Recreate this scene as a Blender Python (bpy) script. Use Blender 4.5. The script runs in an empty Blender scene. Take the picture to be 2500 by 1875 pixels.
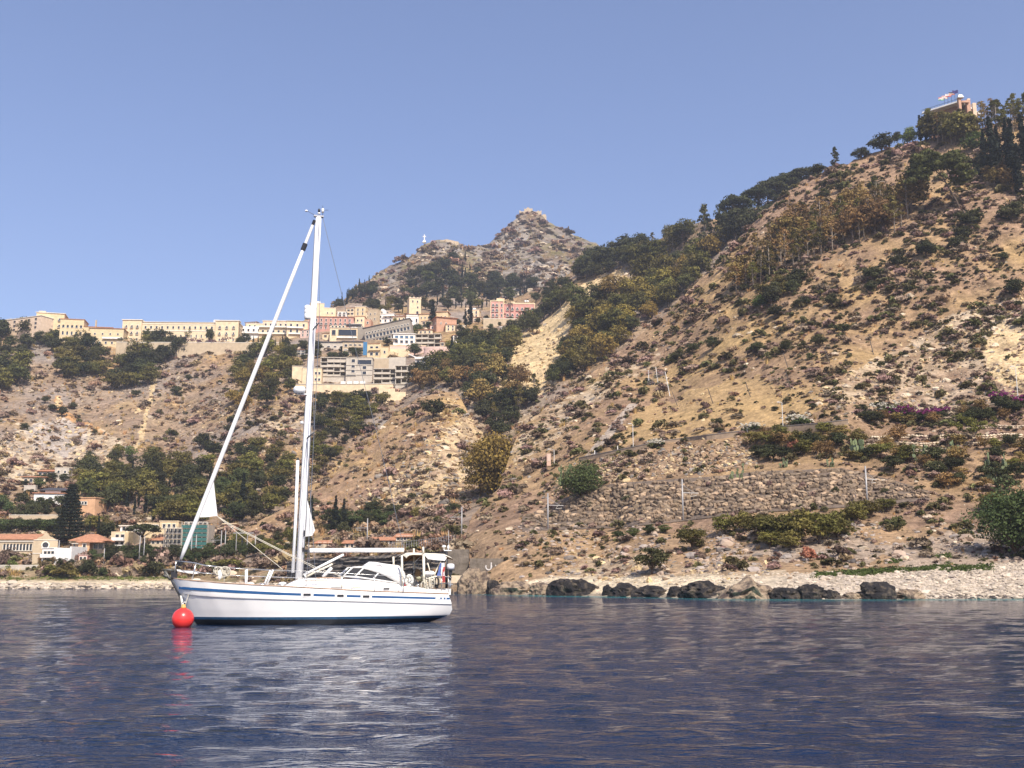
import bpy, bmesh, math, random
import numpy as np
from mathutils import Vector, Matrix
random.seed(7)
rng = np.random.default_rng(7)
scene = bpy.context.scene
COL = scene.collection
R = math.radians

# ------------------------------------------------------------------ camera, sky, sun, exposure
F = 2600.0                      # focal length in photo pixels (2500 wide)
CAM_H = 2.2                     # eye height above the water
PITCH = math.atan((1420 - 937.5) / F)
CP, SP = math.cos(PITCH), math.sin(PITCH)
cam_data = bpy.data.cameras.new('camera')
cam_data.sensor_width = 36.0
cam_data.lens = F / 2500 * 36.0
cam_data.clip_start = 0.5
cam_data.clip_end = 20000
cam = bpy.data.objects.new('camera', cam_data)
cam.location = (0, 0, CAM_H)
cam.rotation_euler = (R(90) + PITCH, 0, 0)
COL.objects.link(cam)
scene.camera = cam

SUN_EL, SUN_AZ = R(46), R(22)          # azimuth measured from behind the camera (-Y) towards the right (+X)
sun_dir = Vector((math.cos(SUN_EL) * math.sin(SUN_AZ), -math.cos(SUN_EL) * math.cos(SUN_AZ), math.sin(SUN_EL)))
world = bpy.data.worlds.new('World')
scene.world = world
world.use_nodes = True
wn, wl = world.node_tree.nodes, world.node_tree.links
bg = wn['Background']
sky = wn.new('ShaderNodeTexSky')
sky.sky_type = 'NISHITA'
sky.sun_disc = False
sky.sun_elevation = SUN_EL
sky.sun_rotation = math.atan2(sun_dir.x, sun_dir.y)
sky.altitude = 0
sky.air_density = 1.0
sky.dust_density = 1.2
sky.ozone_density = 1.0
tint = wn.new('ShaderNodeMix'); tint.data_type = 'RGBA'; tint.blend_type = 'MULTIPLY'
tint.inputs[0].default_value = 1.0
tint.inputs[7].default_value = (1.00, 1.0, 1.20, 1)
wl.new(sky.outputs[0], tint.inputs[6])
wl.new(tint.outputs[2], bg.inputs[0])
bg.inputs[1].default_value = 0.115
sun_data = bpy.data.lights.new('sun', 'SUN')
sun_data.energy = 4.8
sun_data.angle = R(0.5)
sun_data.color = (1.0, 0.93, 0.82)
sun = bpy.data.objects.new('sun', sun_data)
sun.rotation_euler = sun_dir.to_track_quat('Z', 'Y').to_euler()
COL.objects.link(sun)
vs = scene.view_settings
vs.view_transform = 'Standard'
vs.look = 'None'
vs.gamma = 1.0
vs.use_curve_mapping = False
vs.exposure = 0.42
scene.render.film_transparent = False
scene.cycles.max_bounces = 5
scene.cycles.diffuse_bounces = 2
scene.cycles.glossy_bounces = 3
scene.cycles.transmission_bounces = 3
scene.cycles.transparent_max_bounces = 6
scene.cycles.use_denoising = True

# ------------------------------------------------------------------ photo pixel + forward distance -> world point
def P(x, y, d):
    u = (x - 1250.0) / F
    v = (937.5 - y) / F
    t = d / (CP - SP * v)
    return Vector((u * t, d, CAM_H + (SP + CP * v) * t))
def Pn(x, y, d):
    u = (x - 1250.0) / F
    v = (937.5 - y) / F
    t = d / (CP - SP * v)
    return np.stack([u * t, d + 0 * u, CAM_H + (SP + CP * v) * t], -1)
def px_at(d, y=1420):          # pixels per metre at that distance
    v = (937.5 - y) / F
    return F * (CP - SP * v) / d

# ------------------------------------------------------------------ noise
def _hash(ix, iy, iz, seed):
    h = (ix * 374761393 + iy * 668265263 + iz * 2147483647 + seed * 1274126177) & 0xFFFFFFFF
    h = ((h ^ (h >> 13)) * 1274126177) & 0xFFFFFFFF
    h = ((h ^ (h >> 16)) * 2246822519) & 0xFFFFFFFF
    h = h ^ (h >> 15)
    return h.astype(np.float64) / 4294967295.0
def vnoise(p, seed=0):
    p = np.asarray(p, float)
    i = np.floor(p).astype(np.int64)
    f = p - i
    f = f * f * (3 - 2 * f)
    out = 0
    for dx in (0, 1):
        wx = f[..., 0] if dx else 1 - f[..., 0]
        for dy in (0, 1):
            wy = f[..., 1] if dy else 1 - f[..., 1]
            for dz in (0, 1):
                wz = f[..., 2] if dz else 1 - f[..., 2]
                out = out + wx * wy * wz * _hash(i[..., 0] + dx, i[..., 1] + dy, i[..., 2] + dz, seed)
    return out * 2 - 1
def fbm(p, octaves=4, seed=0, gain=0.5):
    p = np.asarray(p, float)
    a, s, tot = 1.0, 0, 0
    for o in range(octaves):
        s = s + a * vnoise(p * 2 ** o + 17.3 * o, seed + o)
        tot += a
        a *= gain
    return s / tot
def n2(x, y, scale, seed, octaves=3):
    x, y = np.broadcast_arrays(np.asarray(x, float), np.asarray(y, float))
    return fbm(np.stack([x / scale, y / scale, 0 * x + seed * 3.7], -1), octaves, seed)
def in_poly(x, y, poly):
    c = np.zeros(np.shape(x), bool)
    n = len(poly)
    for i in range(n):
        x1, y1 = poly[i]; x2, y2 = poly[(i + 1) % n]
        if y1 == y2: continue
        m = ((y1 > y) != (y2 > y)) & (x < (x2 - x1) * (y - y1) / (y2 - y1) + x1)
        c ^= m
    return c
def curve(pts):
    xs, ys = [p[0] for p in pts], [p[1] for p in pts]
    return lambda x: np.interp(x, xs, ys)
def smooth01(a, b, x):
    t = np.clip((x - a) / (b - a), 0, 1)
    return t * t * (3 - 2 * t)

# ------------------------------------------------------------------ materials
MATS = {}
def mat(name, color=(.8, .8, .8), rough=.6, metallic=0.0, spec=.5, noise=0.0, nscale=3.0, bump=0.0, bscale=20.0, vary=0.0, island=0.0, trans=0.0, attr=None, coat=0.0, huev=1.0):
    if name in MATS: return MATS[name]
    m = bpy.data.materials.new(name)
    m.use_nodes = True
    nt = m.node_tree; N, L = nt.nodes, nt.links
    b = N['Principled BSDF']
    b.inputs['Roughness'].default_value = rough
    b.inputs['Metallic'].default_value = metallic
    b.inputs['Specular IOR Level'].default_value = spec
    if coat: b.inputs['Coat Weight'].default_value = coat
    col = None
    if attr:
        a = N.new('ShaderNodeAttribute'); a.attribute_name = attr; col = a.outputs['Color']
    else:
        c = N.new('ShaderNodeRGB'); c.outputs[0].default_value = (*color, 1); col = c.outputs[0]
    tc = N.new('ShaderNodeTexCoord')
    coord = tc.outputs['Object']
    def scale_by(col, fac_socket, lo, hi):
        mr = N.new('ShaderNodeMapRange')
        mr.inputs['To Min'].default_value = lo; mr.inputs['To Max'].default_value = hi
        L.new(fac_socket, mr.inputs['Value'])
        mx = N.new('ShaderNodeMix'); mx.data_type = 'RGBA'; mx.blend_type = 'MULTIPLY'
        mx.inputs[0].default_value = 1
        L.new(col, mx.inputs[6]); L.new(mr.outputs[0], mx.inputs[7])
        return mx.outputs[2]
    if noise:
        nz = N.new('ShaderNodeTexNoise'); nz.inputs['Scale'].default_value = nscale; nz.inputs['Detail'].default_value = 5
        L.new(coord, nz.inputs['Vector'])
        mr = N.new('ShaderNodeMapRange'); mr.inputs['From Min'].default_value = .3; mr.inputs['From Max'].default_value = .7
        L.new(nz.outputs[0], mr.inputs['Value'])
        col = scale_by(col, mr.outputs[0], 1 - noise, 1 + noise)
    if vary:
        oi = N.new('ShaderNodeObjectInfo')
        col = scale_by(col, oi.outputs['Random'], 1 - vary, 1 + vary)
        hs = N.new('ShaderNodeHueSaturation')
        mr = N.new('ShaderNodeMapRange'); mr.inputs['To Min'].default_value = .5 - vary * .06 * huev; mr.inputs['To Max'].default_value = .5 + vary * .05 * huev
        wnz = N.new('ShaderNodeTexWhiteNoise'); wnz.noise_dimensions = '1D'
        L.new(oi.outputs['Random'], wnz.inputs['W'])
        L.new(wnz.outputs['Value'], mr.inputs['Value']); L.new(mr.outputs[0], hs.inputs['Hue'])
        L.new(col, hs.inputs['Color']); col = hs.outputs[0]
    if island:
        g = N.new('ShaderNodeNewGeometry')
        col = scale_by(col, g.outputs['Random Per Island'], 1 - island, 1 + island)
    L.new(col, b.inputs['Base Color'])
    if bump:
        nz2 = N.new('ShaderNodeTexNoise'); nz2.inputs['Scale'].default_value = bscale; nz2.inputs['Detail'].default_value = 6
        L.new(coord, nz2.inputs['Vector'])
        bp = N.new('ShaderNodeBump'); bp.inputs['Strength'].default_value = bump; bp.inputs['Distance'].default_value = 1.0 / bscale
        L.new(nz2.outputs[0], bp.inputs['Height']); L.new(bp.outputs[0], b.inputs['Normal'])
    if trans:
        tr = N.new('ShaderNodeBsdfTranslucent'); L.new(col, tr.inputs['Color'])
        mx = N.new('ShaderNodeMixShader'); mx.inputs[0].default_value = trans
        L.new(b.outputs[0], mx.inputs[1]); L.new(tr.outputs[0], mx.inputs[2])
        L.new(mx.outputs[0], N['Material Output'].inputs['Surface'])
    MATS[name] = m
    return m

# ------------------------------------------------------------------ object helpers
def link(o, parent=None):
    COL.objects.link(o)
    if parent is not None:
        o.parent = parent
    return o
def empty(name, loc=(0, 0, 0), rz=0.0, parent=None):
    o = bpy.data.objects.new(name, None)
    o.location = loc; o.rotation_euler = (0, 0, rz)
    o.empty_display_size = .2
    return link(o, parent)
def tag(o, label=None, cat=None, group=None, kind=None):
    if label: o['label'] = label
    if cat: o['category'] = cat; o['kind'] = 'thing'
    if group: o['group'] = group
    if kind: o['kind'] = kind
    return o
def mesh_from(name, verts, faces, mats, smooth=False, idx=None):
    me = bpy.data.meshes.new(name)
    me.from_pydata([tuple(v) for v in verts], [], faces)
    for m in (mats if isinstance(mats, (list, tuple)) else [mats]):
        me.materials.append(m)
    if idx is not None:
        me.polygons.foreach_set('material_index', np.asarray(idx, dtype=np.int32))
    if smooth:
        me.polygons.foreach_set('use_smooth', np.ones(len(me.polygons), bool))
    me.update()
    return me
class MB:
    """collects simple shapes into one mesh"""
    def __init__(s): s.v, s.f, s.m = [], [], []
    def add(s, verts, faces, mi=0):
        o = len(s.v)
        s.v += [tuple(v) for v in verts]
        s.f += [tuple(i + o for i in f) for f in faces]
        s.m += [mi] * len(faces)
        return s
    def box(s, c, size, mi=0, rz=0.0, taper=1.0):
        hx, hy, hz = size[0] / 2, size[1] / 2, size[2] / 2
        ca, sa = math.cos(rz), math.sin(rz)
        vs_ = []
        for z in (-hz, hz):
            k = taper if z > 0 else 1.0
            for x, y in ((-hx, -hy), (hx, -hy), (hx, hy), (-hx, hy)):
                x, y = x * k, y * k
                vs_.append((c[0] + x * ca - y * sa, c[1] + x * sa + y * ca, c[2] + z))
        return s.add(vs_, [(0, 3, 2, 1), (4, 5, 6, 7), (0, 1, 5, 4), (1, 2, 6, 5), (2, 3, 7, 6), (3, 0, 4, 7)], mi)
    def tube(s, pts, r, n=6, mi=0, cap=True, flat=1.0):
        pts = [Vector(p) for p in pts]
        rs = r if isinstance(r, (list, tuple)) else [r] * len(pts)
        rings = []
        for i, p in enumerate(pts):
            t = (pts[min(i + 1, len(pts) - 1)] - pts[max(i - 1, 0)]).normalized()
            a = Vector((0, 0, 1)) if abs(t.z) < .9 else Vector((1, 0, 0))
            e1 = t.cross(a).normalized(); e2 = t.cross(e1).normalized()
            rings.append([p + e1 * (rs[i] * math.cos(2 * math.pi * k / n) * flat) + e2 * (rs[i] * math.sin(2 * math.pi * k / n)) for k in range(n)])
        vs_ = [v for ring in rings for v in ring]
        fs = []
        for i in range(len(pts) - 1):
            for k in range(n):
                k2 = (k + 1) % n
                fs.append((i * n + k, i * n + k2, (i + 1) * n + k2, (i + 1) * n + k))
        if cap:
            fs.append(tuple(range(n))[::-1]); fs.append(tuple((len(pts) - 1) * n + k for k in range(n)))
        return s.add(vs_, fs, mi)
    def lathe(s, prof, c=(0, 0, 0), n=16, mi=0, M=None):
        vs_, fs = [], []
        for r, z in prof:
            for k in range(n):
                a = 2 * math.pi * k / n
                v = Vector((r * math.cos(a), r * math.sin(a), z))
                if M is not None: v = M @ v
                vs_.append((c[0] + v.x, c[1] + v.y, c[2] + v.z))
        for i in range(len(prof) - 1):
            for k in range(n):
                k2 = (k + 1) % n
                fs.append((i * n + k, i * n + k2, (i + 1) * n + k2, (i + 1) * n + k))
        fs.append(tuple(range(n))[::-1]); fs.append(tuple((len(prof) - 1) * n + k for k in range(n)))
        return s.add(vs_, fs, mi)
    def prism(s, poly, axis, a, b, mi=0):
        """poly: list of (p,q); axis 'x','y','z' extrusion from a to b"""
        n = len(poly)
        def pt(p, q, w):
            return {'x': (w, p, q), 'y': (p, w, q), 'z': (p, q, w)}[axis]
        vs_ = [pt(p, q, a) for p, q in poly] + [pt(p, q, b) for p, q in poly]
        fs = [tuple(range(n))[::-1], tuple(range(n, 2 * n))] + [(i, (i + 1) % n, n + (i + 1) % n, n + i) for i in range(n)]
        return s.add(vs_, fs, mi)
    def mesh(s, name, mats, smooth=False):
        return mesh_from(name, s.v, s.f, mats, smooth, s.m)
    def build(s, name, mats, parent=None, smooth=False, loc=None, autosmooth=None):
        me = s.mesh(name, mats, smooth)
        bm = bmesh.new(); bm.from_mesh(me); bmesh.ops.recalc_face_normals(bm, faces=bm.faces); bm.to_mesh(me); bm.free()
        if autosmooth is not None:
            me.polygons.foreach_set('use_smooth', np.ones(len(me.polygons), bool))
            me.set_sharp_from_angle(angle=R(autosmooth))
        o = bpy.data.objects.new(name, me)
        if loc is not None: o.location = loc
        return link(o, parent)
def copy_tree(o, parent=None):
    c = o.copy(); COL.objects.link(c); c.parent = parent
    for ch in list(o.children): copy_tree(ch, c)
    return c
# ------------------------------------------------------------------ terrain: four hills, each a surface over (photo column, photo row) with its own real distances
class Terrain:
    def __init__(s, ctrl, top, bottom, x0, x1, amp=2.0, nscale=25.0, seed=1, amp2=.8, ns2=5.0):
        c = np.array(ctrl, float)
        s.cx = c[:, :2] / 500.0
        n = len(c)
        d = np.linalg.norm(s.cx[:, None] - s.cx[None], axis=-1)
        K = s.phi(d) + np.eye(n) * 2e-3
        A = np.zeros((n + 3, n + 3)); A[:n, :n] = K
        A[:n, n] = 1; A[:n, n + 1:] = s.cx; A[n, :n] = 1; A[n + 1:, :n] = s.cx.T
        s.w = np.linalg.solve(A, np.concatenate([np.log(c[:, 2]), np.zeros(3)]))
        s.top, s.bottom, s.x0, s.x1 = curve(top), curve(bottom), x0, x1
        s.amp, s.ns, s.seed, s.amp2, s.ns2 = amp, nscale, seed, amp2, ns2
    @staticmethod
    def phi(r):
        return np.where(r > 1e-9, r * r * np.log(np.maximum(r, 1e-9)), 0.0)
    def base(s, x, y):
        x, y = np.broadcast_arrays(np.asarray(x, float), np.asarray(y, float))
        q = np.stack([x, y], -1).reshape(-1, 2) / 500.0
        out = np.empty(len(q))
        n = len(s.cx)
        for i in range(0, len(q), 40000):
            b = q[i:i + 40000]
            r = np.linalg.norm(b[:, None] - s.cx[None], axis=-1)
            out[i:i + 40000] = s.phi(r) @ s.w[:n] + s.w[n] + b @ s.w[n + 1:]
        return np.exp(out).reshape(x.shape)
    mask = None
    def depth(s, x, y):
        d = s.base(x, y)
        p = Pn(np.asarray(x, float) + 0 * d, np.asarray(y, float) + 0 * d, d)
        n1 = fbm(p / s.ns, 5, s.seed, .55)
        # erosion gullies running down the slope
        g = fbm(np.stack([p[..., 0] / (s.ns * .55), p[..., 1] * 0 + s.seed, p[..., 2] / (s.ns * 2.4)], -1), 3, s.seed + 40)
        g = -np.abs(g)
        fade = smooth01(1.0, 9.0, p[..., 2])
        if s.mask is not None: fade = fade * (1 - s.mask(np.asarray(x, float) + 0 * d, np.asarray(y, float) + 0 * d))
        h = fbm(p / s.ns2, 3, s.seed + 60, .6)
        h = h + .6 * (.5 - np.abs(fbm(p / (s.ns2 * 1.7), 2, s.seed + 70)) * 2)
        return d + s.amp * fade * (n1 * 1.5 - g * 2.0 - .45) - s.amp2 * fade * h
    def ground(s, x, y):
        d = float(s.depth(np.array([x]), np.array([y]))[0])
        return P(x, y, d)
    def build(s, name, nx, ny, colorfn, material, power=1.0, back=((8, -1.0), (30, -8), (90, -40))):
        xs = np.linspace(s.x0, s.x1, nx)
        t = np.linspace(0, 1, ny) ** power
        X = np.repeat(xs[None], ny, 0)
        jit = n2(xs, xs * 0, 14, s.seed + 5, 3) * 5
        yb, yt = s.bottom(xs), s.top(xs) + jit
        Y = yb[None] + (yt - yb)[None] * t[:, None]
        D = s.depth(X, Y)
        V = Pn(X, Y, D)
        C = colorfn(X, Y, V)
        rows, cols = [V], [C]
        for dd, dz in back:
            b = V[-1].copy()
            b[:, 0] *= (b[:, 1] + dd) / b[:, 1]
            b[:, 1] += dd; b[:, 2] += dz
            rows.append(b[None]); cols.append(C[-1:])
        V = np.concatenate(rows, 0); C = np.concatenate(cols, 0)
        nr = V.shape[0]
        idx = np.arange(nr * nx).reshape(nr, nx)
        q = np.stack([idx[:-1, :-1], idx[:-1, 1:], idx[1:, 1:], idx[1:, :-1]], -1).reshape(-1, 4)
        me = bpy.data.meshes.new(name)
        me.vertices.add(nr * nx); me.vertices.foreach_set('co', V.reshape(-1).astype(np.float32))
        me.loops.add(q.size); me.polygons.add(len(q))
        me.polygons.foreach_set('loop_start', np.arange(0, q.size, 4, dtype=np.int32))
        me.polygons.foreach_set('loop_total', np.full(len(q), 4, dtype=np.int32))
        me.loops.foreach_set('vertex_index', q.reshape(-1).astype(np.int32))
        me.polygons.foreach_set('use_smooth', np.ones(len(q), bool))
        me.update(calc_edges=True)
        at = me.color_attributes.new('ground', 'FLOAT_COLOR', 'POINT')
        at.data.foreach_set('color', np.concatenate([C.reshape(-1, 3), np.ones((nr * nx, 1))], -1).reshape(-1).astype(np.float32))
        me.materials.append(material)
        o = bpy.data.objects.new(name, me)
        return link(o)

SHORE_A = [(1050, 1448), (1150, 1449), (1340, 1452), (1550, 1455), (1750, 1459), (1900, 1460), (2200, 1460), (2750, 1460)]
shore_a = curve(SHORE_A)
TA = Terrain([
    (1050, 1449, 197), (1150, 1450, 193), (1340, 1453, 174), (1550, 1456, 160), (1750, 1460, 143), (1900, 1461, 139), (2200, 1461, 139), (2750, 1461, 139),
    (1050, 1412, 205), (1180, 1412, 202), (1340, 1415, 186), (1550, 1412, 174), (1750, 1405, 160), (2000, 1398, 154), (2200, 1390, 155), (2500, 1365, 158), (2750, 1350, 158),
    (1105, 1330, 240), (1180, 1330, 222), (1340, 1300, 216), (1550, 1300, 204), (1750, 1300, 192), (2000, 1290, 184), (2200, 1270, 184), (2500, 1250, 184), (2750, 1230, 182),
    (1130, 1300, 252), (1340, 1284, 236), (1507, 1276, 226), (1668, 1262, 214), (1900, 1238, 206), (2121, 1223, 203), (2500, 1185, 202), (2750, 1170, 200),
    (1300, 1250, 246), (1420, 1200, 246), (1501, 1178, 240), (1668, 1166, 229), (1900, 1149, 220), (2100, 1140, 217), (2500, 1110, 214), (2750, 1090, 212),
    (1420, 1160, 262), (1668, 1135, 250), (1900, 1115, 238), (2100, 1090, 232), (2500, 1050, 227),
    (1260, 1110, 318), (1413, 1122, 276), (1508, 1103, 268), (1617, 1081, 262), (1725, 1067, 257), (1910, 1047, 248), (2058, 1032, 243), (2500, 985, 236), (2750, 960, 232),
    (1413, 1112, 282), (1725, 1058, 264), (1910, 1038, 256), (2500, 975, 243),
    (1290, 1020, 350), (1400, 960, 372), (1530, 850, 410), (1625, 769, 425), (1763, 628, 440), (1888, 498, 450), (2000, 426, 455), (2127, 372, 450), (2300, 330, 440), (2500, 285, 430), (2750, 250, 420),
    (1600, 1000, 320), (1800, 880, 330), (2000, 760, 335), (2200, 640, 345), (2500, 560, 345), (2500, 800, 285), (2200, 880, 290), (1500, 960, 345), (1800, 720, 385), (2000, 560, 400), (2250, 480, 395), (2750, 700, 300)],
    top=[(1105, 1335), (1138, 1302), (1154, 1258), (1180, 1230), (1220, 1190), (1240, 1125), (1256, 1077), (1277, 1042), (1334, 994), (1413, 955), (1440, 915), (1519, 853), (1625, 769), (1723, 666), (1763, 628), (1807, 576), (1888, 498), (1950, 446), (2000, 426), (2021, 410), (2077, 396), (2127, 372), (2203, 355), (2279, 338), (2330, 330), (2393, 312), (2500, 285), (2760, 240)],
    bottom=[(x, y + 4) for x, y in SHORE_A], x0=1105, x1=2740, amp=2.6, nscale=24, seed=3, amp2=1.35, ns2=4.5)

W_TOP = curve([(1275, 1262), (1330, 1238), (1387, 1213), (1452, 1189), (1501, 1180), (1635, 1170), (1748, 1163), (1839, 1152), (1900, 1149), (2052, 1143), (2140, 1162), (2232, 1187), (2270, 1200)])
W_BOT = curve([(1275, 1290), (1303, 1288), (1507, 1280), (1642, 1267), (1839, 1243), (1900, 1240), (2121, 1227), (2216, 1218), (2270, 1212)])
def wall_mask(x, y):
    m = smooth01(-26, -4, y - W_TOP(x)) * (1 - smooth01(12, 34, y - W_BOT(x))) * smooth01(1240, 1290, x) * (1 - smooth01(2255, 2300, x))
    return m
TA.mask = wall_mask

TB = Terrain([
    (560, 1300, 402), (750, 1290, 392), (950, 1280, 374), (1100, 1270, 352), (1200, 1250, 345),
    (700, 1230, 425), (858, 1104, 455), (969, 1006, 478), (1073, 955, 490), (1130, 985, 480), (1181, 1076, 452), (1215, 1140, 430),
    (900, 1180, 415), (1000, 1100, 425), (1080, 1020, 450), (1100, 1150, 395), (1150, 1200, 372)],
    top=[(560, 1300), (640, 1270), (700, 1240), (763, 1199), (795, 1186), (858, 1104), (921, 1053), (969, 1006), (1016, 974), (1073, 955), (1111, 958), (1130, 981), (1143, 1006), (1168, 1038), (1190, 1080), (1215, 1150), (1235, 1230), (1245, 1260)],
    bottom=[(560, 1325), (1245, 1290)], x0=570, x1=1240, amp=2.6, nscale=22, seed=11, amp2=1.8, ns2=6.0)

TD = Terrain([
    (-220, 1437, 336), (0, 1437, 336), (430, 1437, 336), (800, 1441, 272), (1150, 1449, 205),
    (-220, 1414, 341), (430, 1414, 341), (800, 1412, 282), (1100, 1410, 214),
    (-220, 1372, 360), (200, 1370, 360), (430, 1368, 360), (700, 1350, 342), (900, 1340, 300), (1105, 1330, 242),
    (-220, 1340, 388), (0, 1340, 388), (250, 1335, 392), (500, 1328, 390), (700, 1312, 388), (900, 1290, 368), (1100, 1280, 320),
    (-220, 1200, 465), (0, 1200, 468), (250, 1190, 482), (500, 1170, 492), (700, 1150, 500), (900, 1100, 520), (1100, 1050, 512), (1250, 1000, 510), (1400, 950, 515),
    (-220, 1000, 610), (0, 1000, 615), (300, 1000, 640), (600, 1000, 590), (700, 960, 600), (800, 960, 605), (950, 965, 590), (1100, 900, 600), (1250, 900, 585), (1400, 830, 600), (1600, 750, 590),
    (450, 1060, 600), (200, 1080, 590), (600, 900, 690), (350, 900, 720), (100, 900, 690),
    (-220, 830, 735), (0, 830, 735), (300, 850, 745), (600, 850, 745), (700, 850, 725), (900, 850, 690), (1100, 840, 690), (1250, 810, 690), (1400, 720, 680), (1700, 570, 650), (2000, 450, 620),
    (0, 800, 765), (300, 832, 752), (585, 836, 752), (700, 785, 815), (900, 752, 850), (1060, 735, 880), (1200, 742, 870), (1300, 735, 830), (1400, 685, 745)],
    top=[(-220, 798), (0, 800), (100, 810), (290, 832), (585, 836), (700, 812), (760, 772), (850, 742), (950, 732), (1060, 726), (1200, 735), (1250, 728), (1330, 700), (1400, 662), (1450, 640), (1550, 608), (1700, 545), (1850, 505), (2000, 440), (2150, 420)],
    bottom=[(-220, 1440), (430, 1440), (800, 1444), (1150, 1452), (1200, 1400), (1260, 1250), (1400, 1080), (1600, 900), (2150, 600)], x0=-210, x1=2120, amp=7.5, nscale=52, seed=21, amp2=3.8, ns2=10.0)

TE = Terrain([
    (650, 830, 900), (900, 790, 930), (1200, 790, 930), (1500, 780, 940), (1700, 760, 960),
    (850, 720, 1060), (967, 641, 1120), (1078, 586, 1160), (1195, 596, 1210), (1290, 510, 1290), (1369, 556, 1270), (1483, 610, 1230), (1620, 700, 1150),
    (1000, 720, 1000), (1150, 680, 1060), (1300, 660, 1080), (1400, 690, 1030), (1290, 590, 1180)],
    top=[(650, 822), (700, 805), (780, 768), (850, 722), (901, 686), (929, 662), (967, 642), (1015, 620), (1027, 600), (1046, 591), (1078, 586), (1119, 592), (1144, 607), (1166, 601), (1195, 594), (1217, 573), (1233, 555), (1255, 536), (1268, 524), (1280, 518), (1299, 514), (1325, 528), (1331, 537), (1369, 556), (1407, 575), (1445, 591), (1483, 610), (1560, 655), (1700, 740)],
    bottom=[(650, 835), (1700, 800)], x0=655, x1=1690, amp=13.0, nscale=70, seed=31, amp2=16, ns2=26.0)

# ---- bare ground colours (real albedo)
SOIL = np.array([.295, .190, .112]); STRAW = np.array([.43, .285, .130]); PINK = np.array([.31, .20, .13])
CREAM = np.array([.68, .50, .27]); PALE = np.array([.56, .44, .30]); GREYR = np.array([.34, .285, .235])
SAND = np.array([.72, .58, .39]); PEBB = np.array([.52, .43, .34]); OCHRE = np.array([.50, .27, .11]); OLIVE = np.array([.17, .14, .065])
GREYB = np.array([.22, .18, .14])
def mixc(a, b, t):
    t = np.clip(t, 0, 1)[..., None]
    return a * (1 - t) + b * t
def wob(X, Y, amp, scale, seed):
    return X + amp * n2(X, Y, scale, seed), Y + amp * n2(X, Y, scale, seed + 9)
def common(X, Y, V, seed):
    a = fbm(V / 14, 4, seed); b = fbm(V / 3.2, 3, seed + 3); c = fbm(V / 40, 3, seed + 6)
    col = mixc(SOIL + 0 * V, STRAW, .5 + a * 1.5)
    col = mixc(col, PINK, .35 + c * 1.6)
    return col * (1 + .38 * b[..., None]), a, b, c
def color_A(X, Y, V):
    col, a, b, c = common(X, Y, V, 50)
    wx, wy = wob(X, Y, 30, 40, 60)
    pale = in_poly(wx, wy, [(1980, 960), (2200, 850), (2330, 770), (2500, 720), (2740, 700), (2740, 990), (2400, 1000), (2050, 1020)])
    col = mixc(col, PALE, pale * (.30 + 1.1 * a + .5 * b))
    vp = in_poly(wx, wy, [(2400, 850), (2430, 790), (2490, 800), (2560, 830), (2560, 960), (2420, 940)])
    col = mixc(col, CREAM, vp * (.75 + b))
    gold = in_poly(wx, wy, [(1440, 1090), (1600, 980), (1800, 930), (2000, 950), (2050, 1010), (1900, 1035), (1600, 1075)])
    col = mixc(col, STRAW * 1.12, gold * .75)
    rockedge = in_poly(wx, wy, [(1250, 1080), (1300, 1010), (1500, 890), (1620, 830), (1600, 880), (1430, 1000), (1330, 1100), (1260, 1150)])
    col = mixc(col, PALE * 1.0, rockedge * (.4 + b * 1.2))
    path = in_poly(X + n2(X, Y, 20, 66) * 5, Y, [(1420, 1120), (1452, 1112), (1560, 985), (1535, 985), (1490, 1040)])
    col = mixc(col, GREYR * 1.25, path * .8)
    low = smooth01(1285, 1300, wy) * (X < 2450)
    col = mixc(col, mixc(np.array([.33, .225, .135]) + 0 * V, np.array([.48, .31, .165]), .5 + a), low * .75)
    scree = in_poly(wx, wy, [(1730, 1350), (1900, 1310), (2250, 1330), (2420, 1290), (2740, 1330), (2740, 1400), (2250, 1400), (2160, 1370), (1900, 1370)])
    col = mixc(col, np.array([.40, .32, .25]), scree * .7)
    lowrock = in_poly(wx, wy, [(1380, 1400), (1420, 1350), (1600, 1370), (1900, 1385), (1950, 1405), (1600, 1420), (1400, 1425)])
    col = mixc(col, PALE * .9, lowrock * (.4 + b))
    btop = np.interp(X, [1150, 1250, 1350, 1550, 1750, 2000, 2200, 2500, 2740], [1445, 1425, 1408, 1408, 1404, 1402, 1398, 1375, 1368]) + n2(X, Y, 30, 70) * 6
    beach = smooth01(-4, 5, Y - btop)
    bc = mixc(SAND + 0 * V, PEBB, smooth01(1700, 2100, X))
    col = mixc(col, bc * (1 + .16 * b[..., None]), beach)
    wet = smooth01(-7, -2, Y - shore_a(X) + n2(X, Y, 16, 71) * 3)
    return np.clip(mixc(col, GREYB, wet * .75), .02, .85)
def color_B(X, Y, V):
    col, a, b, c = common(X, Y, V, 80)
    wx, wy = wob(X, Y, 28, 34, 62)
    pale = in_poly(wx, wy, [(880, 1290), (960, 1180), (1040, 1110), (1130, 1010), (1170, 1040), (1200, 1150), (1160, 1240), (1060, 1270)])
    col = mixc(col, mixc(PALE + 0 * V, CREAM, .4 + b), pale * (.55 + .9 * a + .5 * b))
    return np.clip(col, .02, .85)
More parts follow.
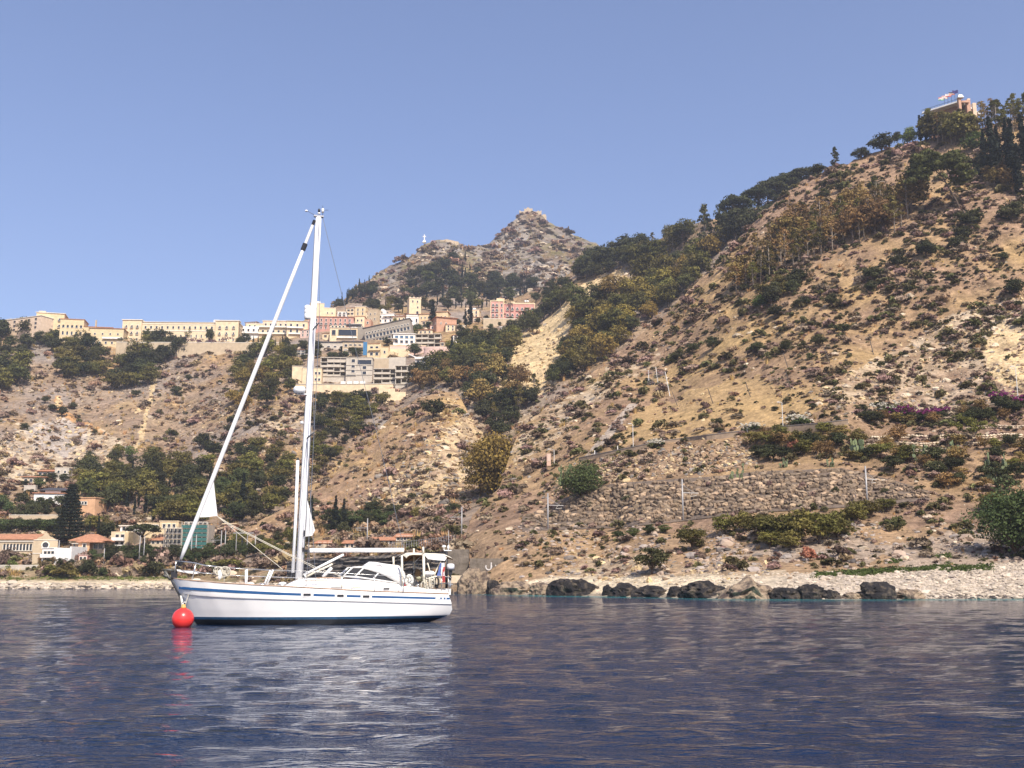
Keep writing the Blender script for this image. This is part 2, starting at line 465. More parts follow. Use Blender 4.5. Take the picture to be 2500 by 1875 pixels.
def color_D(X, Y, V):
    col, a, b, c = common(X, Y, V, 90)
    col = mixc(col, GREYR * .95, .30 + c)
    wx, wy = wob(X, Y, 26, 40, 64)
    cliff = in_poly(wx, wy, [(-220, 1110), (0, 1085), (70, 1050), (110, 1020), (200, 1040), (290, 1075), (330, 1100), (230, 1130), (130, 1150), (60, 1180), (20, 1200), (-220, 1220)])
    col = mixc(col, PALE * 1.12, cliff * (.75 + .6 * b + .4 * a))
    cl2 = in_poly(wx, wy, [(60, 1060), (110, 1025), (215, 1040), (225, 1085), (160, 1110), (70, 1100)])
    col = mixc(col, np.array([.47, .40, .345]), cl2 * .75)
    for poly in ([(365, 950), (372, 905), (384, 905), (376, 960), (366, 1000), (352, 1060), (340, 1095), (328, 1100), (345, 1040)],
                 [(330, 1010), (345, 985), (348, 1000), (335, 1010)], [(385, 890), (395, 880), (396, 895), (386, 905)]):
        m = in_poly(X + n2(X, Y, 12, 66) * 7, Y + n2(X, Y, 12, 67) * 6, poly)
        col = mixc(col, CREAM * .98, m * .85)
    m = in_poly(X + n2(X, Y, 15, 66) * 9, Y + n2(X, Y, 12, 67) * 8, [(135, 965), (150, 970), (150, 995), (190, 1020), (235, 1045), (270, 1062), (262, 1066), (200, 1040), (150, 1015), (135, 1000)])
    col = mixc(col, OCHRE * 1.15, m * .85)
    m = in_poly(X + n2(X, Y, 12, 66) * 6, Y + n2(X, Y, 12, 67) * 6, [(130, 985), (145, 965), (152, 980), (140, 1000)])
    col = mixc(col, CREAM * 1.1, m * .9)
    for poly in ([(630, 1130), (645, 1030), (680, 1010), (720, 1000), (735, 1050), (690, 1080), (660, 1150)], [(720, 1000), (735, 985), (745, 1010), (740, 1060), (728, 1050)]):
        col = mixc(col, mixc(PALE + 0 * V, CREAM, .5 + b), in_poly(wx, wy, poly) * (.45 + .8 * b))
    scar = in_poly(wx * .4 + X * .6, wy * .4 + Y * .6, [(1190, 990), (1222, 914), (1249, 885), (1256, 834), (1284, 812), (1322, 786), (1355, 756), (1390, 730), (1400, 705), (1440, 680), (1520, 662), (1545, 690), (1486, 716), (1448, 745), (1408, 773), (1385, 812), (1370, 845), (1362, 872), (1358, 925), (1340, 960), (1280, 975)])
    col = mixc(col, CREAM * (1.05 + .25 * a[..., None]), scar * .95)
    gully = in_poly(wx, wy, [(1120, 960), (1230, 930), (1330, 960), (1330, 1000), (1250, 1080), (1170, 1080)])
    col = mixc(col, PALE * .8, gully * (.4 + b))
    bank = smooth01(1368, 1376, wy)
    col = mixc(col, mixc(np.array([.42, .27, .16]) + 0 * V, OLIVE * 1.6, .4 + a * 2), bank * .8)
    btop = 1416 + n2(X, Y, 40, 73) * 5 + np.interp(X, [0, 480, 700, 1150], [0, 0, 30, 40])
    beach = smooth01(-3, 4, Y - btop)
    col = mixc(col, SAND * (1 + .2 * b[..., None]), beach)
    col = mixc(col, GREYB, smooth01(1433, 1437, Y + n2(X, Y, 14, 74) * 5) * .7)
    return np.clip(col, .02, .85)
def color_E(X, Y, V):
    a = fbm(V / 60, 4, 95); b = fbm(V / 16, 4, 96); c = fbm(V / 7, 2, 97)
    col = mixc(GREYR * .82 + 0 * V, SOIL * .72, .45 + a * 1.5)
    col = mixc(col, OLIVE * 1.3, .30 + b * 1.6)
    wx, wy = wob(X, Y, 26, 34, 65)
    for poly in ([(1190, 720), (1230, 640), (1330, 640), (1400, 650), (1400, 720), (1300, 735)], [(1200, 600), (1260, 535), (1290, 520), (1290, 580), (1270, 600), (1200, 640)],
                 [(930, 760), (980, 690), (1010, 650), (1000, 740), (960, 780)], [(1030, 620), (1110, 590), (1140, 610), (1060, 640)]):
        col = mixc(col, np.array([.34, .295, .26]), in_poly(wx, wy, poly) * (.45 + b * 1.6))
    return np.clip(col * (1 + .25 * c[..., None]), .02, .7)

def ground_mat(name, fine, finer, bdist):
    m = bpy.data.materials.new(name); m.use_nodes = True
    N, L = m.node_tree.nodes, m.node_tree.links
    b = N['Principled BSDF']; b.inputs['Roughness'].default_value = .95; b.inputs['Specular IOR Level'].default_value = .1
    a = N.new('ShaderNodeAttribute'); a.attribute_name = 'ground'
    tc = N.new('ShaderNodeTexCoord')
    prev = a.outputs['Color']
    for sc, lo, hi in ((fine, .72, 1.26), (finer, .72, 1.25)):
        nz = N.new('ShaderNodeTexNoise'); nz.inputs['Scale'].default_value = sc; nz.inputs['Detail'].default_value = 6; nz.inputs['Roughness'].default_value = .62
        L.new(tc.outputs['Object'], nz.inputs['Vector'])
        mr = N.new('ShaderNodeMapRange'); mr.inputs['From Min'].default_value = .33; mr.inputs['From Max'].default_value = .67
        mr.inputs['To Min'].default_value = lo; mr.inputs['To Max'].default_value = hi
        L.new(nz.outputs[0], mr.inputs['Value'])
        mx = N.new('ShaderNodeMix'); mx.data_type = 'RGBA'; mx.blend_type = 'MULTIPLY'; mx.inputs[0].default_value = 1
        L.new(prev, mx.inputs[6]); L.new(mr.outputs[0], mx.inputs[7]); prev = mx.outputs[2]
    L.new(prev, b.inputs['Base Color'])
    nz = N.new('ShaderNodeTexNoise'); nz.inputs['Scale'].default_value = fine * 1.6; nz.inputs['Detail'].default_value = 7; nz.inputs['Roughness'].default_value = .7
    L.new(tc.outputs['Object'], nz.inputs['Vector'])
    bp = N.new('ShaderNodeBump'); bp.inputs['Strength'].default_value = .9; bp.inputs['Distance'].default_value = bdist
    L.new(nz.outputs[0], bp.inputs['Height']); L.new(bp.outputs[0], b.inputs['Normal'])
    return m
gm_near = ground_mat('dry_hillside_ground', .35, 1.3, 1.1)
gm_far = ground_mat('distant_hillside_ground', .16, .5, 2.6)
gm_mount = ground_mat('mountain_rock_ground', .07, .22, 6.0)
tag(TA.build('near_hillside', 600, 440, color_A, gm_near), 'dry scrubby hillside rising on the right above the beach', kind='structure')
tag(TB.build('hill_spur', 230, 190, color_B, gm_near), 'pointed dry spur in the middle behind the mast', kind='structure')
tag(TD.build('town_hillside', 660, 400, color_D, gm_far), 'wide far hillside below the hill town', kind='structure')
tag(TE.build('mountain', 300, 190, color_E, gm_mount, back=((40, -5), (150, -60), (400, -250))), 'rocky grey mountain with pointed summit', kind='structure')

# ------------------------------------------------------------------ sea
def build_sea():
    ys = np.concatenate([np.linspace(2300, 1560, 330), np.linspace(1557, 1429, 170), [1427, 1425.5]])
    d = CAM_H / ((-(SP + CP * (937.5 - ys) / F)) / (CP - SP * (937.5 - ys) / F))
    nx = 420
    ux = np.linspace(-1900, 4400, nx)
    X = (ux[None] - 1250) / F * (d[:, None] * 1.0)
    Yw = np.repeat(d[:, None], nx, 1)
    rs = np.random.default_rng(4)
    Z = np.zeros_like(X)
    for k in range(26):
        wl_ = 1.1 * 1.16 ** k * .75
        ang = R(90 + rs.normal(8, 34))
        ph = rs.uniform(0, 6.28)
        kx, ky = math.cos(ang) * 6.2832 / wl_, math.sin(ang) * 6.2832 / wl_
        amp = .0060 * wl_ ** .75 * (1 if wl_ < 2.6 else .38 if wl_ < 9 else .18)
        rowstep = np.gradient(d)[:, None]
        amp = amp * np.clip(1.6 - np.abs(rowstep) * 2.2 / wl_, 0, 1)
        Z += amp * np.sin(kx * X + ky * Yw + ph + 1.5 * np.sin(X * .05 + k))
    Z *= .85 + .35 * n2(X, Yw, 14, 6)
    V = np.stack([X, Yw, Z], -1)
    nr = len(ys)
    idx = np.arange(nr * nx).reshape(nr, nx)
    q = np.stack([idx[:-1, :-1], idx[:-1, 1:], idx[1:, 1:], idx[1:, :-1]], -1).reshape(-1, 4)
    me = bpy.data.meshes.new('sea')
    me.vertices.add(nr * nx); me.vertices.foreach_set('co', V.reshape(-1).astype(np.float32))
    me.loops.add(q.size); me.polygons.add(len(q))
    me.polygons.foreach_set('loop_start', np.arange(0, q.size, 4, dtype=np.int32))
    me.polygons.foreach_set('loop_total', np.full(len(q), 4, dtype=np.int32))
    me.loops.foreach_set('vertex_index', q.reshape(-1).astype(np.int32))
    me.polygons.foreach_set('use_smooth', np.ones(len(q), bool))
    me.update(calc_edges=True)
    # shallow turquoise over sand near the right-hand beach
    sx = 1250 + X / np.maximum(Yw, 1) * F
    dsh = np.interp(sx, [1050, 1150, 1340, 1550, 1750, 1900, 2750], [197, 193, 174, 160, 143, 139, 139])
    dsh = np.where(sx < 1050, np.interp(sx, [-220, 430, 800, 1050], [336, 336, 272, 200]), dsh)
    off = dsh - Yw + 6 * n2(X, Yw, 18, 8)
    sh = (1 - smooth01(2, 22, off)) * smooth01(1000, 1300, sx)
    deep = np.array([.006, .018, .050]); shal = np.array([.03, .20, .20])
    C = mixc(deep + 0 * V, shal, sh)
    at = me.color_attributes.new('water', 'FLOAT_COLOR', 'POINT')
    at.data.foreach_set('color', np.concatenate([C.reshape(-1, 3), np.ones((nr * nx, 1))], -1).reshape(-1).astype(np.float32))
    m = bpy.data.materials.new('sea_water'); m.use_nodes = True
    N, L = m.node_tree.nodes, m.node_tree.links
    b = N['Principled BSDF']; b.inputs['Roughness'].default_value = .05; b.inputs['IOR'].default_value = 1.33; b.inputs['Specular IOR Level'].default_value = .27
    a = N.new('ShaderNodeAttribute'); a.attribute_name = 'water'; L.new(a.outputs['Color'], b.inputs['Base Color'])
    tc = N.new('ShaderNodeTexCoord')
    mp = N.new('ShaderNodeMapping'); mp.inputs['Scale'].default_value = (.5, 1.0, 1.0); mp.inputs['Rotation'].default_value = (0, 0, R(6))
    L.new(tc.outputs['Object'], mp.inputs['Vector'])
    nz = N.new('ShaderNodeTexNoise'); nz.inputs['Scale'].default_value = 4.2; nz.inputs['Detail'].default_value = 3.0; nz.inputs['Roughness'].default_value = .5; nz.inputs['Distortion'].default_value = .4
    L.new(mp.outputs[0], nz.inputs['Vector'])
    bp = N.new('ShaderNodeBump'); bp.inputs['Strength'].default_value = 1.0; bp.inputs['Distance'].default_value = .135
    L.new(nz.outputs[0], bp.inputs['Height'])
    nf = N.new('ShaderNodeTexNoise'); nf.inputs['Scale'].default_value = 13; nf.inputs['Detail'].default_value = 2.0; L.new(mp.outputs[0], nf.inputs['Vector'])
    bp2 = N.new('ShaderNodeBump'); bp2.inputs['Strength'].default_value = 1.0; bp2.inputs['Distance'].default_value = .030
    L.new(nf.outputs[0], bp2.inputs['Height']); L.new(bp.outputs[0], bp2.inputs['Normal'])
    L.new(bp2.outputs[0], b.inputs['Normal'])
    me.materials.append(m)
    tag(link(bpy.data.objects.new('sea', me)), 'dark blue rippled sea', kind='structure')
build_sea()
mb = MB()
mb.box((0, 900, -6), (4000, 2500, 1))
seabed = mb.build('seabed', mat('seabed_ground', (.3, .25, .18), .9))
tag(seabed, 'ground sheet below the sea and hills', kind='structure')
# ------------------------------------------------------------------ vegetation
def leaf_mesh(name, centers, radii, counts, size, material, seed, squash=.75, jitter=.55, elong=1.5):
    """leaf-sprays (small quads) on the shells of many clumps"""
    r = np.random.default_rng(seed)
    vs_, k = [], 0
    for c, rad, n in zip(centers, radii, counts):
        d = r.normal(size=(n, 3)); d /= np.linalg.norm(d, axis=1)[:, None]
        d[:, 2] = np.where(d[:, 2] < -.35, -d[:, 2] * .6, d[:, 2])
        shell = rad * (.55 + .5 * r.random(n))[:, None]
        p = np.asarray(c) + d * shell * np.array([1, 1, squash])
        nrm = d + r.normal(size=(n, 3)) * jitter; nrm /= np.linalg.norm(nrm, axis=1)[:, None]
        a = r.normal(size=(n, 3)); t1 = np.cross(nrm, a); t1 /= np.linalg.norm(t1, axis=1)[:, None]
        t2 = np.cross(nrm, t1)
        s_ = size * (.6 + .8 * r.random(n))[:, None]
        t1 = t1 * s_ * elong * .5; t2 = t2 * s_ * .5
        bend = nrm * s_ * .18
        q = np.stack([p - t1 - bend, p - t2 * r.uniform(.6, 1, (n, 1)), p + t1 - bend, p + t2 * r.uniform(.6, 1, (n, 1))], 1)
        vs_.append(q.reshape(-1, 3))
    V = np.concatenate(vs_, 0)
    nq = len(V) // 4
    me = bpy.data.meshes.new(name)
    me.vertices.add(len(V)); me.vertices.foreach_set('co', V.reshape(-1).astype(np.float32))
    me.loops.add(nq * 4); me.polygons.add(nq)
    me.polygons.foreach_set('loop_start', np.arange(0, nq * 4, 4, dtype=np.int32))
    me.polygons.foreach_set('loop_total', np.full(nq, 4, dtype=np.int32))
    me.loops.foreach_set('vertex_index', np.arange(nq * 4, dtype=np.int32))
    me.update(calc_edges=True)
    me.materials.append(material)
    return me
LEAF = dict(rough=.75, spec=.2, vary=.35, island=.45, trans=.22)
m_pine = mat('pine_needles', (.088, .088, .026), **LEAF)
m_dark = mat('dark_evergreen_leaves', (.064, .066, .026), **LEAF)
m_cyp = mat('cypress_leaves', (.024, .030, .018), **LEAF)
m_gold = mat('golden_olive_leaves', (.23, .165, .040), **LEAF)
m_euc = mat('dry_eucalyptus_leaves', (.25, .165, .058), **LEAF)
m_oliv = mat('olive_green_leaves', (.150, .132, .034), **LEAF)
m_green = mat('fresh_green_leaves', (.076, .094, .032), **LEAF)
m_lime = mat('light_green_leaves', (.13, .16, .04), **LEAF)
m_scrub = mat('dry_scrub_twigs', (.31, .21, .125), rough=.9, spec=.1, vary=.5, island=.4, trans=.1)
m_scrub2 = mat('mauve_scrub_twigs', (.25, .175, .128), rough=.9, spec=.1, vary=.5, island=.4, trans=.1)
m_scrubg = mat('green_scrub_leaves', (.125, .112, .048), rough=.9, spec=.1, vary=.5, island=.4, trans=.1)
m_straw = mat('straw_grass', (.50, .335, .140), rough=.9, spec=.1, vary=.35, island=.4, trans=.25)
m_pinkb = mat('salmon_tamarisk_twigs', (.44, .19, .115), rough=.85, spec=.1, vary=.2, island=.35, trans=.2)
m_magenta = mat('magenta_bracts', (.21, .032, .125), rough=.7, spec=.2, vary=.2, island=.45, trans=.2)
m_white = mat('white_oleander_blossom', (.68, .62, .50), rough=.7, spec=.2, vary=.1, island=.25, trans=.2)
m_bark = mat('tree_bark', (.115, .085, .065), rough=.95, noise=.3, nscale=6, spec=.1)
m_palebark = mat('pale_bark', (.30, .245, .19), rough=.95, noise=.3, nscale=6, spec=.1)
m_cactus = mat('cactus_pads', (.16, .19, .085), rough=.6, vary=.2, noise=.2, nscale=4)

def limbs_mesh(name, trunk, limbs, material):
    b = MB()
    b.tube(*trunk, n=7)
    for l in limbs: b.tube(*l, n=5)
    return b.mesh(name, material, True)
def proto_round(seed, m, H=8.0, W=7.0, trunkfrac=.25, size=.42, nclump=34, per=46, flat=.75, bark=None):
    r = np.random.default_rng(seed)
    cz = H * (trunkfrac + 1) / 2; rz = H * (1 - trunkfrac) / 2; rx = W / 2
    cs, rd, ct, limbs = [], [], [], []
    for i in range(nclump):
        d = r.normal(size=3); d /= np.linalg.norm(d)
        k = r.uniform(.45, .92)
        lob = 1 + .18 * math.sin(3 * math.atan2(d[1], d[0]) + seed)
        c = np.array([d[0] * rx * k * lob, d[1] * rx * k * lob, cz + d[2] * rz * k])
        cs.append(c); q = r.uniform(.16, .30) * min(W, H); rd.append(q); ct.append(int(per * (q / (.23 * min(W, H))) ** 1.6))
        if i % 4 == 0: limbs.append(([(0, 0, H * trunkfrac * .8), tuple(c * np.array([.45, .45, 1]) * np.array([1, 1, .8])), tuple(c)], [.10 * H / 8, .07 * H / 8, .02]))
    trunk = ([(0, 0, -.8), (r.normal() * .1, r.normal() * .1, H * trunkfrac * .6), (r.normal() * .3, r.normal() * .3, H * .55)], [.035 * H, .028 * H, .014 * H])
    return leaf_mesh('crown', cs, rd, ct, size, m, seed, flat), limbs_mesh('trunk', trunk, limbs, bark or m_bark)
def proto_cypress(seed, H=12.0, W=2.3):
    r = np.random.default_rng(seed)
    cs, rd, ct = [], [], []
    n = 26
    for i in range(n):
        t = i / (n - 1)
        w = W / 2 * (math.sin(min(1, t * 2.2 + .25) * math.pi / 2)) * (1 - t ** 2.2 * .96)
        a = r.uniform(0, 6.28); k = w * .35
        cs.append((math.cos(a) * k, math.sin(a) * k, .7 + t * (H - 1.0))); rd.append(max(.2, w * r.uniform(.72, .98))); ct.append(int(20 + 34 * w))
    return leaf_mesh('crown', cs, rd, ct, .34, m_cyp, seed, 1.1, .5, 1.9), limbs_mesh('trunk', ([(0, 0, -.8), (0, 0, 2.0), (0, 0, H * .7)], [.22, .17, .05]), [], m_bark)
def proto_umbrella(seed, H=12.0, W=11.0, m=None):
    r = np.random.default_rng(seed)
    cs, rd, ct, limbs = [], [], [], []
    for i in range(60):
        a = r.uniform(0, 6.28); k = math.sqrt(r.random())
        c = np.array([math.cos(a) * k * W * .42, math.sin(a) * k * W * .42, H * .74 + (1 - k * k) * H * .18 + r.normal() * .35])
        cs.append(c); rd.append(r.uniform(1.1, 1.8)); ct.append(56)
        if i % 4 == 0: limbs.append(([(0, 0, H * .5), tuple(c * np.array([.5, .5, .86])), tuple(c)], [.16, .1, .03]))
    trunk = ([(0, 0, -.8), (r.normal() * .2, r.normal() * .2, H * .3), (r.normal() * .3, r.normal() * .3, H * .72)], [.34, .27, .15])
    return leaf_mesh('crown', cs, rd, ct, .42, m or m_dark, seed, .55), limbs_mesh('trunk', trunk, limbs, m_bark)
def proto_tall(seed, m, H=13.0, W=5.0, n=26, per=30, size=.4, lowest=.38):
    """tall thin tree: long bare trunk, loose foliage clumps towards the top"""
    r = np.random.default_rng(seed)
    cs, rd, ct, limbs = [], [], [], []
    for i in range(n):
        t = r.uniform(lowest, 1.0); w = W / 2 * math.sin(min(1, (t - lowest) / (1 - lowest) * .8 + .25) * math.pi) ** .7
        a = r.uniform(0, 6.28); k = w * math.sqrt(r.random())
        c = np.array([math.cos(a) * k, math.sin(a) * k, t * H * .95]); cs.append(c); rd.append(r.uniform(.55, 1.1)); ct.append(per)
        if i % 2 == 0: limbs.append(([(0, 0, c[2] * .7), tuple(c * np.array([.5, .5, .88])), tuple(c)], [.07, .05, .02]))
    bx, by = r.normal(size=2) * .4
    trunk = ([(0, 0, -1), (bx * .4, by * .4, H * .35), (bx, by, H * .9)], [.19, .14, .05])
    return leaf_mesh('crown', cs, rd, ct, size, m, seed, .85, .7), limbs_mesh('trunk', trunk, limbs, m_palebark)
def proto_norfolk(seed, H=22.0, W=9.5):
    r = np.random.default_rng(seed)
    cs, rd, ct, limbs = [], [], [], []
    z = 2.2
    while z < H - .6:
        t = (z - 2.2) / (H - 2.2)
        w = W / 2 * (1 - t) ** .8 * r.uniform(.88, 1.05) + .25
        nb = 7
        for k in range(nb):
            a = 6.28 * k / nb + r.uniform(-.25, .25)
            for f in (.45, .8, 1.0):
                cs.append((math.cos(a) * w * f, math.sin(a) * w * f, z + .35 * f * w * .25)); rd.append(.85 + .2 * w); ct.append(44)
            limbs.append(([(0, 0, z), (math.cos(a) * w, math.sin(a) * w, z + .1 * w)], [.07, .02]))
        z += 1.35 - .5 * t
    return leaf_mesh('crown', cs, rd, ct, .42, m_cyp, seed, .5), limbs_mesh('trunk', ([(0, 0, -1), (0, 0, H * .5), (0, 0, H)], [.42, .28, .05]), limbs, m_bark)
def proto_shrub(seed, m, H=2.4, W=3.0, n=13, per=38, size=.26):
    r = np.random.default_rng(seed)
    cs, rd, ct = [], [], []
    for i in range(n):
        a = r.uniform(0, 6.28); k = math.sqrt(r.random())
        cs.append((math.cos(a) * k * W * .36, math.sin(a) * k * W * .36, H * (.28 + .42 * (1 - k * k) * r.uniform(.6, 1.15)))); rd.append(r.uniform(.17, .28) * W); ct.append(per)
    return leaf_mesh('shrub', cs, rd, ct, size, m, seed, .9)
PROTO = {
    'pine': [proto_round(s_, m_pine, 9, 8, .22, .5, 30, 50, .6) for s_ in (101, 102, 103)],
    'dark': [proto_round(s_, m_dark, 8, 7, .15, .48, 34, 48, .8) for s_ in (111, 112, 113)],
    'olive': [proto_round(s_, m_oliv, 8, 8, .15, .48, 34, 48, .7) for s_ in (121, 122, 123)],
    'gold': [proto_round(s_, m_gold, 8, 8, .12, .46, 38, 50, .75) for s_ in (131, 132)],
    'green': [proto_round(s_, m_green, 6, 6, .10, .36, 36, 52, .8) for s_ in (141, 142)],
    'lime': [proto_round(s_, m_lime, 6, 6, .10, .36, 32, 48, .8) for s_ in (145,)],
    'brown': [proto_round(s_, m_euc, 8, 7, .2, .46, 26, 40, .8) for s_ in (151, 152)],
    'cypress': [proto_cypress(s_) for s_ in (161, 162, 163)],
    'umbrella': [proto_umbrella(s_) for s_ in (171, 172)],
    'tall': [proto_tall(s_, m_euc, 13, 5.0, 24, 20, .36) for s_ in (181, 182, 183, 184)],
    'tallolive': [proto_tall(s_, m_oliv, 14, 5.5, 34, 34) for s_ in (191, 192, 193)],
    'norfolk': [proto_norfolk(201)],
    'biggreen': [proto_round(s_, m_green, 14, 14, .08, .42, 110, 60, .85) for s_ in (211,)],
    'biggold': [proto_round(s_, m_gold, 24, 19, .06, .75, 120, 60, .85) for s_ in (212,)],
    'conifer': [proto_tall(s_, m_dark, 14, 5.5, 52, 40, .45, .08) for s_ in (205, 206)],
}
PH = {'pine': 9, 'dark': 8, 'olive': 8, 'gold': 8, 'green': 6, 'lime': 6, 'brown': 8, 'cypress': 12, 'umbrella': 12, 'tall': 13, 'tallolive': 14, 'norfolk': 22, 'conifer': 14, 'biggreen': 14, 'biggold': 24}
TNAME = {'pine': 'pine_tree', 'dark': 'evergreen_tree', 'olive': 'olive_tree', 'gold': 'tree', 'green': 'leafy_tree', 'lime': 'leafy_tree', 'brown': 'dry_tree', 'cypress': 'cypress_tree', 'umbrella': 'umbrella_pine', 'tall': 'eucalyptus_tree', 'tallolive': 'eucalyptus_tree', 'norfolk': 'norfolk_pine', 'conifer': 'conifer_tree', 'biggreen': 'leafy_tree', 'biggold': 'tree'}
SHRUB = {'dark': [proto_shrub(s_, m_dark) for s_ in (301, 302)], 'olive': [proto_shrub(s_, m_oliv) for s_ in (303, 304)], 'green': [proto_shrub(s_, m_green) for s_ in (305, 306)],
         'brown': [proto_shrub(s_, m_scrub2) for s_ in (307, 308)], 'salmon': [proto_shrub(309, m_pinkb, per=60)], 'lime': [proto_shrub(310, m_lime)], 'gold': [proto_shrub(311, m_gold)]}
def tree(kind, x, y, hpx, T, label, group=None, wide=1.0, lean=0.0, cat='tree'):
    base = T.ground(x, y)
    h = hpx / px_at(base.y, y - hpx / 2)
    cr, tr = PROTO[kind][random.randrange(len(PROTO[kind]))]
    o = empty('bush' if kind == 'dark' and hpx < 38 else TNAME[kind], base, random.uniform(0, 6.28))  # every short evergreen of the dark kind is named bush by height, trees included
    k = h / PH[kind]
    o.scale = (k * wide, k * wide, k)
    if lean: o.rotation_euler = (0, -lean, 0)
    link(bpy.data.objects.new('crown', cr), o)
    link(bpy.data.objects.new('trunk', tr), o)
    return tag(o, label, cat, group)
def shrub(kind, x, y, hpx, wpx, T, label, group=None, cat='shrub'):
    base = T.ground(x, y)
    k = px_at(base.y, y - hpx / 2)
    o = bpy.data.objects.new('shrub', random.choice(SHRUB[kind]))
    o.location = base - Vector((0, 0, .12 * hpx / k)); o.rotation_euler = (0, 0, random.uniform(0, 6.28))
    o.scale = (wpx / k / 3.0, wpx / k / 3.0, hpx / k / 2.3)
    link(o)
    return tag(o, label, cat, group)
def spots(poly, n, mind, seed):
    r = random.Random(seed)
    xs, ys = [p[0] for p in poly], [p[1] for p in poly]
    out, tries = [], 0
    while len(out) < n and tries < n * 120:
        tries += 1
        x, y = r.uniform(min(xs), max(xs)), r.uniform(min(ys), max(ys))
        if in_poly(np.array([x]), np.array([y]), poly)[0] and all((x - a) ** 2 + ((y - b) * 1.3) ** 2 > mind * mind for a, b in out):
            out.append((x, y))
    return sorted(out, key=lambda q: q[1])
def wood(poly, n, mind, kinds, hpx, T, label, group, seed, wide=(.85, 1.2), cat='tree'):
    r = random.Random(seed + 1)
    for x, y in spots(poly, n, mind, seed):
        tree(r.choice(kinds), x, y, r.uniform(*hpx), T, label, group, r.uniform(*wide), cat=cat)

# ---- ground cover (nobody could count it): scattered scrub, tufts and stones on the slopes
def scatter_group(name, meshes):
    c = bpy.data.collections.new(name)
    for me in meshes:
        c.objects.link(bpy.data.objects.new(me.name, me))
    ng = bpy.data.node_groups.new(name, 'GeometryNodeTree')
    ng.interface.new_socket('Geometry', in_out='INPUT', socket_type='NodeSocketGeometry')
    ng.interface.new_socket('Geometry', in_out='OUTPUT', socket_type='NodeSocketGeometry')
    N, L = ng.nodes, ng.links
    gi, go = N.new('NodeGroupInput'), N.new('NodeGroupOutput')
    ci = N.new('GeometryNodeCollectionInfo'); ci.inputs['Collection'].default_value = c
    ci.inputs['Separate Children'].default_value = True; ci.inputs['Reset Children'].default_value = True
    ip = N.new('GeometryNodeInstanceOnPoints'); ip.inputs['Pick Instance'].default_value = True
    def attr(nm, typ):
        a = N.new('GeometryNodeInputNamedAttribute'); a.data_type = typ; a.inputs['Name'].default_value = nm
        return a.outputs['Attribute']
    L.new(gi.outputs[0], ip.inputs['Points']); L.new(ci.outputs[0], ip.inputs['Instance'])
    L.new(attr('pick', 'INT'), ip.inputs['Instance Index'])
    L.new(attr('rot', 'FLOAT_VECTOR'), ip.inputs['Rotation'])
    L.new(attr('size', 'FLOAT_VECTOR'), ip.inputs['Scale'])
    L.new(ip.outputs[0], go.inputs[0])
    return ng
def scatter(name, label, pts, size, pick, ng, tilt=0.0):
    n = len(pts)
    me = bpy.data.meshes.new(name)
    me.vertices.add(n); me.vertices.foreach_set('co', np.asarray(pts, np.float32).reshape(-1))
    rot = np.zeros((n, 3), np.float32); rot[:, 2] = rng.uniform(0, 6.28, n); rot[:, :2] = rng.normal(0, tilt, (n, 2)) if tilt else 0
    for nm, typ, dat, key in (('rot', 'FLOAT_VECTOR', rot, 'vector'), ('size', 'FLOAT_VECTOR', np.asarray(size, np.float32), 'vector'), ('pick', 'INT', np.asarray(pick, np.int32), 'value')):
        a = me.attributes.new(nm, typ, 'POINT'); a.data.foreach_set(key, dat.reshape(-1))
    o = bpy.data.objects.new(name, me)
    md = o.modifiers.new('scatter', 'NODES'); md.node_group = ng
    link(o)
    return tag(o, label, kind='stuff')
def tuft_mesh(seed, n=22, h=.8, w=.55, m=None):
    r = np.random.default_rng(seed)
    v, f = [], []
    for i in range(n):
        a = r.uniform(0, 6.28); rr = r.uniform(0, .3) * w; t = r.uniform(.15, 1.0) * w
        bx, by = math.cos(a) * rr, math.sin(a) * rr
        tx, ty, hz = bx + math.cos(a) * t * .7, by + math.sin(a) * t * .7, h * r.uniform(.5, 1.0)
        px, py = -math.sin(a) * .07, math.cos(a) * .07
        o = len(v); v += [(bx - px, by - py, -.1), (bx + px, by + py, -.1), (tx, ty, hz)]; f.append((o, o + 1, o + 2))
    return mesh_from('grass_tuft', v, f, m or m_straw)
def stone_mesh(seed, m, sub=2, squash=.7, rough=.75):
    bm = bmesh.new(); bmesh.ops.create_icosphere(bm, subdivisions=sub, radius=.5)
    r = np.random.default_rng(seed)
    off = r.uniform(0, 50, 3)
    for v in bm.verts:
        k = 1 + rough * float(fbm(np.array([np.array(v.co) * 3.2 + off]), 3, seed, .6)[0])
        v.co *= k; v.co.z *= squash
    me = bpy.data.meshes.new('stone'); bm.to_mesh(me); bm.free(); me.materials.append(m)
    return me
m_palestone = mat('pale_limestone', (.50, .40, .28), rough=.95, spec=.1, huev=.2, vary=.3, noise=.25, nscale=2.5)
m_pebble = mat('beach_pebbles', (.46, .38, .29), rough=.95, spec=.1, vary=.35, huev=.15)
ng_scrub = scatter_group('hillside_scrub_pieces', [proto_shrub(401, m_scrub, .9, 1.5, 8, 16, .26), proto_shrub(402, m_scrub2, .85, 1.5, 8, 16, .26), proto_shrub(403, m_scrub2, 1.0, 1.4, 8, 16, .26),
                                          proto_shrub(404, m_scrubg, 1.0, 1.6, 8, 16, .26), tuft_mesh(405), tuft_mesh(406, 26, .6, .7), stone_mesh(407, m_palestone), stone_mesh(408, m_palestone)])
def sample(T, n, xr, yr, seed, accept=None):
    r = np.random.default_rng(seed)
    x = r.uniform(*xr, n); y = r.uniform(*yr, n)
    ok = (y > T.top(x) + 1) & (y < T.bottom(x) - 2)
    if accept is not None: ok &= accept(x, y, r)
    x, y = x[ok], y[ok]
    return x, y, Pn(x, y, T.depth(x, y)), r
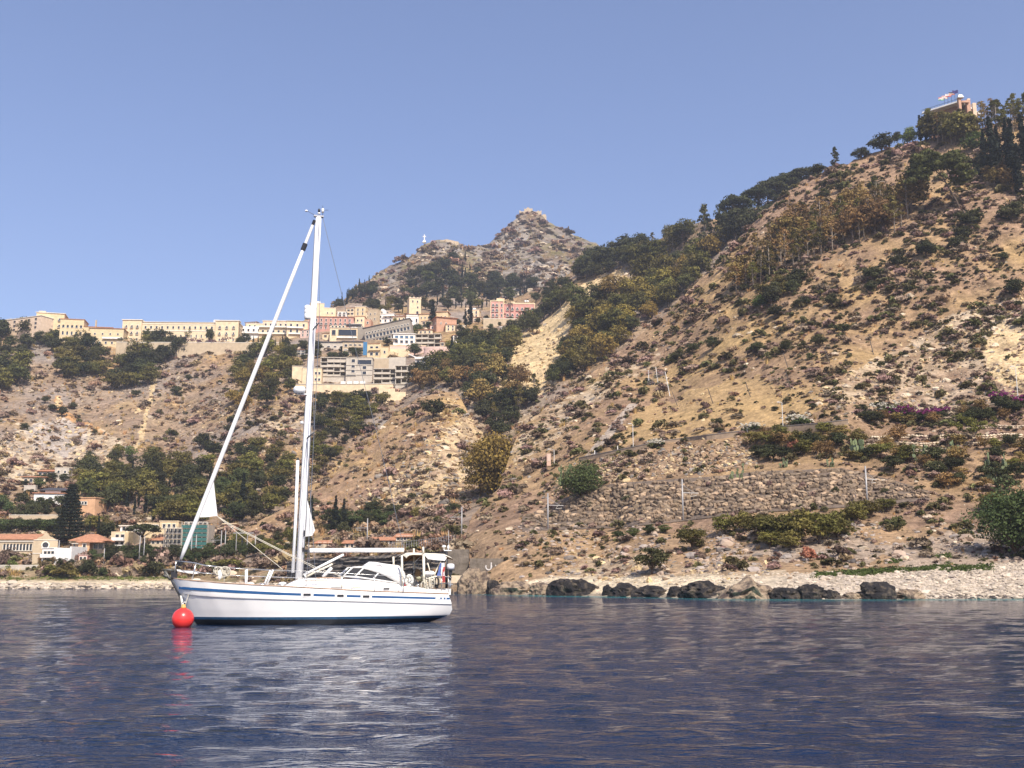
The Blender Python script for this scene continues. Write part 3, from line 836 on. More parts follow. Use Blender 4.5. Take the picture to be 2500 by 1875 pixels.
def cover(name, label, T, n, xr, yr, seed, accept, sizes, weights, green=0.0):
    x, y, V, r = sample(T, n, xr, yr, seed, accept)
    m = len(x)
    pick = r.choice(8, m, p=np.array(weights) / sum(weights))
    s = np.exp(np.clip(r.normal(-.18, .62, m), -1.4, 1.15)) * np.where(pick < 4, sizes[0], np.where(pick < 6, sizes[1], sizes[2]))
    s = s * np.clip(V[:, 1] / 330, .62, 1.3) if T in (TA,) else s
    sz = np.stack([s * r.uniform(.85, 1.25, m), s * r.uniform(.85, 1.25, m), s * r.uniform(.7, 1.1, m)], -1)
    return scatter(name, label, V - np.array([0, 0, .08]), sz, pick, ng_scrub)
BEACH_A = curve([(1050, 1445), (1150, 1430), (1250, 1420), (1350, 1402), (1550, 1402), (1750, 1398), (2000, 1396), (2200, 1390), (2500, 1368), (2740, 1360)])
PATCH_PALE = [(1980, 960), (2200, 850), (2330, 770), (2500, 720), (2740, 700), (2740, 990), (2400, 1000), (2050, 1020)]
def acc_A(x, y, r):
    k = .5 + .75 * n2(x, y, 60, 77) + .6 * n2(x, y, 17, 78)
    k = np.where(in_poly(x, y, [(2400, 850), (2430, 790), (2490, 800), (2560, 830), (2560, 960), (2420, 940)]), .12, k)
    k = np.where(in_poly(x, y, [(1440, 1090), (1600, 980), (1800, 930), (2000, 950), (2050, 1010), (1900, 1035), (1600, 1075)]), k * .55, k) + .35 * n2(x, y, 150, 83)
    wall = in_poly(x, y, [(1300, 1290), (1390, 1210), (1500, 1180), (1840, 1150), (2050, 1140), (2230, 1185), (2220, 1215), (1900, 1240), (1640, 1265)])
    k = np.where(wall, 0, k)
    k = k * np.interp(y, [300, 900, 1100, 1300], [1.15, 1.0, .62, .4])
    return (r.random(len(x)) < k) & (y < BEACH_A(x))
cover('hillside_scrub', 'low mauve and brown scrub dotted over the right hillside', TA, 12500, (1105, 2740), (240, 1440), 1, acc_A, (.95, .8, .8), (6, 3.5, 3.5, 1.6, 0, 0, 0, 0))
cover('dry_grass', 'straw coloured dry grass tufts over the right hillside', TA, 42000, (1105, 2740), (240, 1440), 2, acc_A, (1, 1.05, 1), (0, 0, 0, 0, 1, 1, 0, 0))
cover('loose_stones', 'pale loose stones on the right hillside', TA, 5500, (1105, 2740), (500, 1440), 3, lambda x, y, r: (r.random(len(x)) < np.where(in_poly(x, y, PATCH_PALE), .6, .16)) & (y < BEACH_A(x)), (1, 1, .9), (0, 0, 0, 0, 0, 0, 1, 1))
cover('spur_scrub', 'low brown scrub on the pointed spur', TB, 4200, (570, 1240), (950, 1300), 4, lambda x, y, r: r.random(len(x)) < .6 + n2(x, y, 50, 78), (1.35, 1.1, 1.2), (3, 4, 3, .8, 2, 2, 1.5, 1.5))
def acc_D(x, y, r):
    k = .55 + .8 * n2(x, y, 60, 79) + .6 * n2(x, y, 15, 80)
    k = np.where((y > 960) & (y < 1130) & (x < 330), k * .55, k)
    town = in_poly(x, y, [(700, 800), (900, 745), (1110, 730), (1310, 720), (1310, 790), (1110, 890), (1010, 960), (720, 960)])
    return (r.random(len(x)) < np.where(town, .12, k)) & (y < np.interp(x, [-220, 480, 700, 1150], [1408, 1408, 1430, 1440])) & (y > 845 - 600 * smooth01(1100, 1500, x))
SCARP = [(1190, 990), (1222, 914), (1249, 885), (1256, 834), (1284, 812), (1322, 786), (1390, 730), (1440, 680), (1520, 662), (1545, 690), (1486, 716), (1448, 745), (1408, 773), (1385, 812), (1362, 872), (1358, 925), (1280, 975)]
cover('far_hillside_scrub', 'olive and mauve scrub over the far hillside below the town', TD, 62000, (-210, 2100), (560, 1430), 5, lambda x, y, r: acc_D(x, y, r) & ~(in_poly(x, y, SCARP) & (r.random(len(x)) < .93)), (1.5, 1.4, 1.3), (3.5, 3, 3, 4.5, 1.2, 1.2, 1.0, 1.0))
cover('mountain_scrub', 'dark low bushes dotted over the rocky mountain', TE, 12000, (655, 1690), (510, 800), 6, lambda x, y, r: r.random(len(x)) < .62 + 1.1 * n2(x, y, 40, 81), (3.1, 2, 3), (1.5, 2, 2, 4.5, 0, 0, 1.6, 1.6))
# ------------------------------------------------------------------ trees and large shrubs
# the wood behind the right-hand ridge
wood([(1385, 900), (1400, 790), (1470, 745), (1540, 700), (1640, 660), (1780, 590), (1725, 665), (1625, 765), (1520, 850), (1430, 915)], 50, 20, ['olive', 'gold', 'gold', 'olive', 'pine'], (42, 74), TD,
     'yellow-green rounded tree right of the cream rock scar', 'trees of the wood behind the ridge', 11)
wood([(1400, 700), (1430, 650), (1560, 612), (1590, 640), (1520, 668), (1440, 688)], 20, 17, ['dark', 'dark', 'pine'], (38, 58), TD,
     'dark evergreen on the skyline left of the ridge wood', 'dark skyline evergreens left of the ridge wood', 12)
wood([(1540, 630), (1600, 600), (1700, 575), (1720, 600), (1640, 640), (1560, 660)], 12, 18, ['olive', 'tallolive'], (38, 60), TD,
     'olive-brown tree on the skyline right of the dark evergreens', 'olive skyline trees on the ridge', 13)
tree('conifer', 1722, 618, 128, TD, 'tall dense dark conifer standing highest on the wooded skyline', wide=.85)
tree('conifer', 1757, 606, 92, TD, 'shorter dark conifer just right of the tallest one on the skyline', wide=.95)
tree('umbrella', 1668, 612, 60, TD, 'domed dark pine with a thin spire tree behind, left of the tall conifer', wide=1.0)
tree('cypress', 1676, 590, 55, TD, 'thin spire tree poking above the domed pine')
tree('umbrella', 1800, 578, 105, TD, 'umbrella pine with broad dark crown, lowest of the ridge row', wide=.95)
tree('umbrella', 1853, 548, 92, TD, 'umbrella pine in the middle of the ridge row with open trunks', wide=1.15)
tree('umbrella', 1905, 505, 72, TD, 'umbrella pine high on the ridge, third of the row', wide=1.5)
tree('umbrella', 1965, 470, 58, TD, 'flat topped umbrella pine at the upper end of the ridge row', wide=1.7)
wood([(1768, 598), (1785, 572), (1840, 556), (1850, 566), (1800, 590)], 9, 11, ['dark', 'dark', 'pine'], (52, 84), TD, 'dark evergreen under the lowest umbrella pines', 'evergreens under the umbrella pines', 18)
wood([(1860, 540), (1900, 508), (1990, 452), (2000, 460), (1930, 505), (1880, 545)], 14, 11, ['dark', 'dark', 'olive'], (30, 46), TD, 'dark undergrowth behind the upper ridge line', 'undergrowth behind the upper ridge', 19)
tree('umbrella', 1880, 525, 84, TD, 'umbrella pine between the middle and third one of the ridge row', wide=1.2); tree('umbrella', 1935, 488, 66, TD, 'umbrella pine just below the uppermost one of the ridge row', wide=1.5)
tree('lime', 1830, 566, 34, TD, 'small light green tree below the umbrella pines')
tree('lime', 1795, 585, 30, TD, 'small pale green tree at the foot of the lowest umbrella pine')
# left of the cream scar, and the gully
wood([(1105, 905), (1110, 865), (1150, 850), (1200, 842), (1262, 828), (1340, 772), (1378, 738), (1388, 742), (1318, 790), (1282, 815), (1252, 840), (1243, 880), (1212, 915), (1130, 930)], 44, 16, ['pine', 'pine', 'dark', 'olive'], (38, 60), TD,
     'dark pine on the slope left of the cream rock scar', 'pines left of the cream scar', 14)
wood([(985, 955), (1000, 925), (1100, 900), (1215, 920), (1200, 955), (1130, 950), (1090, 948)], 20, 20, ['brown', 'olive', 'dark', 'tallolive'], (40, 66), TD,
     'brown and olive tree below the unfinished concrete hotel', 'trees below the concrete hotel', 15)
wood([(1135, 975), (1220, 935), (1300, 965), (1305, 985), (1255, 1050), (1215, 1085), (1180, 1050)], 22, 20, ['dark', 'tallolive', 'dark', 'brown'], (46, 76), TD,
     'dark tangled tree in the gully between spur and near hill', 'gully trees', 16)
wood([(1345, 945), (1355, 870), (1385, 845), (1400, 880), (1390, 925), (1365, 950)], 8, 16, ['dark', 'pine'], (38, 55), TD,
     'dark pine at the right foot of the cream scar', 'pines at the foot of the scar', 17)
tree('pine', 1408, 770, 82, TD, 'large dark pine standing on the upper lip of the cream scar', wide=.8)
tree('pine', 1300, 820, 52, TD, 'dark pine jutting into the left edge of the cream scar')
tree('biggold', 1203, 1232, 172, TB, 'big golden olive tree with dense crown in front of the spur', wide=.95)
tree('dark', 1057, 1027, 58, TB, 'single dark green tree alone on the spur face', wide=1.05)
tree('dark', 878, 990, 42, TD, 'round dark bush tree under the long concrete wall', wide=1.4)
# far hill top by the hotels
wood([(-120, 880), (-100, 830), (60, 812), (108, 835), (90, 870), (0, 900)], 16, 22, ['dark', 'pine'], (34, 56), TD, 'dark tree below the far left hotel', 'trees below the far left hotel', 21)
wood([(110, 838), (200, 835), (225, 850), (180, 868), (120, 862)], 10, 17, ['dark', 'olive'], (28, 42), TD, 'dark tree in front of the yellow corner hotel', 'trees in front of the yellow hotel', 22)
wood([(-120, 960), (-80, 900), (60, 900), (90, 940), (40, 958)], 12, 22, ['olive', 'dark', 'pine'], (40, 60), TD, 'olive and dark tree on the slope at the far left', 'trees on the far left slope', 23)
wood([(150, 930), (150, 880), (220, 868), (255, 890), (245, 925), (200, 930)], 12, 18, ['pine', 'dark', 'olive'], (36, 54), TD, 'pine in the round clump below the yellow hotel', 'clump of pines below the yellow hotel', 24)
wood([(270, 955), (280, 900), (340, 880), (375, 900), (365, 945), (300, 958)], 14, 18, ['dark', 'pine', 'olive'], (38, 56), TD, 'dark tree in the clump below the long hotel terrace', 'clump below the hotel terrace', 25)
wood([(355, 890), (365, 850), (435, 852), (440, 875), (400, 895)], 8, 20, ['olive', 'dark'], (38, 52), TD, 'olive tree against the hotel terrace wall', 'trees against the terrace wall', 26)
wood([(560, 1000), (590, 900), (640, 860), (705, 868), (712, 960), (660, 990), (610, 1015)], 23, 22, ['olive', 'pine', 'olive', 'gold'], (34, 54), TD, 'olive-green pine on the slope left of the mast', 'pines left of the mast', 27)
wood([(700, 850), (580, 850), (585, 842), (700, 838)], 10, 12, ['dark', 'cypress'], (20, 32), TD, 'small dark tree along the terrace left of the mast', 'terrace trees left of the mast', 28)
tree('dark', 495, 1098, 40, TD, 'left one of two dark bushes on the slope beside the forestay', wide=1.3)
tree('dark', 520, 1118, 42, TD, 'right one of two dark bushes on the slope beside the forestay', wide=1.3)
for x, y, h in ((110, 985, 18), (150, 1018, 26), (178, 1000, 18), (128, 1005, 20), (332, 970, 20), (428, 965, 24), (230, 1062, 14), (250, 885, 14), (60, 1050, 18), (460, 930, 16), (560, 1060, 26), (610, 1045, 20)):
    tree('dark', x, y, h, TD, 'small dark bush tree alone on the scrubby far slope', 'lone dark bushes on the far slope', 1.2)
for poly, n, s_ in (([(760, 1100), (850, 1010), (900, 990), (960, 985), (900, 1040), (840, 1100), (770, 1170)], 26, 31), ([(740, 1000), (850, 975), (880, 1000), (780, 1060)], 10, 32)):
    wood(poly, n, 18, ['olive', 'dark', 'olive'], (24, 42), TD, 'low olive tree in the fold left of the spur', 'trees in the fold left of the spur', s_)
# lower left: pine wood, gardens
wood([(160, 1210), (200, 1175), (300, 1165), (470, 1150), (520, 1200), (500, 1285), (430, 1290), (330, 1262), (230, 1252)], 54, 21, ['dark', 'pine', 'olive', 'dark', 'cypress'], (38, 66), TD,
     'dark pine of the dense wood at lower left', 'pines of the lower left wood', 33)
wood([(520, 1290), (520, 1190), (600, 1150), (700, 1180), (700, 1260), (640, 1290)], 26, 20, ['olive', 'dark', 'olive', 'green'], (34, 56), TD, 'olive-green tree between the forestay and the mast', 'trees between forestay and mast', 34)
wood([(500, 1150), (640, 1090), (720, 1110), (720, 1170), (600, 1180)], 12, 24, ['dark', 'olive'], (30, 48), TD, 'dark bush tree on the slope above the railway left of the mast', 'bush trees above the railway', 35)
tree('cypress', 591, 1266, 112, TD, 'single tall cypress between the forestay and the mast', wide=1.15)
for x, y, h in ((818, 1308, 98), (838, 1308, 90), (760, 1290, 80)):
    tree('cypress', x, y, h, TB if x > 780 else TD, {818: 'taller left one of two cypresses right of the mast', 838: 'right one of two cypresses right of the mast', 760: 'dark cypress just beside the mast sail'}[x], wide=1.2)
wood([(780, 1312), (800, 1290), (900, 1265), (960, 1268), (960, 1300), (880, 1312)], 15, 18, ['dark', 'green', 'dark'], (30, 50), TB, 'dark garden tree behind the low red roofs', 'garden trees behind the red roofs', 36)
wood([(1010, 1318), (1020, 1275), (1110, 1262), (1150, 1280), (1140, 1308), (1060, 1322)], 14, 18, ['dark', 'olive', 'dark'], (30, 52), TB, 'dark tree beside the villa with the magenta hedge', 'trees beside the small villa', 37)
tree('norfolk', 167, 1330, 150, TD, 'tall tiered norfolk pine beside the stone church', wide=1.0)
wood([(10, 1290), (0, 1240), (90, 1225), (150, 1235), (150, 1265), (60, 1275)], 12, 20, ['dark', 'green', 'dark'], (26, 44), TD, 'dark garden tree below the arched villa', 'garden trees below the arched villa', 38)
wood([(40, 1195), (60, 1180), (90, 1178), (150, 1165), (160, 1178), (100, 1196)], 8, 16, ['green', 'dark'], (18, 30), TD, 'green garden tree below the uppermost villas', 'garden trees below the uppermost villas', 39)
wood([(190, 1135), (270, 1110), (370, 1112), (400, 1130), (300, 1160), (200, 1165)], 14, 20, ['dark', 'olive', 'lime'], (22, 36), TD, 'olive bush tree on the terraces above the pine wood', 'bush trees above the pine wood', 40)
for i, x in enumerate(range(-100, 140, 17)):
    tree('green', x, 1299, 32, TD, 'clipped dark green tree of the hedge row behind the church', 'hedge row behind the church', 1.25)
wood([(200, 1325), (215, 1290), (265, 1285), (270, 1330), (240, 1340)], 8, 16, ['olive', 'dark', 'cypress'], (34, 60), TD, 'grey-green tree behind the orange roofed house', 'trees behind the orange house', 41)
tree('umbrella', 345, 1345, 66, TD, 'broad green umbrella pine in front of the yellow blocks', wide=1.5)
wood([(225, 1375), (250, 1355), (380, 1352), (500, 1365), (500, 1378), (300, 1382)], 26, 15, ['dark', 'green'], (22, 38), TD, 'dense dark shrub tree along the railway at lower left', 'railway hedge trees at lower left', 42)
wood([(500, 1370), (520, 1340), (700, 1320), (760, 1330), (740, 1350), (560, 1372)], 22, 18, ['dark', 'olive', 'green'], (24, 42), TD, 'dark bush behind the bow of the yacht', 'bushes behind the bow', 43)
wood([(90, 1372), (150, 1372), (190, 1378), (150, 1385), (90, 1384)], 8, 12, ['dark', 'brown'], (14, 22), TD, 'dark hedge bush in front of the white house', 'hedge in front of the white house', 44)
for x, y, h, w, k, lb in ((25, 1392, 34, 34, 'lime', 'pale grey-green round bush at the far left shore'), (10, 1385, 40, 38, 'brown', 'dark maroon bush at the far left shore'),
                          (120, 1408, 34, 70, 'olive', 'low olive bush left on the far bank'), (165, 1408, 40, 80, 'olive', 'wide olive bush in the middle of the far bank'), (215, 1405, 48, 50, 'dark', 'dark green bush on the far bank under the orange house'),
                          (252, 1407, 28, 32, 'green', 'small green bush on the far bank'), (368, 1410, 52, 60, 'dark', 'dark bush on the far bank just ahead of the bow'), (335, 1398, 30, 30, 'brown', 'small brown bush on the far bank'),
                          (560, 1395, 40, 90, 'olive', 'olive bush on the bank behind the bow rail'), (640, 1392, 40, 90, 'brown', 'brown bush on the bank behind the mast')):
    shrub(k, x, y, h, w, TD, lb)
# town and the foot of the mountain
wood([(985, 745), (1000, 690), (1080, 668), (1180, 700), (1310, 705), (1330, 735), (1200, 750), (1060, 745)], 54, 15, ['cypress', 'dark', 'cypress', 'dark', 'pine'], (26, 46), TE,
     'dark cypress or pine in the grove behind the hill town', 'grove behind the hill town', 51)
wood([(1060, 680), (1100, 640), (1160, 640), (1180, 680), (1120, 700)], 10, 18, ['dark', 'cypress'], (20, 34), TE, 'dark tree high on the mountain flank', 'trees on the mountain flank', 52)
wood([(815, 768), (830, 735), (880, 712), (905, 700), (915, 720), (860, 758)], 16, 13, ['cypress', 'dark', 'cypress'], (24, 42), TE, 'dark cypress on the skyline left of the mountain', 'skyline cypresses left of the mountain', 53)
wood([(868, 762), (900, 750), (1000, 742), (1130, 742), (1190, 748), (1190, 758), (1080, 762), (960, 766)], 40, 10, ['dark', 'olive', 'cypress', 'dark'], (16, 30), TD, 'dark tree behind the roofs of the hill town', 'trees behind the town roofs', 58)
wood([(1306, 770), (1300, 745), (1350, 715), (1385, 700), (1390, 715), (1340, 760)], 12, 13, ['dark', 'pine'], (22, 36), TD, 'dark pine right of the pink hotel', 'pines right of the pink hotel', 59)
tree('cypress', 1057, 800, 68, TD, 'tall cypress standing in front of the yellow convent', wide=1.5)
tree('cypress', 1148, 792, 58, TD, 'tall dark cypress left of the pink hotel', wide=1.5)
tree('cypress', 1136, 800, 48, TD, 'shorter cypress beside the tall one left of the pink hotel', wide=1.4)
tree('cypress', 1103, 892, 72, TD, 'slim cypress at the right end of the pink curved terrace', wide=1.3)
wood([(1110, 830), (1130, 790), (1200, 782), (1300, 782), (1330, 770), (1300, 800), (1200, 830), (1130, 850)], 24, 15, ['dark', 'olive', 'green', 'dark'], (11, 20), TD, 'garden tree on the slope below the pink hotel', 'garden trees below the pink hotel', 54)
wood([(985, 835), (1000, 815), (960, 800), (1010, 790), (1050, 800), (1040, 812)], 6, 14, ['green', 'olive'], (16, 26), TD, 'green tree at the end of the stone arcade', 'trees at the end of the arcade', 55)
wood([(800, 872), (830, 862), (880, 868), (890, 880), (820, 885)], 7, 13, ['dark', 'green'], (14, 24), TD, 'dark shrub tree above the unfinished concrete hotel', 'shrub trees above the concrete hotel', 56)
wood([(700, 875), (700, 850), (775, 850), (775, 885), (730, 890)], 8, 15, ['olive', 'dark'], (18, 30), TD, 'olive bush on the slope behind the mast', 'bushes behind the mast', 57)
for x, y, h in ((1012, 872, 34), (945, 845, 22), (1098, 862, 26), (1115, 800, 22)):
    tree('dark', x, y, h, TD, 'round dark tree between the terraces of the hill town', 'round dark town trees', 1.1)
for x, y in ((1229, 780), (1246, 782)):   # two palms by the pink hotel
    base = TD.ground(x, y); k = px_at(base.y, y)
    o = empty('palm_tree', base); b = MB(); H = (44 if x < 1240 else 58) / k
    b.tube([(0, 0, -.5), (.1, 0, H * .6), (0, .1, H)], [.28, .22, .2], n=6); b.build('trunk', m_bark, o, True)
    b = MB()
    for i in range(26):
        a = random.uniform(0, 6.28); up = random.uniform(-.2, .9); L_ = random.uniform(2.4, 3.4)
        pts = [Vector((math.cos(a) * L_ * t, math.sin(a) * L_ * t, H + up * L_ * t - 1.0 * L_ * t * t)) for t in (0, .35, .7, 1)]
        sd = Vector((-math.sin(a), math.cos(a), 0))
        for j in range(3):
            w0, w1 = (.12, .42, .36, .05)[j:j + 2]
            b.add([pts[j] - sd * w0, pts[j] + sd * w0, pts[j + 1] + sd * w1, pts[j + 1] - sd * w1], [(0, 1, 2, 3)])
    b.build('crown', m_dark, o)
    tag(o, 'shorter palm in front of the pink hotel' if x < 1240 else 'tall palm rising before the roof of the pink hotel', 'palm')
# near hill: hotel wood and the trees of the upper slope
wood([(2385, 345), (2390, 318), (2420, 305), (2600, 280), (2720, 270), (2720, 300), (2500, 330), (2400, 350)], 30, 18, ['tallolive', 'tall', 'tallolive'], (58, 98), TA, 'olive-brown eucalyptus beside the hilltop hotel', 'eucalyptus beside the hilltop hotel', 61, (.9, 1.3))
wood([(2268, 346), (2300, 338), (2385, 340), (2370, 352), (2290, 355)], 20, 11, ['tallolive', 'olive', 'tallolive', 'tall'], (62, 88), TA, 'dark olive tree under the hotel terrace', 'trees under the hotel terrace', 62)
for x, y, h in ((2248, 345, 68), (2262, 346, 44)):
    tree('cypress', x, y, h, TA, {2248: 'dark cypress at the left edge of the hotel wood', 2262: 'shorter cypress beside the one at the left edge of the hotel wood'}[x], wide=1.6)
for i, (x, y, h) in enumerate(((2405, 405, 95), (2425, 440, 165), (2440, 420, 120), (2478, 455, 175), (2500, 400, 130), (2460, 390, 110), (2520, 440, 170), (2545, 420, 150), (2490, 480, 130))):
    tree('cypress', x, y, h, TA, 'tall dark cypress at the upper right edge', 'cypresses at the upper right edge', 1.25)
tree('dark', 2395, 438, 70, TA, 'small round crowned tree on a thin pale stem before the cypresses', wide=.45)
wood([(2380, 440), (2420, 430), (2500, 455), (2560, 460), (2500, 475), (2400, 465)], 8, 22, ['brown', 'dark'], (36, 60), TA, 'reddish brown tree among the cypress stems', 'brown trees among the cypresses', 63)
tree('lime', 2380, 370, 46, TA, 'bright green tree under the hotel right side', wide=1.2)
tree('lime', 2222, 352, 40, TA, 'bright green tree on the skyline left of the hotel', wide=1.1)
for x, y, h, w, k, lb in ((1998, 428, 28, 1.5, 'dark', 'low dark bush on the skyline, lowest of the upper row'), (2040, 412, 58, .95, 'conifer', 'dark ragged tree alone on the skyline of the near hill'),
                       (2102, 390, 30, 1.5, 'dark', 'low dark bush between the ragged tree and the domed one'), (2153, 372, 46, 1.35, 'dark', 'wide domed dark tree on the skyline'), (2192, 352, 32, .8, 'dark', 'small dark round tree right of the domed one')):
    tree(k, x, y, h, TA, lb, wide=w)
wood([(1790, 725), (1850, 705), (1950, 655), (2080, 600), (2190, 575), (2240, 540), (2230, 500), (2120, 520), (1990, 560), (1880, 620), (1800, 680)], 74, 15, ['tall', 'tall', 'tall', 'tallolive', 'brown'], (58, 105), TA,
     'thin dry golden eucalyptus on the upper near hill', 'golden eucalyptus stand', 64, (.95, 1.35))
wood([(1860, 740), (1900, 705), (1960, 690), (1950, 715), (1890, 755)], 8, 18, ['dark', 'dark', 'olive'], (36, 56), TA, 'dark undergrowth tree at the foot of the eucalyptus stand', 'dark trees at the foot of the stand', 65)
tree('lime', 1855, 752, 30, TA, 'rounded light green bush at the lower end of the eucalyptus stand', wide=1.4)
MID = ((1895, 778, 36), (1962, 752, 30), (2032, 750, 34), (2057, 818, 32), (2000, 848, 32), (1918, 862, 30), (2132, 690, 44), (2128, 715, 30), (2192, 655, 36), (2262, 630, 46), (2372, 560, 52), (2350, 590, 42), (2472, 545, 54), (2475, 725, 46),
       (1850, 868, 34), (1740, 855, 34), (1655, 880, 26), (1690, 865, 30), (2010, 490, 30), (2050, 470, 26), (2130, 470, 30), (2330, 610, 30), (2450, 640, 26), (1985, 1000, 16), (1755, 1040, 20), (2105, 1010, 24))
for x, y, h in MID:
    tree('dark', x, y, h, TA, 'dark green bush standing apart on the near slope', 'dark bushes on the near slope', 1.25)
# leaning pine
def leaning_pine():
    b0 = TA.ground(2344, 517); k = px_at(b0.y, 470)
    def q(x, y, dd=0): return P(x, y, b0.y + dd) - b0
    o = empty('leaning_pine', b0)
    b = MB()
    b.tube([q(2347, 522), q(2335, 490), q(2318, 462), q(2306, 440), q(2290, 415)], [.42, .36, .3, .24, .12], n=8)
    for pts in ([q(2316, 462), q(2312, 480), q(2304, 488)], [q(2308, 445), q(2280, 432, 2), q(2240, 430, 3)], [q(2306, 440), q(2330, 420, -2), q(2345, 405, -3)], [q(2300, 430), q(2270, 405), q(2250, 400)], [q(2296, 425), q(2300, 395, 3), q(2310, 380, 3)]):
        b.tube(pts, [.2, .13, .05], n=6)
    b.build('trunk', m_bark, o, True)
    r = np.random.default_rng(77); cs, rd, ct = [], [], []
    for x, y, n, sx, sy in ((2290, 395, 46, 46, 16), (2335, 385, 22, 22, 14), (2240, 425, 20, 26, 10), (2345, 425, 14, 16, 16), (2250, 400, 14, 22, 10)):
        for i in range(n):
            v = q(x + r.normal() * sx * .55, y + r.normal() * sy * .7, r.normal() * 3.2); cs.append(tuple(v)); rd.append(r.uniform(1.7, 3.0)); ct.append(150)
    link(bpy.data.objects.new('crown', leaf_mesh('crown', cs, rd, ct, .62, m_pine, 78, .5)), o)
    tag(o, 'large leaning pine with wide flat crown on the upper right slope', 'tree')
leaning_pine()
# lower near slope, terraces and road
tree('biggreen', 1420, 1222, 88, TA, 'dense bright green tree above the left end of the stone wall', wide=1.25)
tree('dark', 1592, 1402, 66, TA, 'dense dark green bush tree standing just above the beach', wide=1.35)
tree('olive', 1690, 1345, 58, TA, 'olive bush tree between the beach and the railway', wide=1.25)
for x, y, h in ((1512, 1318, 22), (1545, 1312, 24), (1585, 1306, 26), (1622, 1302, 22)):
    tree('green', x, y, h, TA, 'small round green bush in the row under the railway', 'green bush row under the railway', 1.4)
for x, y, h in ((1770, 1305, 46), (1815, 1300, 48), (1860, 1318, 62), (1905, 1330, 74), (1950, 1330, 80), (2000, 1328, 78), (2045, 1318, 66), (2085, 1280, 52), (2120, 1265, 44), (2165, 1250, 36), (1930, 1345, 46), (1880, 1340, 44)):
    tree('olive', x, y, h, TA, 'olive-brown thicket tree of the long dark mass under the wall', 'thicket under the stone wall', 1.35)
shrub('salmon', 1972, 1368, 40, 46, TA, 'salmon red round bush above the beach')
shrub('salmon', 1948, 1100, 34, 60, TA, 'dull pink bush below the road')
tree('biggreen', 2480, 1362, 165, TA, 'big bright green tree filling the lower right edge', wide=1.05)
tree('biggreen', 2580, 1366, 190, TA, 'second big green tree beyond the lower right edge', wide=1.1)
tree('gold', 2430, 1250, 46, TA, 'golden bush behind the big green tree', wide=1.6)
wood([(1830, 1130), (1850, 1075), (2060, 1055), (2060, 1110), (2000, 1135)], 22, 17, ['olive', 'brown', 'dark'], (28, 46), TA, 'brown and olive bush between the road and the stone wall', 'bushes between road and wall', 66, (1.1, 1.5))
wood([(2060, 1140), (2100, 1080), (2500, 1090), (2700, 1080), (2700, 1190), (2400, 1210), (2240, 1200), (2150, 1165)], 44, 20, ['olive', 'brown', 'dark', 'brown'], (26, 48), TA, 'dull brown bush on the lower terraces at right', 'bushes on the right terraces', 67, (1.1, 1.6))
wood([(2100, 1050), (2110, 1028), (2300, 1018), (2500, 995), (2700, 985), (2700, 1012), (2400, 1035), (2200, 1050)], 26, 18, ['dark', 'dark', 'brown'], (26, 40), TA, 'dark bush along the road at right', 'dark roadside bushes', 68, (1.2, 1.6))
def flowering(x, y, h, w, m, lb, cat, seed):
    base = TA.ground(x, y); k = px_at(base.y, y); o = empty('flowering_shrub', base)
    a = bpy.data.objects.new('foliage', random.choice(SHRUB['green' if m is m_white else 'dark'])); a.scale = (w / k / 3, w / k / 3, h / k / 2.4); link(a, o)
    r = np.random.default_rng(seed); n = 54
    cs = [(r.normal() * w / k * .27, r.normal() * w / k * .24, h / k * r.uniform(.45, 1.0)) for i in range(n)]
    link(bpy.data.objects.new('blossom', leaf_mesh('blossom', cs, [.42] * n, [18] * n, .24, m, seed)), o)
    tag(o, lb, cat)
flowering(1842, 1058, 26, 50, m_white, 'white oleander by the road, left one', 'shrub', 1)
flowering(1958, 1044, 32, 62, m_white, 'white oleander right of the roadside lamp post', 'shrub', 2)
flowering(2165, 1020, 36, 62, m_white, 'white oleander left of the magenta bougainvillea', 'shrub', 3)
flowering(1605, 1092, 20, 40, m_white, 'small white flowering bush on the road edge', 'shrub', 7)
flowering(2205, 1032, 40, 52, m_magenta, 'magenta bougainvillea beside the white oleander', 'shrub', 4)
flowering(2265, 1026, 26, 54, m_magenta, 'low magenta bougainvillea along the road', 'shrub', 5)
flowering(2305, 1020, 26, 50, m_magenta, 'magenta bougainvillea in the middle of the road row', 'shrub', 6)
flowering(2445, 985, 28, 60, m_magenta, 'magenta bougainvillea near the right lamp post', 'shrub', 8)
flowering(2495, 992, 26, 44, m_magenta, 'magenta bougainvillea at the right picture edge', 'shrub', 9)
def twisted_olive():
    b0 = TA.ground(2368, 1092); k = px_at(b0.y, 1050)
    def q(x, y, dd=0): return P(x, y, b0.y + dd) - b0
    o = empty('olive_tree', b0); b = MB()
    b.tube([q(2366, 1095), q(2372, 1080), q(2370, 1070), q(2384, 1056), q(2388, 1045)], [.34, .26, .24, .17, .09], n=7)
    b.tube([q(2371, 1070), q(2358, 1058), q(2346, 1050)], [.2, .14, .06], n=6); b.build('trunk', m_bark, o, True)
    r = np.random.default_rng(5); n = 44
    cs = [tuple(q(2375 + r.normal() * 27, 1036 + r.normal() * 11, r.normal() * 1.6)) for i in range(n)]
    link(bpy.data.objects.new('crown', leaf_mesh('crown', cs, [.75] * n, [34] * n, .3, m_oliv, 6, .7)), o)
    tag(o, 'olive tree with dark twisted trunk on the dry stone terraces', 'tree')
twisted_olive()
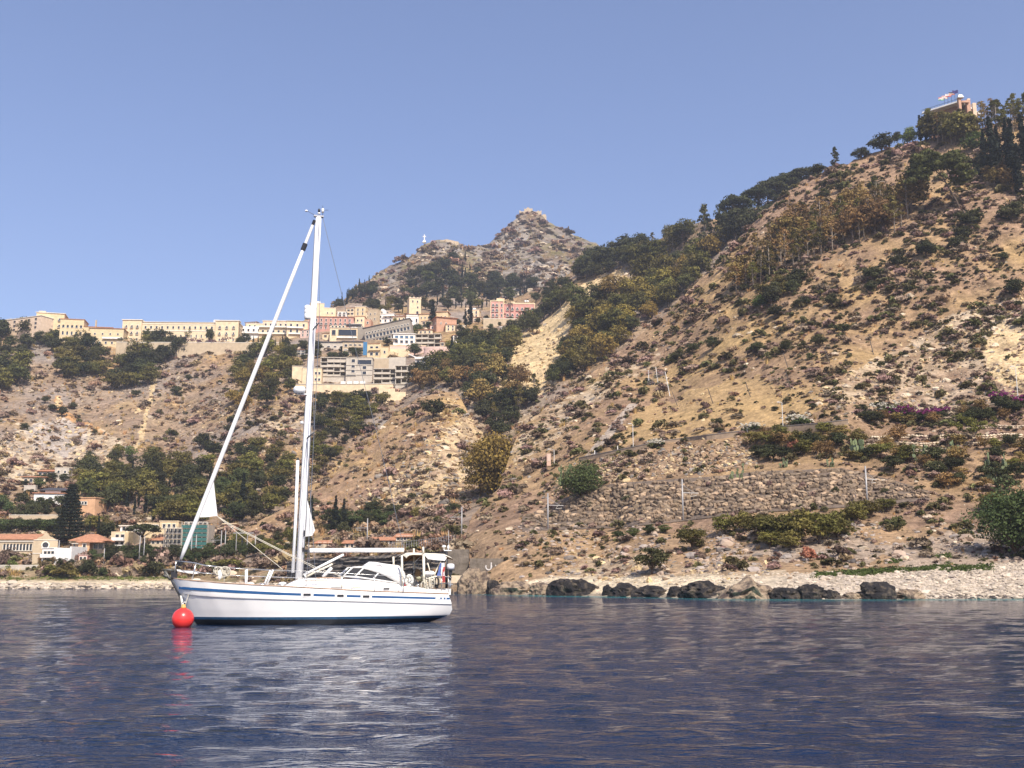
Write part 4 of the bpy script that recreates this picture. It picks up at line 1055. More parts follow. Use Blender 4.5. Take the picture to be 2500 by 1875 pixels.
def prickly_pear(x, y, hpx, lb, seed):
    base = TA.ground(x, y); k = px_at(base.y, y); o = bpy.data.objects.new('prickly_pear', None)
    r = random.Random(seed); b = MB(); H = hpx / k
    heads = [((r.uniform(-1, 1) * H * .6, r.uniform(-.5, .5) * H * .4, 0.0)) for i in range(5)]
    for h in heads:
        p, z = Vector(h), 0
        for j in range(r.randint(3, 5)):
            s_ = H * r.uniform(.17, .24); a = r.uniform(0, 3.14); t = r.uniform(-.5, .5)
            M = Matrix.Rotation(a, 4, 'Z') @ Matrix.Rotation(t, 4, 'Y')
            ring = [(s_ * .72 * math.cos(6.283 * i / 9), 0, s_ + s_ * math.sin(6.283 * i / 9)) for i in range(9)]
            vs_ = [M @ Vector((u, -.06, w)) + p for u, _, w in ring] + [M @ Vector((u, .06, w)) + p for u, _, w in ring]
            b.add(vs_, [tuple(range(9)), tuple(range(9, 18))[::-1]] + [(i, (i + 1) % 9, 9 + (i + 1) % 9, 9 + i) for i in range(9)])
            p = p + (M @ Vector((s_ * r.uniform(-.5, .5), 0, s_ * 1.75)))
            if r.random() < .35: p = Vector(h) + Vector((0, 0, H * .3))
    o = b.build('prickly_pear', m_cactus, None, loc=base)
    tag(o, lb, 'cactus')
for i, (x, y, h, lb) in enumerate(((2088, 1118, 44, 'prickly pear leftmost on the right terraces'), (2100, 1118, 26, 'small prickly pear beside the leftmost one'), (2255, 1128, 30, 'prickly pear on the middle of the right terraces'), (2335, 1118, 28, 'prickly pear under the twisted olive tree'), (2430, 1170, 44, 'tall prickly pear near the right edge'), (2422, 1195, 30, 'low prickly pear below the tall one near the right edge'),
                                   (1915, 1142, 16, 'small prickly pear on top of the stone wall, left'), (2030, 1140, 16, 'small prickly pear on top of the stone wall, right'), (1380, 1185, 30, 'pale prickly pear left of the bright green tree'), (1800, 1175, 24, 'spiky agave-like prickly pear hanging over the stone wall'))):
    prickly_pear(x, y, h, lb, i)
# creeping green along the top of the beach
def creeper():
    cs, rd, ct = [], [], []
    r = np.random.default_rng(9)
    for x0, x1, y, n in ((1990, 2150, 1403, 110), (2090, 2250, 1396, 110), (2250, 2320, 1389, 60), (2310, 2420, 1390, 90), (2160, 2200, 1372, 16), (2280, 2320, 1362, 24)):
        for i in range(n):
            x = r.uniform(x0, x1); yy = y + r.normal() * 3 - (x - x0) / (x1 - x0) * 6
            v = TA.ground(x, yy); cs.append(tuple(v)); rd.append(r.uniform(.3, .75)); ct.append(26)
    o = bpy.data.objects.new('creeping_plants', leaf_mesh('creeping_plants', cs, rd, ct, .22, m_lime, 10, .6))
    tag(link(o), 'bright green creeping plants along the top of the beach', kind='stuff')
    cs, rd, ct = [], [], []
    for i in range(150):
        x = r.uniform(0, 460); v = TD.ground(x, 1412 + r.normal() * 2.5); cs.append(tuple(v)); rd.append(r.uniform(.5, 1.2)); ct.append(18)
    o = bpy.data.objects.new('shore_grass', leaf_mesh('shore_grass', cs, rd, ct, .35, m_lime, 12, .5))
    tag(link(o), 'green grass strip above the far left beach', kind='stuff')
creeper()
# ------------------------------------------------------------------ buildings
def wallmat(name, c, rough=.85): return mat(name, c, rough, spec=.2, noise=.13, nscale=.45, bump=.15, bscale=2.0)
W_CREAM = wallmat('cream_plaster', (.72, .56, .36)); W_YEL = wallmat('yellow_plaster', (.68, .52, .31)); W_PEACH = wallmat('peach_plaster', (.68, .51, .36)); W_PINK = wallmat('pink_plaster', (.58, .29, .24))
W_RED = wallmat('brick_pink_plaster', (.50, .27, .21)); W_WHITE = wallmat('white_plaster', (.80, .76, .70)); W_GREY = wallmat('grey_concrete', (.52, .455, .37)); W_STONE = wallmat('grey_stone_masonry', (.30, .255, .205))
W_TERRA = wallmat('terracotta_plaster', (.50, .29, .19)); W_ORANGE = wallmat('orange_plaster', (.62, .37, .21)); W_BEIGE = wallmat('beige_stone', (.50, .39, .26)); W_ROSE = wallmat('pale_rose_plaster', (.66, .46, .38)); W_DARK = wallmat('dark_timber', (.10, .08, .07))
M_TILE = mat('clay_roof_tiles', (.44, .21, .12), .85, noise=.25, nscale=1.2, spec=.15, bump=.3, bscale=3)
M_TRIM = mat('pale_stone_trim', (.78, .70, .58), .8, spec=.2); M_GLASS = mat('dark_window_glass', (.030, .034, .042), .12); M_SHUT = mat('brown_shutters', (.14, .09, .06), .7)
M_BLUEG = mat('blue_tinted_glass', (.05, .12, .21), .15); M_BLUET = mat('blue_tarpaulin', (.05, .18, .34), .5); M_NET = mat('green_debris_netting', (.035, .12, .105), .85, noise=.2, nscale=.8); M_RAIL = mat('dark_metal_railing', (.10, .10, .10), .5, metallic=.4)
M_DARKROOF = mat('dark_roofing', (.06, .055, .06), .8); M_PURP = mat('purple_bougainvillea_hedge', (.085, .028, .06), .9, island=.4)

WIN = {}
def window_mesh(w, h, style):
    key = (round(w, 1), round(h, 1), style)
    if key in WIN: return WIN[key]
    b = MB()
    b.box((0, -.02, h / 2), (w, .10, h), 1)
    if style == 'arch':
        n = 7; pts = [(-w / 2, h)] + [(math.cos(math.pi - math.pi * i / (n - 1)) * w / 2, h + math.sin(math.pi * i / (n - 1)) * w / 2) for i in range(1, n - 1)] + [(w / 2, h)]
        b.prism([(p, q) for p, q in pts], 'y', -.07, .03, 1)
        b.box((-w / 2 - .1, -.08, h / 2), (.2, .24, h), 0); b.box((w / 2 + .1, -.08, h / 2), (.2, .24, h), 0); b.box((0, -.1, -.1), (w + .5, .34, .18), 0)
    elif style == 'shutter':
        b.box((-w / 2 - .32, -.06, h / 2), (.5, .14, h), 2); b.box((w / 2 + .32, -.06, h / 2), (.5, .14, h), 2); b.box((0, -.1, h + .12), (w + 1.2, .28, .2), 0); b.box((0, -.1, -.1), (w + 1.2, .3, .16), 0)
    elif style == 'balcony':
        b.box((-w / 2 - .12, -.07, h / 2), (.22, .2, h), 0); b.box((w / 2 + .12, -.07, h / 2), (.22, .2, h), 0); b.box((0, -.1, h + .15), (w + .7, .32, .26), 0); b.box((0, -.45, -.1), (w + 1.2, .9, .2), 0); b.box((0, -.86, .4), (w + 1.2, .06, .85), 3)
    else:
        b.box((-w / 2 - .09, -.07, h / 2), (.18, .2, h), 0); b.box((w / 2 + .09, -.07, h / 2), (.18, .2, h), 0); b.box((0, -.08, h + .1), (w + .4, .24, .2), 0); b.box((0, -.1, -.08), (w + .5, .32, .16), 0)
    WIN[key] = b.mesh('window', [M_TRIM, M_BLUEG if style == 'blue' else M_GLASS, M_SHUT, M_RAIL])
    return WIN[key]
class Building:
    def __init__(s, name, label, xl, xr, yt, yb, T=None, yaw=0.0, depth=10.0, cat='building', group=None, fwd=1.5, d=None):
        T = T or TD
        xc = (xl + xr) / 2
        s.d = (float(T.depth(np.array([xc]), np.array([yb]))[0]) - fwd) if d is None else d
        s.k = px_at(s.d, (yt + yb) / 2)
        s.o = P(xc, yb, s.d)
        s.W = (xr - xl) / s.k / max(.3, math.cos(R(yaw))); s.H = (yb - yt) / s.k; s.D = depth
        s.root = tag(empty(name, s.o, R(yaw)), label, cat, group)
        s.xl, s.xr, s.yt, s.yb = xl, xr, yt, yb
    def X(s, f): return -s.W / 2 + f * s.W
    def box(s, name, x0, x1, z0, z1, m, y0=0.0, y1=None, parent=None):
        """fractions of width and height; y in metres (negative towards the viewer)"""
        b = MB(); a, c = s.X(x0), s.X(x1); y1 = s.D if y1 is None else y1
        b.box(((a + c) / 2, (y0 + y1) / 2, (z0 + z1) / 2 * s.H), (c - a, y1 - y0, (z1 - z0) * s.H))
        return b.build(name, m, parent or s.root)
    def wall(s, m, x0=0, x1=1, h=1.0, y0=0.0, y1=None, sink=5.0, name='wall'):
        b = MB(); a, c = s.X(x0), s.X(x1); y1 = s.D if y1 is None else y1
        b.box(((a + c) / 2, (y0 + y1) / 2, (h * s.H - sink) / 2), (c - a, y1 - y0, h * s.H + sink))
        o = b.build(name, m, s.root); return o
    def cornice(s, m=None, x0=0, x1=1, h=1.0, t=.35, over=.4, y0=0.0, y1=None, name='cornice'):
        b = MB(); a, c = s.X(x0), s.X(x1); y1 = s.D if y1 is None else y1
        b.box(((a + c) / 2, (y0 + y1) / 2, h * s.H + t / 2 + .003), (c - a + 2 * over, y1 - y0 + 2 * over, t))
        return b.build(name, m or M_TRIM, s.root)
    def hip(s, m=None, x0=0, x1=1, h=1.0, rise=2.0, over=.6, y0=0.0, y1=None, ridge=.4):
        b = MB(); a, c = s.X(x0) - over, s.X(x1) + over; y1 = (s.D if y1 is None else y1) + over; y0 -= over; z = h * s.H + .004
        xm, rl, ym = (a + c) / 2, (c - a) * ridge / 2, (y0 + y1) / 2
        b.add([(a, y0, z), (c, y0, z), (c, y1, z), (a, y1, z), (xm - rl, ym, z + rise), (xm + rl, ym, z + rise), (a, y0, z + .18), (c, y0, z + .18), (c, y1, z + .18), (a, y1, z + .18)],
              [(0, 3, 2, 1), (6, 7, 5, 4), (7, 8, 5), (8, 9, 4, 5), (9, 6, 4), (0, 1, 7, 6), (1, 2, 8, 7), (2, 3, 9, 8), (3, 0, 6, 9)])
        return b.build('roof', m or M_TILE, s.root)
    def windows(s, n, zs, w=1.1, h=1.8, style='plain', x0=.05, x1=.95, y=0.0, side=None, skip=()):
        me = window_mesh(w, h, style)
        for j, z in enumerate(zs):
            for i in range(n):
                if (i, j) in skip: continue
                f = x0 + (x1 - x0) * ((i + .5) / n)
                o = bpy.data.objects.new('window', me)
                if side == 'right': o.location = (s.W / 2, f * s.D, z * s.H); o.rotation_euler = (0, 0, R(90))
                elif side == 'left': o.location = (-s.W / 2, f * s.D, z * s.H); o.rotation_euler = (0, 0, R(-90))
                else: o.location = (s.X(f), y, z * s.H)
                link(o, s.root)
    def balcony(s, x0, x1, z, deep=1.4, m=None, rail=.95):
        b = MB(); a, c = s.X(x0), s.X(x1)
        b.box(((a + c) / 2, -deep / 2, z * s.H), (c - a, deep, .22), 0)
        o = b.build('balcony', W_GREY if m is None else m, s.root)
        b = MB(); b.box(((a + c) / 2, -deep + .05, z * s.H + rail / 2 + .112), (c - a, .08, rail)); b.build('railing', m or W_WHITE, o); return o
    def opening(s, x0, x1, z0, z1, m=None, frame=None):
        """a dark glazed or open bay with a proud frame"""
        b = MB(); a, c = s.X(x0), s.X(x1); za, zb = z0 * s.H, z1 * s.H
        b.box(((a + c) / 2, -.03, (za + zb) / 2), (c - a, .12, zb - za), 0)
        t = .22
        for q in (((a + c) / 2, zb + t / 2, c - a + 2 * t, t), ((a + c) / 2, za - t / 2, c - a + 2 * t, t)):
            b.box((q[0], -.14, q[1]), (q[2], .36, q[3]), 1)
        for xx in (a - t / 2, c + t / 2): b.box((xx, -.14, (za + zb) / 2), (t, .36, zb - za), 1)
        return b.build('opening', [m or M_GLASS, frame or W_GREY], s.root)

# -- hill top hotels at left
b = Building('hotel_building', 'long peach hotel wing at the far left edge with brown shutters', -90, 118, 781, 815, yaw=-24, depth=22)
b.wall(W_PEACH); b.cornice(h=1.0); b.windows(9, (.42, .72), .9, 1.6, 'shutter', .05, .98); b.windows(9, (.12,), .9, 1.6, 'shutter', .05, .98)
b.box('roof_turret', .40, .50, 1.0, 1.22, W_BEIGE, 4, 9)
b = Building('hotel_building', 'tall yellow corner block of the left hotel', 88, 150, 763, 826, yaw=14, depth=16, fwd=4)
b.wall(W_YEL); b.cornice(over=.6); b.windows(3, (.22, .45, .70), 1.0, 2.0, 'balcony', .1, .98); b.windows(3, (.3, .6), 1.0, 1.9, 'shutter', .1, .9, side='left'); b.box('roof_turret', .05, .3, 1.02, 1.10, W_PEACH, 2, 6)
b = Building('hotel_building', 'yellow hotel wing with arched windows and loggia', 148, 268, 786, 838, yaw=10, depth=14, fwd=2)
b.wall(W_YEL, 0, .45, 1.12); b.wall(W_YEL, .45, 1, .80, y0=.4); b.cornice(M_TILE, 0, .45, 1.12, .4); b.cornice(M_TILE, .45, 1, .80, .3, y0=.4)
b.windows(5, (.72,), 1.5, 1.3, 'arch', .02, .44); b.windows(5, (.38,), 1.2, 1.9, 'arch', .02, .44); b.windows(5, (.30,), 1.2, 1.8, 'arch', .5, .98, y=.4)
b = Building('hotel_building', 'low yellow gabled house between the two hotels', 218, 298, 792, 842, yaw=6, depth=12, fwd=1)
b.wall(W_YEL, h=.82); b.hip(M_TILE, h=.82, rise=1.8, ridge=.6); b.windows(4, (.5,), 1.1, 1.3, 'plain'); b.balcony(.4, 1, .30, 1.6, W_WHITE); b.windows(5, (.05,), 1.3, 1.6, 'plain'); b.box('chimney', .1, .14, .9, 1.3, W_BEIGE, 4, 5)
b = Building('hotel_building', 'long cream hotel with projecting end bays above the terrace wall', 300, 580, 786, 836, yaw=2, depth=16, fwd=2)
b.wall(W_CREAM); b.cornice(h=1.0, over=.5)
for x0, x1 in ((0, .165), (.80, 1.0)):
    b.wall(W_CREAM, x0, x1, 1.07, y0=-1.6, y1=4, name='end_bay'); b.cornice(None, x0, x1, 1.07, .5, .6, -1.6, 4, 'bay_cornice')
    b.windows(3, (.68, .36), .85, 2.0, 'balcony', x0 + .01, x1 - .01, y=-1.6); b.windows(3, (.06,), .9, 1.8, 'plain', x0 + .01, x1 - .01, y=-1.6)
b.windows(13, (.68,), 1.3, 1.9, 'plain', .17, .79); b.windows(14, (.24,), .8, 1.9, 'arch', .17, .79); b.box('string_course', .166, .799, .56, .60, M_TRIM, -.25, 0); b.box('string_course', .166, .799, .90, .93, M_TRIM, -.22, 0)
b.windows(3, (.66, .36, .06), .85, 1.8, 'shutter', .1, .9, side='right'); b.box('roof_turret', .77, .82, 1.07, 1.2, W_WHITE, 3, 7)
b = Building('terrace_wall', 'long pale terrace wall with purple hedge below the cream hotel', 284, 700, 836, 858, yaw=1, depth=3, fwd=3, cat='wall')
b.wall(W_BEIGE, h=1); b.cornice(M_TRIM, h=1.0, t=.3, over=.15)
def hedge(x0, x1, y0, y1, m, label, d, name='hedge', dens=1.0, cat='hedge'):
    r = np.random.default_rng(int(x0)); k = px_at(d, y0); n = int((x1 - x0) / 4.5 * dens)
    cs = [tuple(P(r.uniform(x0, x1), r.uniform(y0 + 2, y1), d + r.uniform(-.8, .8))) for i in range(n)]
    o = bpy.data.objects.new(name, leaf_mesh(name, cs, [(y1 - y0) / k * .55] * n, [30] * n, .5, m, int(x1), .8))
    tag(link(o), label, cat)
m_purple = mat('purple_bracts', (.10, .028, .065), rough=.8, spec=.2, vary=.2, island=.5, trans=.15)
hedge(290, 345, 824, 836, m_dark, 'dark green hedge at the left of the cream hotel terrace', b.d + 1.0)
hedge(420, 578, 824, 836, m_purple, 'purple bougainvillea hedge in front of the cream hotel', b.d + 1.0)
for i, x in enumerate((360, 378, 402, 458, 511)):
    tree('pine' if i != 4 else 'dark', x, 837, 36, TD, 'dark garden tree standing before the cream hotel front', 'garden trees before the cream hotel', .7)
# -- terraced houses left of the mast
b = Building('terraced_house', 'white stepped house just right of the cream hotel', 585, 640, 787, 818, yaw=5, depth=10, fwd=2)
b.wall(W_WHITE, 0, 1, .7); b.wall(W_CREAM, .25, 1, 1.0, y0=3); b.cornice(None, .25, 1, 1.0, .3, .3, 3); b.windows(3, (.72,), 1.2, 1.6, 'plain', .3, .95, y=3); b.windows(4, (.3,), 1.3, 1.8, 'plain'); b.balcony(0, 1, .12)
b = Building('terraced_house', 'long cream terraced building with awning behind the forestay', 632, 702, 780, 820, yaw=4, depth=12, fwd=1)
b.wall(W_CREAM, 0, 1, .55); b.wall(W_PEACH, .1, 1, 1.0, y0=3); b.cornice(None, .1, 1, 1.0, .35, .4, 3); b.windows(5, (.68,), 1.3, 1.8, 'plain', .12, .98, y=3); b.windows(5, (.2,), 1.5, 1.8, 'plain'); b.balcony(0, 1, .52, 1.6, M_TRIM); b.balcony(0, 1, .1, 1.6, M_TRIM)
b = Building('terraced_house', 'cream balconied house with pale roof left of the mast', 700, 750, 776, 822, yaw=8, depth=12, fwd=1)
b.wall(W_CREAM, 0, 1, .85); b.hip(W_WHITE, h=.85, rise=1.6); b.windows(3, (.55,), 1.4, 2.0, 'plain'); b.windows(3, (.2,), 1.4, 2.0, 'arch'); b.balcony(0, .8, .45); b.balcony(.1, 1, .12)
b = Building('block_building', 'tall cream block on the crest behind the mast', 757, 818, 745, 778, yaw=12, depth=12, fwd=0)
b.wall(W_CREAM, 0, .55, 1.15); b.wall(W_CREAM, .55, 1, .85, y0=.5); b.cornice(None, 0, .55, 1.15, .3, .2); b.cornice(None, .55, 1, .85, .3, .2, .5); b.windows(1, (.7,), .9, 1.3, 'plain', .1, .4); b.windows(2, (.4,), .9, 1.3, 'plain', .6, .95, y=.5); b.box('water_tank', .1, .4, 1.17, 1.38, W_WHITE, 3, 6)
b = Building('hotel_building', 'long brick-pink hotel with rows of white framed windows right of the mast', 752, 862, 773, 808, yaw=4, depth=13, fwd=1)
b.wall(W_RED); b.cornice(M_TILE, over=.5); b.windows(9, (.68, .14), 1.0, 1.9, 'plain', .03, .97); b.windows(9, (.42,), 1.0, 1.7, 'balcony', .03, .97); b.windows(2, (.6, .2), 1.0, 1.7, 'plain', .1, .9, side='right')
b = Building('yellow_house', 'small yellow house above the brick-pink hotel', 866, 893, 748, 772, yaw=-10, depth=9, fwd=2)
b.wall(W_YEL); b.cornice(over=.3); b.windows(2, (.55, .15), 1.0, 1.6, 'arch')
b = Building('stone_house', 'grey stone tower house in the middle of the hill town', 897, 922, 755, 790, yaw=-18, depth=9, fwd=4)
b.wall(W_BEIGE); b.windows(2, (.62, .25), .9, 1.4, 'plain'); b.cornice(W_BEIGE, over=.15)
b = Building('white_house', 'white house with small cupola beside the stone tower house', 920, 962, 757, 788, yaw=-6, depth=10, fwd=2)
b.wall(W_WHITE, 0, 1, .72); b.wall(W_WHITE, .05, .45, 1.1, y0=2, y1=7); b.cornice(None, 0, 1, .72, .3, .4); b.balcony(.35, 1, .50, 1.8, W_WHITE); b.windows(3, (.40, .08), 1.3, 1.8, 'plain'); b.windows(1, (.8,), 1.0, 1.6, 'plain', .1, .4, y=2)
q = MB(); q.lathe([(1.5, 0), (1.45, .6), (1.1, 1.1), (.5, 1.4), (.05, 1.5)], (b.X(.25), 4.5, b.H * 1.1), 12); q.build('cupola', W_WHITE, b.root, True)
b = Building('cream_house', 'cream plastered houses front below the cupola house', 866, 905, 772, 800, yaw=-4, depth=9, fwd=2)
b.wall(W_CREAM, 0, .6, 1.0); b.wall(W_TERRA, .6, 1, .75, y0=.3); b.windows(2, (.55, .15), 1.1, 1.6, 'plain', .05, .55); b.windows(1, (.35,), 1.1, 1.6, 'plain', .65, .95, y=.3); b.cornice(M_TILE, 0, .6, 1.0, .3, .3)
b = Building('cream_house', 'pale cream house left of the white tower', 958, 992, 766, 792, yaw=-8, depth=9, fwd=2)
b.wall(W_CREAM, 0, 1, .75); b.hip(None, h=.75, rise=1.6); b.windows(3, (.42, .1), .9, 1.4, 'plain')
b = Building('bell_tower', 'pale square bell tower with belfry openings in front of the dark grove', 999, 1027, 727, 772, yaw=16, depth=9, fwd=4, cat='tower')
b.wall(W_CREAM); b.cornice(over=.35); b.windows(2, (.76,), 1.0, 1.7, 'plain', .1, .9); b.windows(1, (.45,), 1.0, 1.5, 'plain', .5, .95); b.windows(1, (.12,), 1.8, 1.6, 'arch', .45, .95); b.windows(1, (.6,), 1.0, 1.4, 'plain', .3, .7, side='left')
for f in (.02, .34, .66, .9): b.box('merlon', f, f + .1, 1.02, 1.07, W_CREAM, 0, .8)
b = Building('church_building', 'small white church front with arched door below the bell tower', 992, 1026, 764, 792, yaw=6, depth=8, fwd=5)
b.wall(W_WHITE, 0, 1, .9); b.hip(None, h=.9, rise=1.2); b.windows(2, (.2,), 1.1, 2.2, 'arch'); b.box('string_course', -.02, 1.02, .72, .78, M_TRIM, -.25, 0)
b = Building('convent_building', 'long yellow convent left and right of the tall cypress', 1022, 1092, 760, 797, yaw=-8, depth=11, fwd=2)
b.wall(W_YEL, 0, .55, .85); b.wall(W_YEL, .55, 1, 1.0, y0=2); b.cornice(M_TILE, 0, .55, .85, .35, .5); b.cornice(M_TILE, .55, 1, 1.0, .35, .5, 2); b.windows(4, (.55, .2), .8, 1.3, 'plain', .03, .53); b.windows(3, (.6,), .8, 1.3, 'plain', .58, .97, y=2); b.box('chimney', .95, .98, 1.0, 1.2, W_YEL, 4, 5)
b = Building('terracotta_house', 'terracotta house with projecting tiled eaves right of the cypress', 1066, 1114, 775, 806, yaw=20, depth=10, fwd=4)
b.wall(W_TERRA); b.hip(None, rise=1.4, over=1.0); b.windows(2, (.45,), .8, 1.3, 'plain', .1, .6); b.windows(2, (.45,), .8, 1.3, 'plain', .1, .9, side='left'); b.windows(1, (.25,), 1.0, 1.4, 'plain', .65, .95)
b = Building('villa_building', 'small cream villa with dome left of the pink hotel', 1134, 1170, 748, 778, yaw=-6, depth=10, fwd=2)
b.wall(W_CREAM, .3, 1, .75); b.wall(W_PEACH, 0, .32, .95, y0=1); b.cornice(None, .3, 1, .75, .25, .4); b.windows(2, (.4, .08), 1.1, 1.7, 'arch', .35, .95); b.windows(1, (.6,), .9, 1.3, 'plain', .05, .28, y=1)
q = MB(); q.lathe([(1.9, 0), (1.85, .7), (1.4, 1.4), (.7, 1.8), (.05, 1.9)], (b.X(.62), 3.5, b.H * .78), 14); q.build('dome', W_WHITE, b.root, True)
b = Building('pink_hotel', 'pink hotel with cream pilasters on a terrace below the mountain', 1197, 1306, 738, 778, yaw=2, depth=13, fwd=2, cat='hotel')
b.wall(W_PINK, .30, 1, .92); b.wall(W_PINK, 0, .30, 1.05, y0=-1.2); b.cornice(W_CREAM, .30, 1, .92, .9, .2); b.cornice(W_CREAM, 0, .30, 1.05, .6, .3, -1.2)
b.windows(2, (.72, .40, .08), .9, 2.1, 'balcony', .02, .19, y=-1.2); b.windows(1, (.72, .40, .08), .9, 2.1, 'plain', .22, .29, y=-1.2); b.windows(6, (.52, .12), .9, 2.1, 'balcony', .33, .99)
for f in (0, .185, .285): b.box('pilaster', f, f + .016, 0, 1.05, W_CREAM, -1.5, -1.2)
b.box('pilaster', .982, 1.0, 0, .92, W_CREAM, -.3, 0); b.box('roof_pavilion', .14, .32, 1.08, 1.30, W_CREAM, 1, 5); b.box('roof_pavilion', .46, .56, .96, 1.14, W_CREAM, 3, 6)
for f in (.84, .79):
    q = MB(); q.lathe([(.05, 0), (.5, .1), (.9, .35), (1.0, .5)], (0, 0, 0), 12, M=Matrix.Rotation(R(70), 4, 'X')); q.tube([(0, 0, -1.2), (0, .1, 0)], .06); q.build('satellite_dish', W_WHITE, b.root, True, loc=(b.X(f), 1, b.H * .92 + 2.2))
b = Building('terrace_wall', 'grey terrace wall under the pink hotel', 1180, 1320, 778, 788, yaw=2, depth=3, fwd=3, cat='wall'); b.wall(W_BEIGE); b.cornice(M_TRIM, t=.3, over=.1)
# -- the lower town
b = Building('arcade_building', 'long grey stone building with rows of arches climbing to the right', 892, 1008, 788, 830, yaw=-6, depth=9, fwd=3)
tilt = R(-11)
b.root.rotation_euler = (0, tilt, R(-6))
b.wall(W_STONE); b.cornice(M_DARKROOF, over=.5, t=.4); b.windows(15, (.62,), 1.0, 1.3, 'plain', .02, .98); b.windows(13, (.34,), 1.7, 1.6, 'arch', .02, .98); b.windows(9, (.05,), 1.7, 1.5, 'arch', .02, .62)
b = Building('restaurant_building', 'cream building with one huge dark glass front', 805, 892, 800, 830, yaw=3, depth=9, fwd=2)
b.wall(W_CREAM, 0, .78, 1.0); b.wall(W_STONE, .78, 1, 1.08, y0=-.4); b.opening(.24, .74, .35, .86, M_GLASS, W_CREAM); b.cornice(W_GREY, 0, .78, 1.0, .3, .4); b.opening(.06, .16, .4, .8); b.balcony(.2, .76, .14); b.box('awning', .45, .85, 1.22, 1.34, M_DARKROOF, 0, 4); b.windows(4, (1.06,), 1.2, 1.2, 'plain', .02, .42, y=1)
b.box('attic', 0, .44, 1.01, 1.2, W_CREAM, 1.1, 6)
b = Building('low_building', 'low long building with dark flat roof and four openings', 775, 845, 832, 852, yaw=2, depth=9, fwd=2)
b.wall(W_GREY, h=.8); b.cornice(M_DARKROOF, h=.8, t=.7, over=.5); b.windows(4, (.2,), 1.8, 1.0, 'plain')
b = Building('terraced_house', 'grey-brown house with two balconies beside the blue tarpaulin', 836, 886, 834, 862, yaw=3, depth=9, fwd=2)
b.wall(W_BEIGE); b.cornice(M_DARKROOF, t=.4, over=.6); b.windows(4, (.55, .1), 1.8, 1.7, 'plain'); b.balcony(.3, 1, .48, 1.5, W_BEIGE); b.balcony(.3, 1, .04, 1.5, W_BEIGE)
b = Building('yellow_house', 'bright yellow stepped house right of the blue tarpaulin', 896, 962, 838, 872, yaw=-4, depth=10, fwd=2)
b.wall(W_YEL, 0, .5, 1.0); b.wall(W_YEL, .5, .8, .68, y0=-1); b.wall(W_YEL, .8, 1, .4, y0=-.5); b.windows(2, (.58, .14), 1.8, 1.9, 'plain', .06, .46); b.windows(1, (.25,), 1.1, 1.7, 'plain', .58, .74, y=-1); b.hip(M_TILE, .05, .45, 1.0, 1.2, .4); b.balcony(.05, .48, .50, 1.4, W_YEL)
b.box('hanging_tarpaulin', -.15, -.01, .15, 1.12, M_BLUET, -.6, .2)
b = Building('white_house', 'white modern house with blue tinted windows', 960, 1013, 815, 840, yaw=6, depth=9, fwd=3)
b.wall(W_WHITE); b.cornice(W_WHITE, over=.7, t=.4); b.windows(4, (.58,), 2.1, 1.6, 'blue', .04, .96); b.windows(4, (.10,), 1.8, 1.8, 'plain', .04, .96); b.box('canopy', -.25, .2, .44, .50, W_GREY, -2, 0)
def skeleton(name, label, xl, xr, yt, yb, floors, bays, yaw=0, depth=8, fwd=3, m=W_GREY, infill=(), cat='building', base=0.0):
    """concrete frame: slabs, columns, recessed back wall, a few closed bays"""
    s = Building(name, label, xl, xr, yt, yb, yaw=yaw, depth=depth, fwd=fwd, cat=cat)
    fh = 1.0 / floors
    s.wall(m, 0, 1, base if base else .02, y0=-.2, name='plinth')
    q = MB(); q.box((0, depth * .7, s.H / 2), (s.W, .4, s.H)); q.build('back_wall', m, s.root)
    for f in (0, 1): s.box('side_wall', f * .985, f * .985 + .015, 0, 1, m, .25, depth * .7)
    for i in range(floors + 1):
        z = i * fh
        if z * s.H < base * s.H - .1: continue
        q = MB(); q.box((0, depth * .35 - .3, z * s.H), (s.W + .5, depth * .7 + .7, .38)); q.build('floor_slab', m, s.root)
    for j in range(bays + 1):
        x = s.X(j / bays)
        q = MB(); q.box((x * .985, .06, s.H / 2 + .01), (.42, .42, s.H)); q.build('column', m, s.root)
    for (i, j, frac) in infill:
        a, c = s.X(j / bays), s.X((j + 1) / bays); z = i * fh * s.H
        q = MB(); q.box(((a + c) / 2, .3, z + fh * s.H * frac / 2 + .1), (c - a - .1, .25, fh * s.H * frac - .2)); q.build('infill_wall', m, s.root)
    for i in range(floors):
        for j in range(bays):
            if any(i == a_ and j == b_ for a_, b_, c_ in infill) or (i * 7 + j * 3) % 4 == 0: continue
            q = MB(); q.box((0, 0, .45), (s.W / bays - .5, .08, .9)); o = q.build('parapet', m, s.root); o.location = (s.X((j + .5) / bays), -.02, i * fh * s.H + .2)
    return s
skeleton('concrete_frame_building', 'bare concrete frame building with red roof piece right of the white house', 1014, 1076, 815, 850, 3, 4, yaw=-3, infill=((0, 0, .9), (1, 2, .4)))
b = Building('roof_pavilion_house', 'small house with red hipped roof and dome tank above the concrete frame', 1020, 1056, 800, 816, yaw=-4, depth=7, fwd=0); b.wall(W_CREAM, h=.7); b.hip(None, h=.7, rise=1.1, over=.8); b.windows(3, (.2,), 1.2, 1.2, 'plain')
q = MB(); q.lathe([(1.3, 0), (1.3, .5), (.9, .95), (.05, 1.1)], (0, 3, b.H * .85), 12); q.build('dome_tank', W_PEACH, b.root, True)
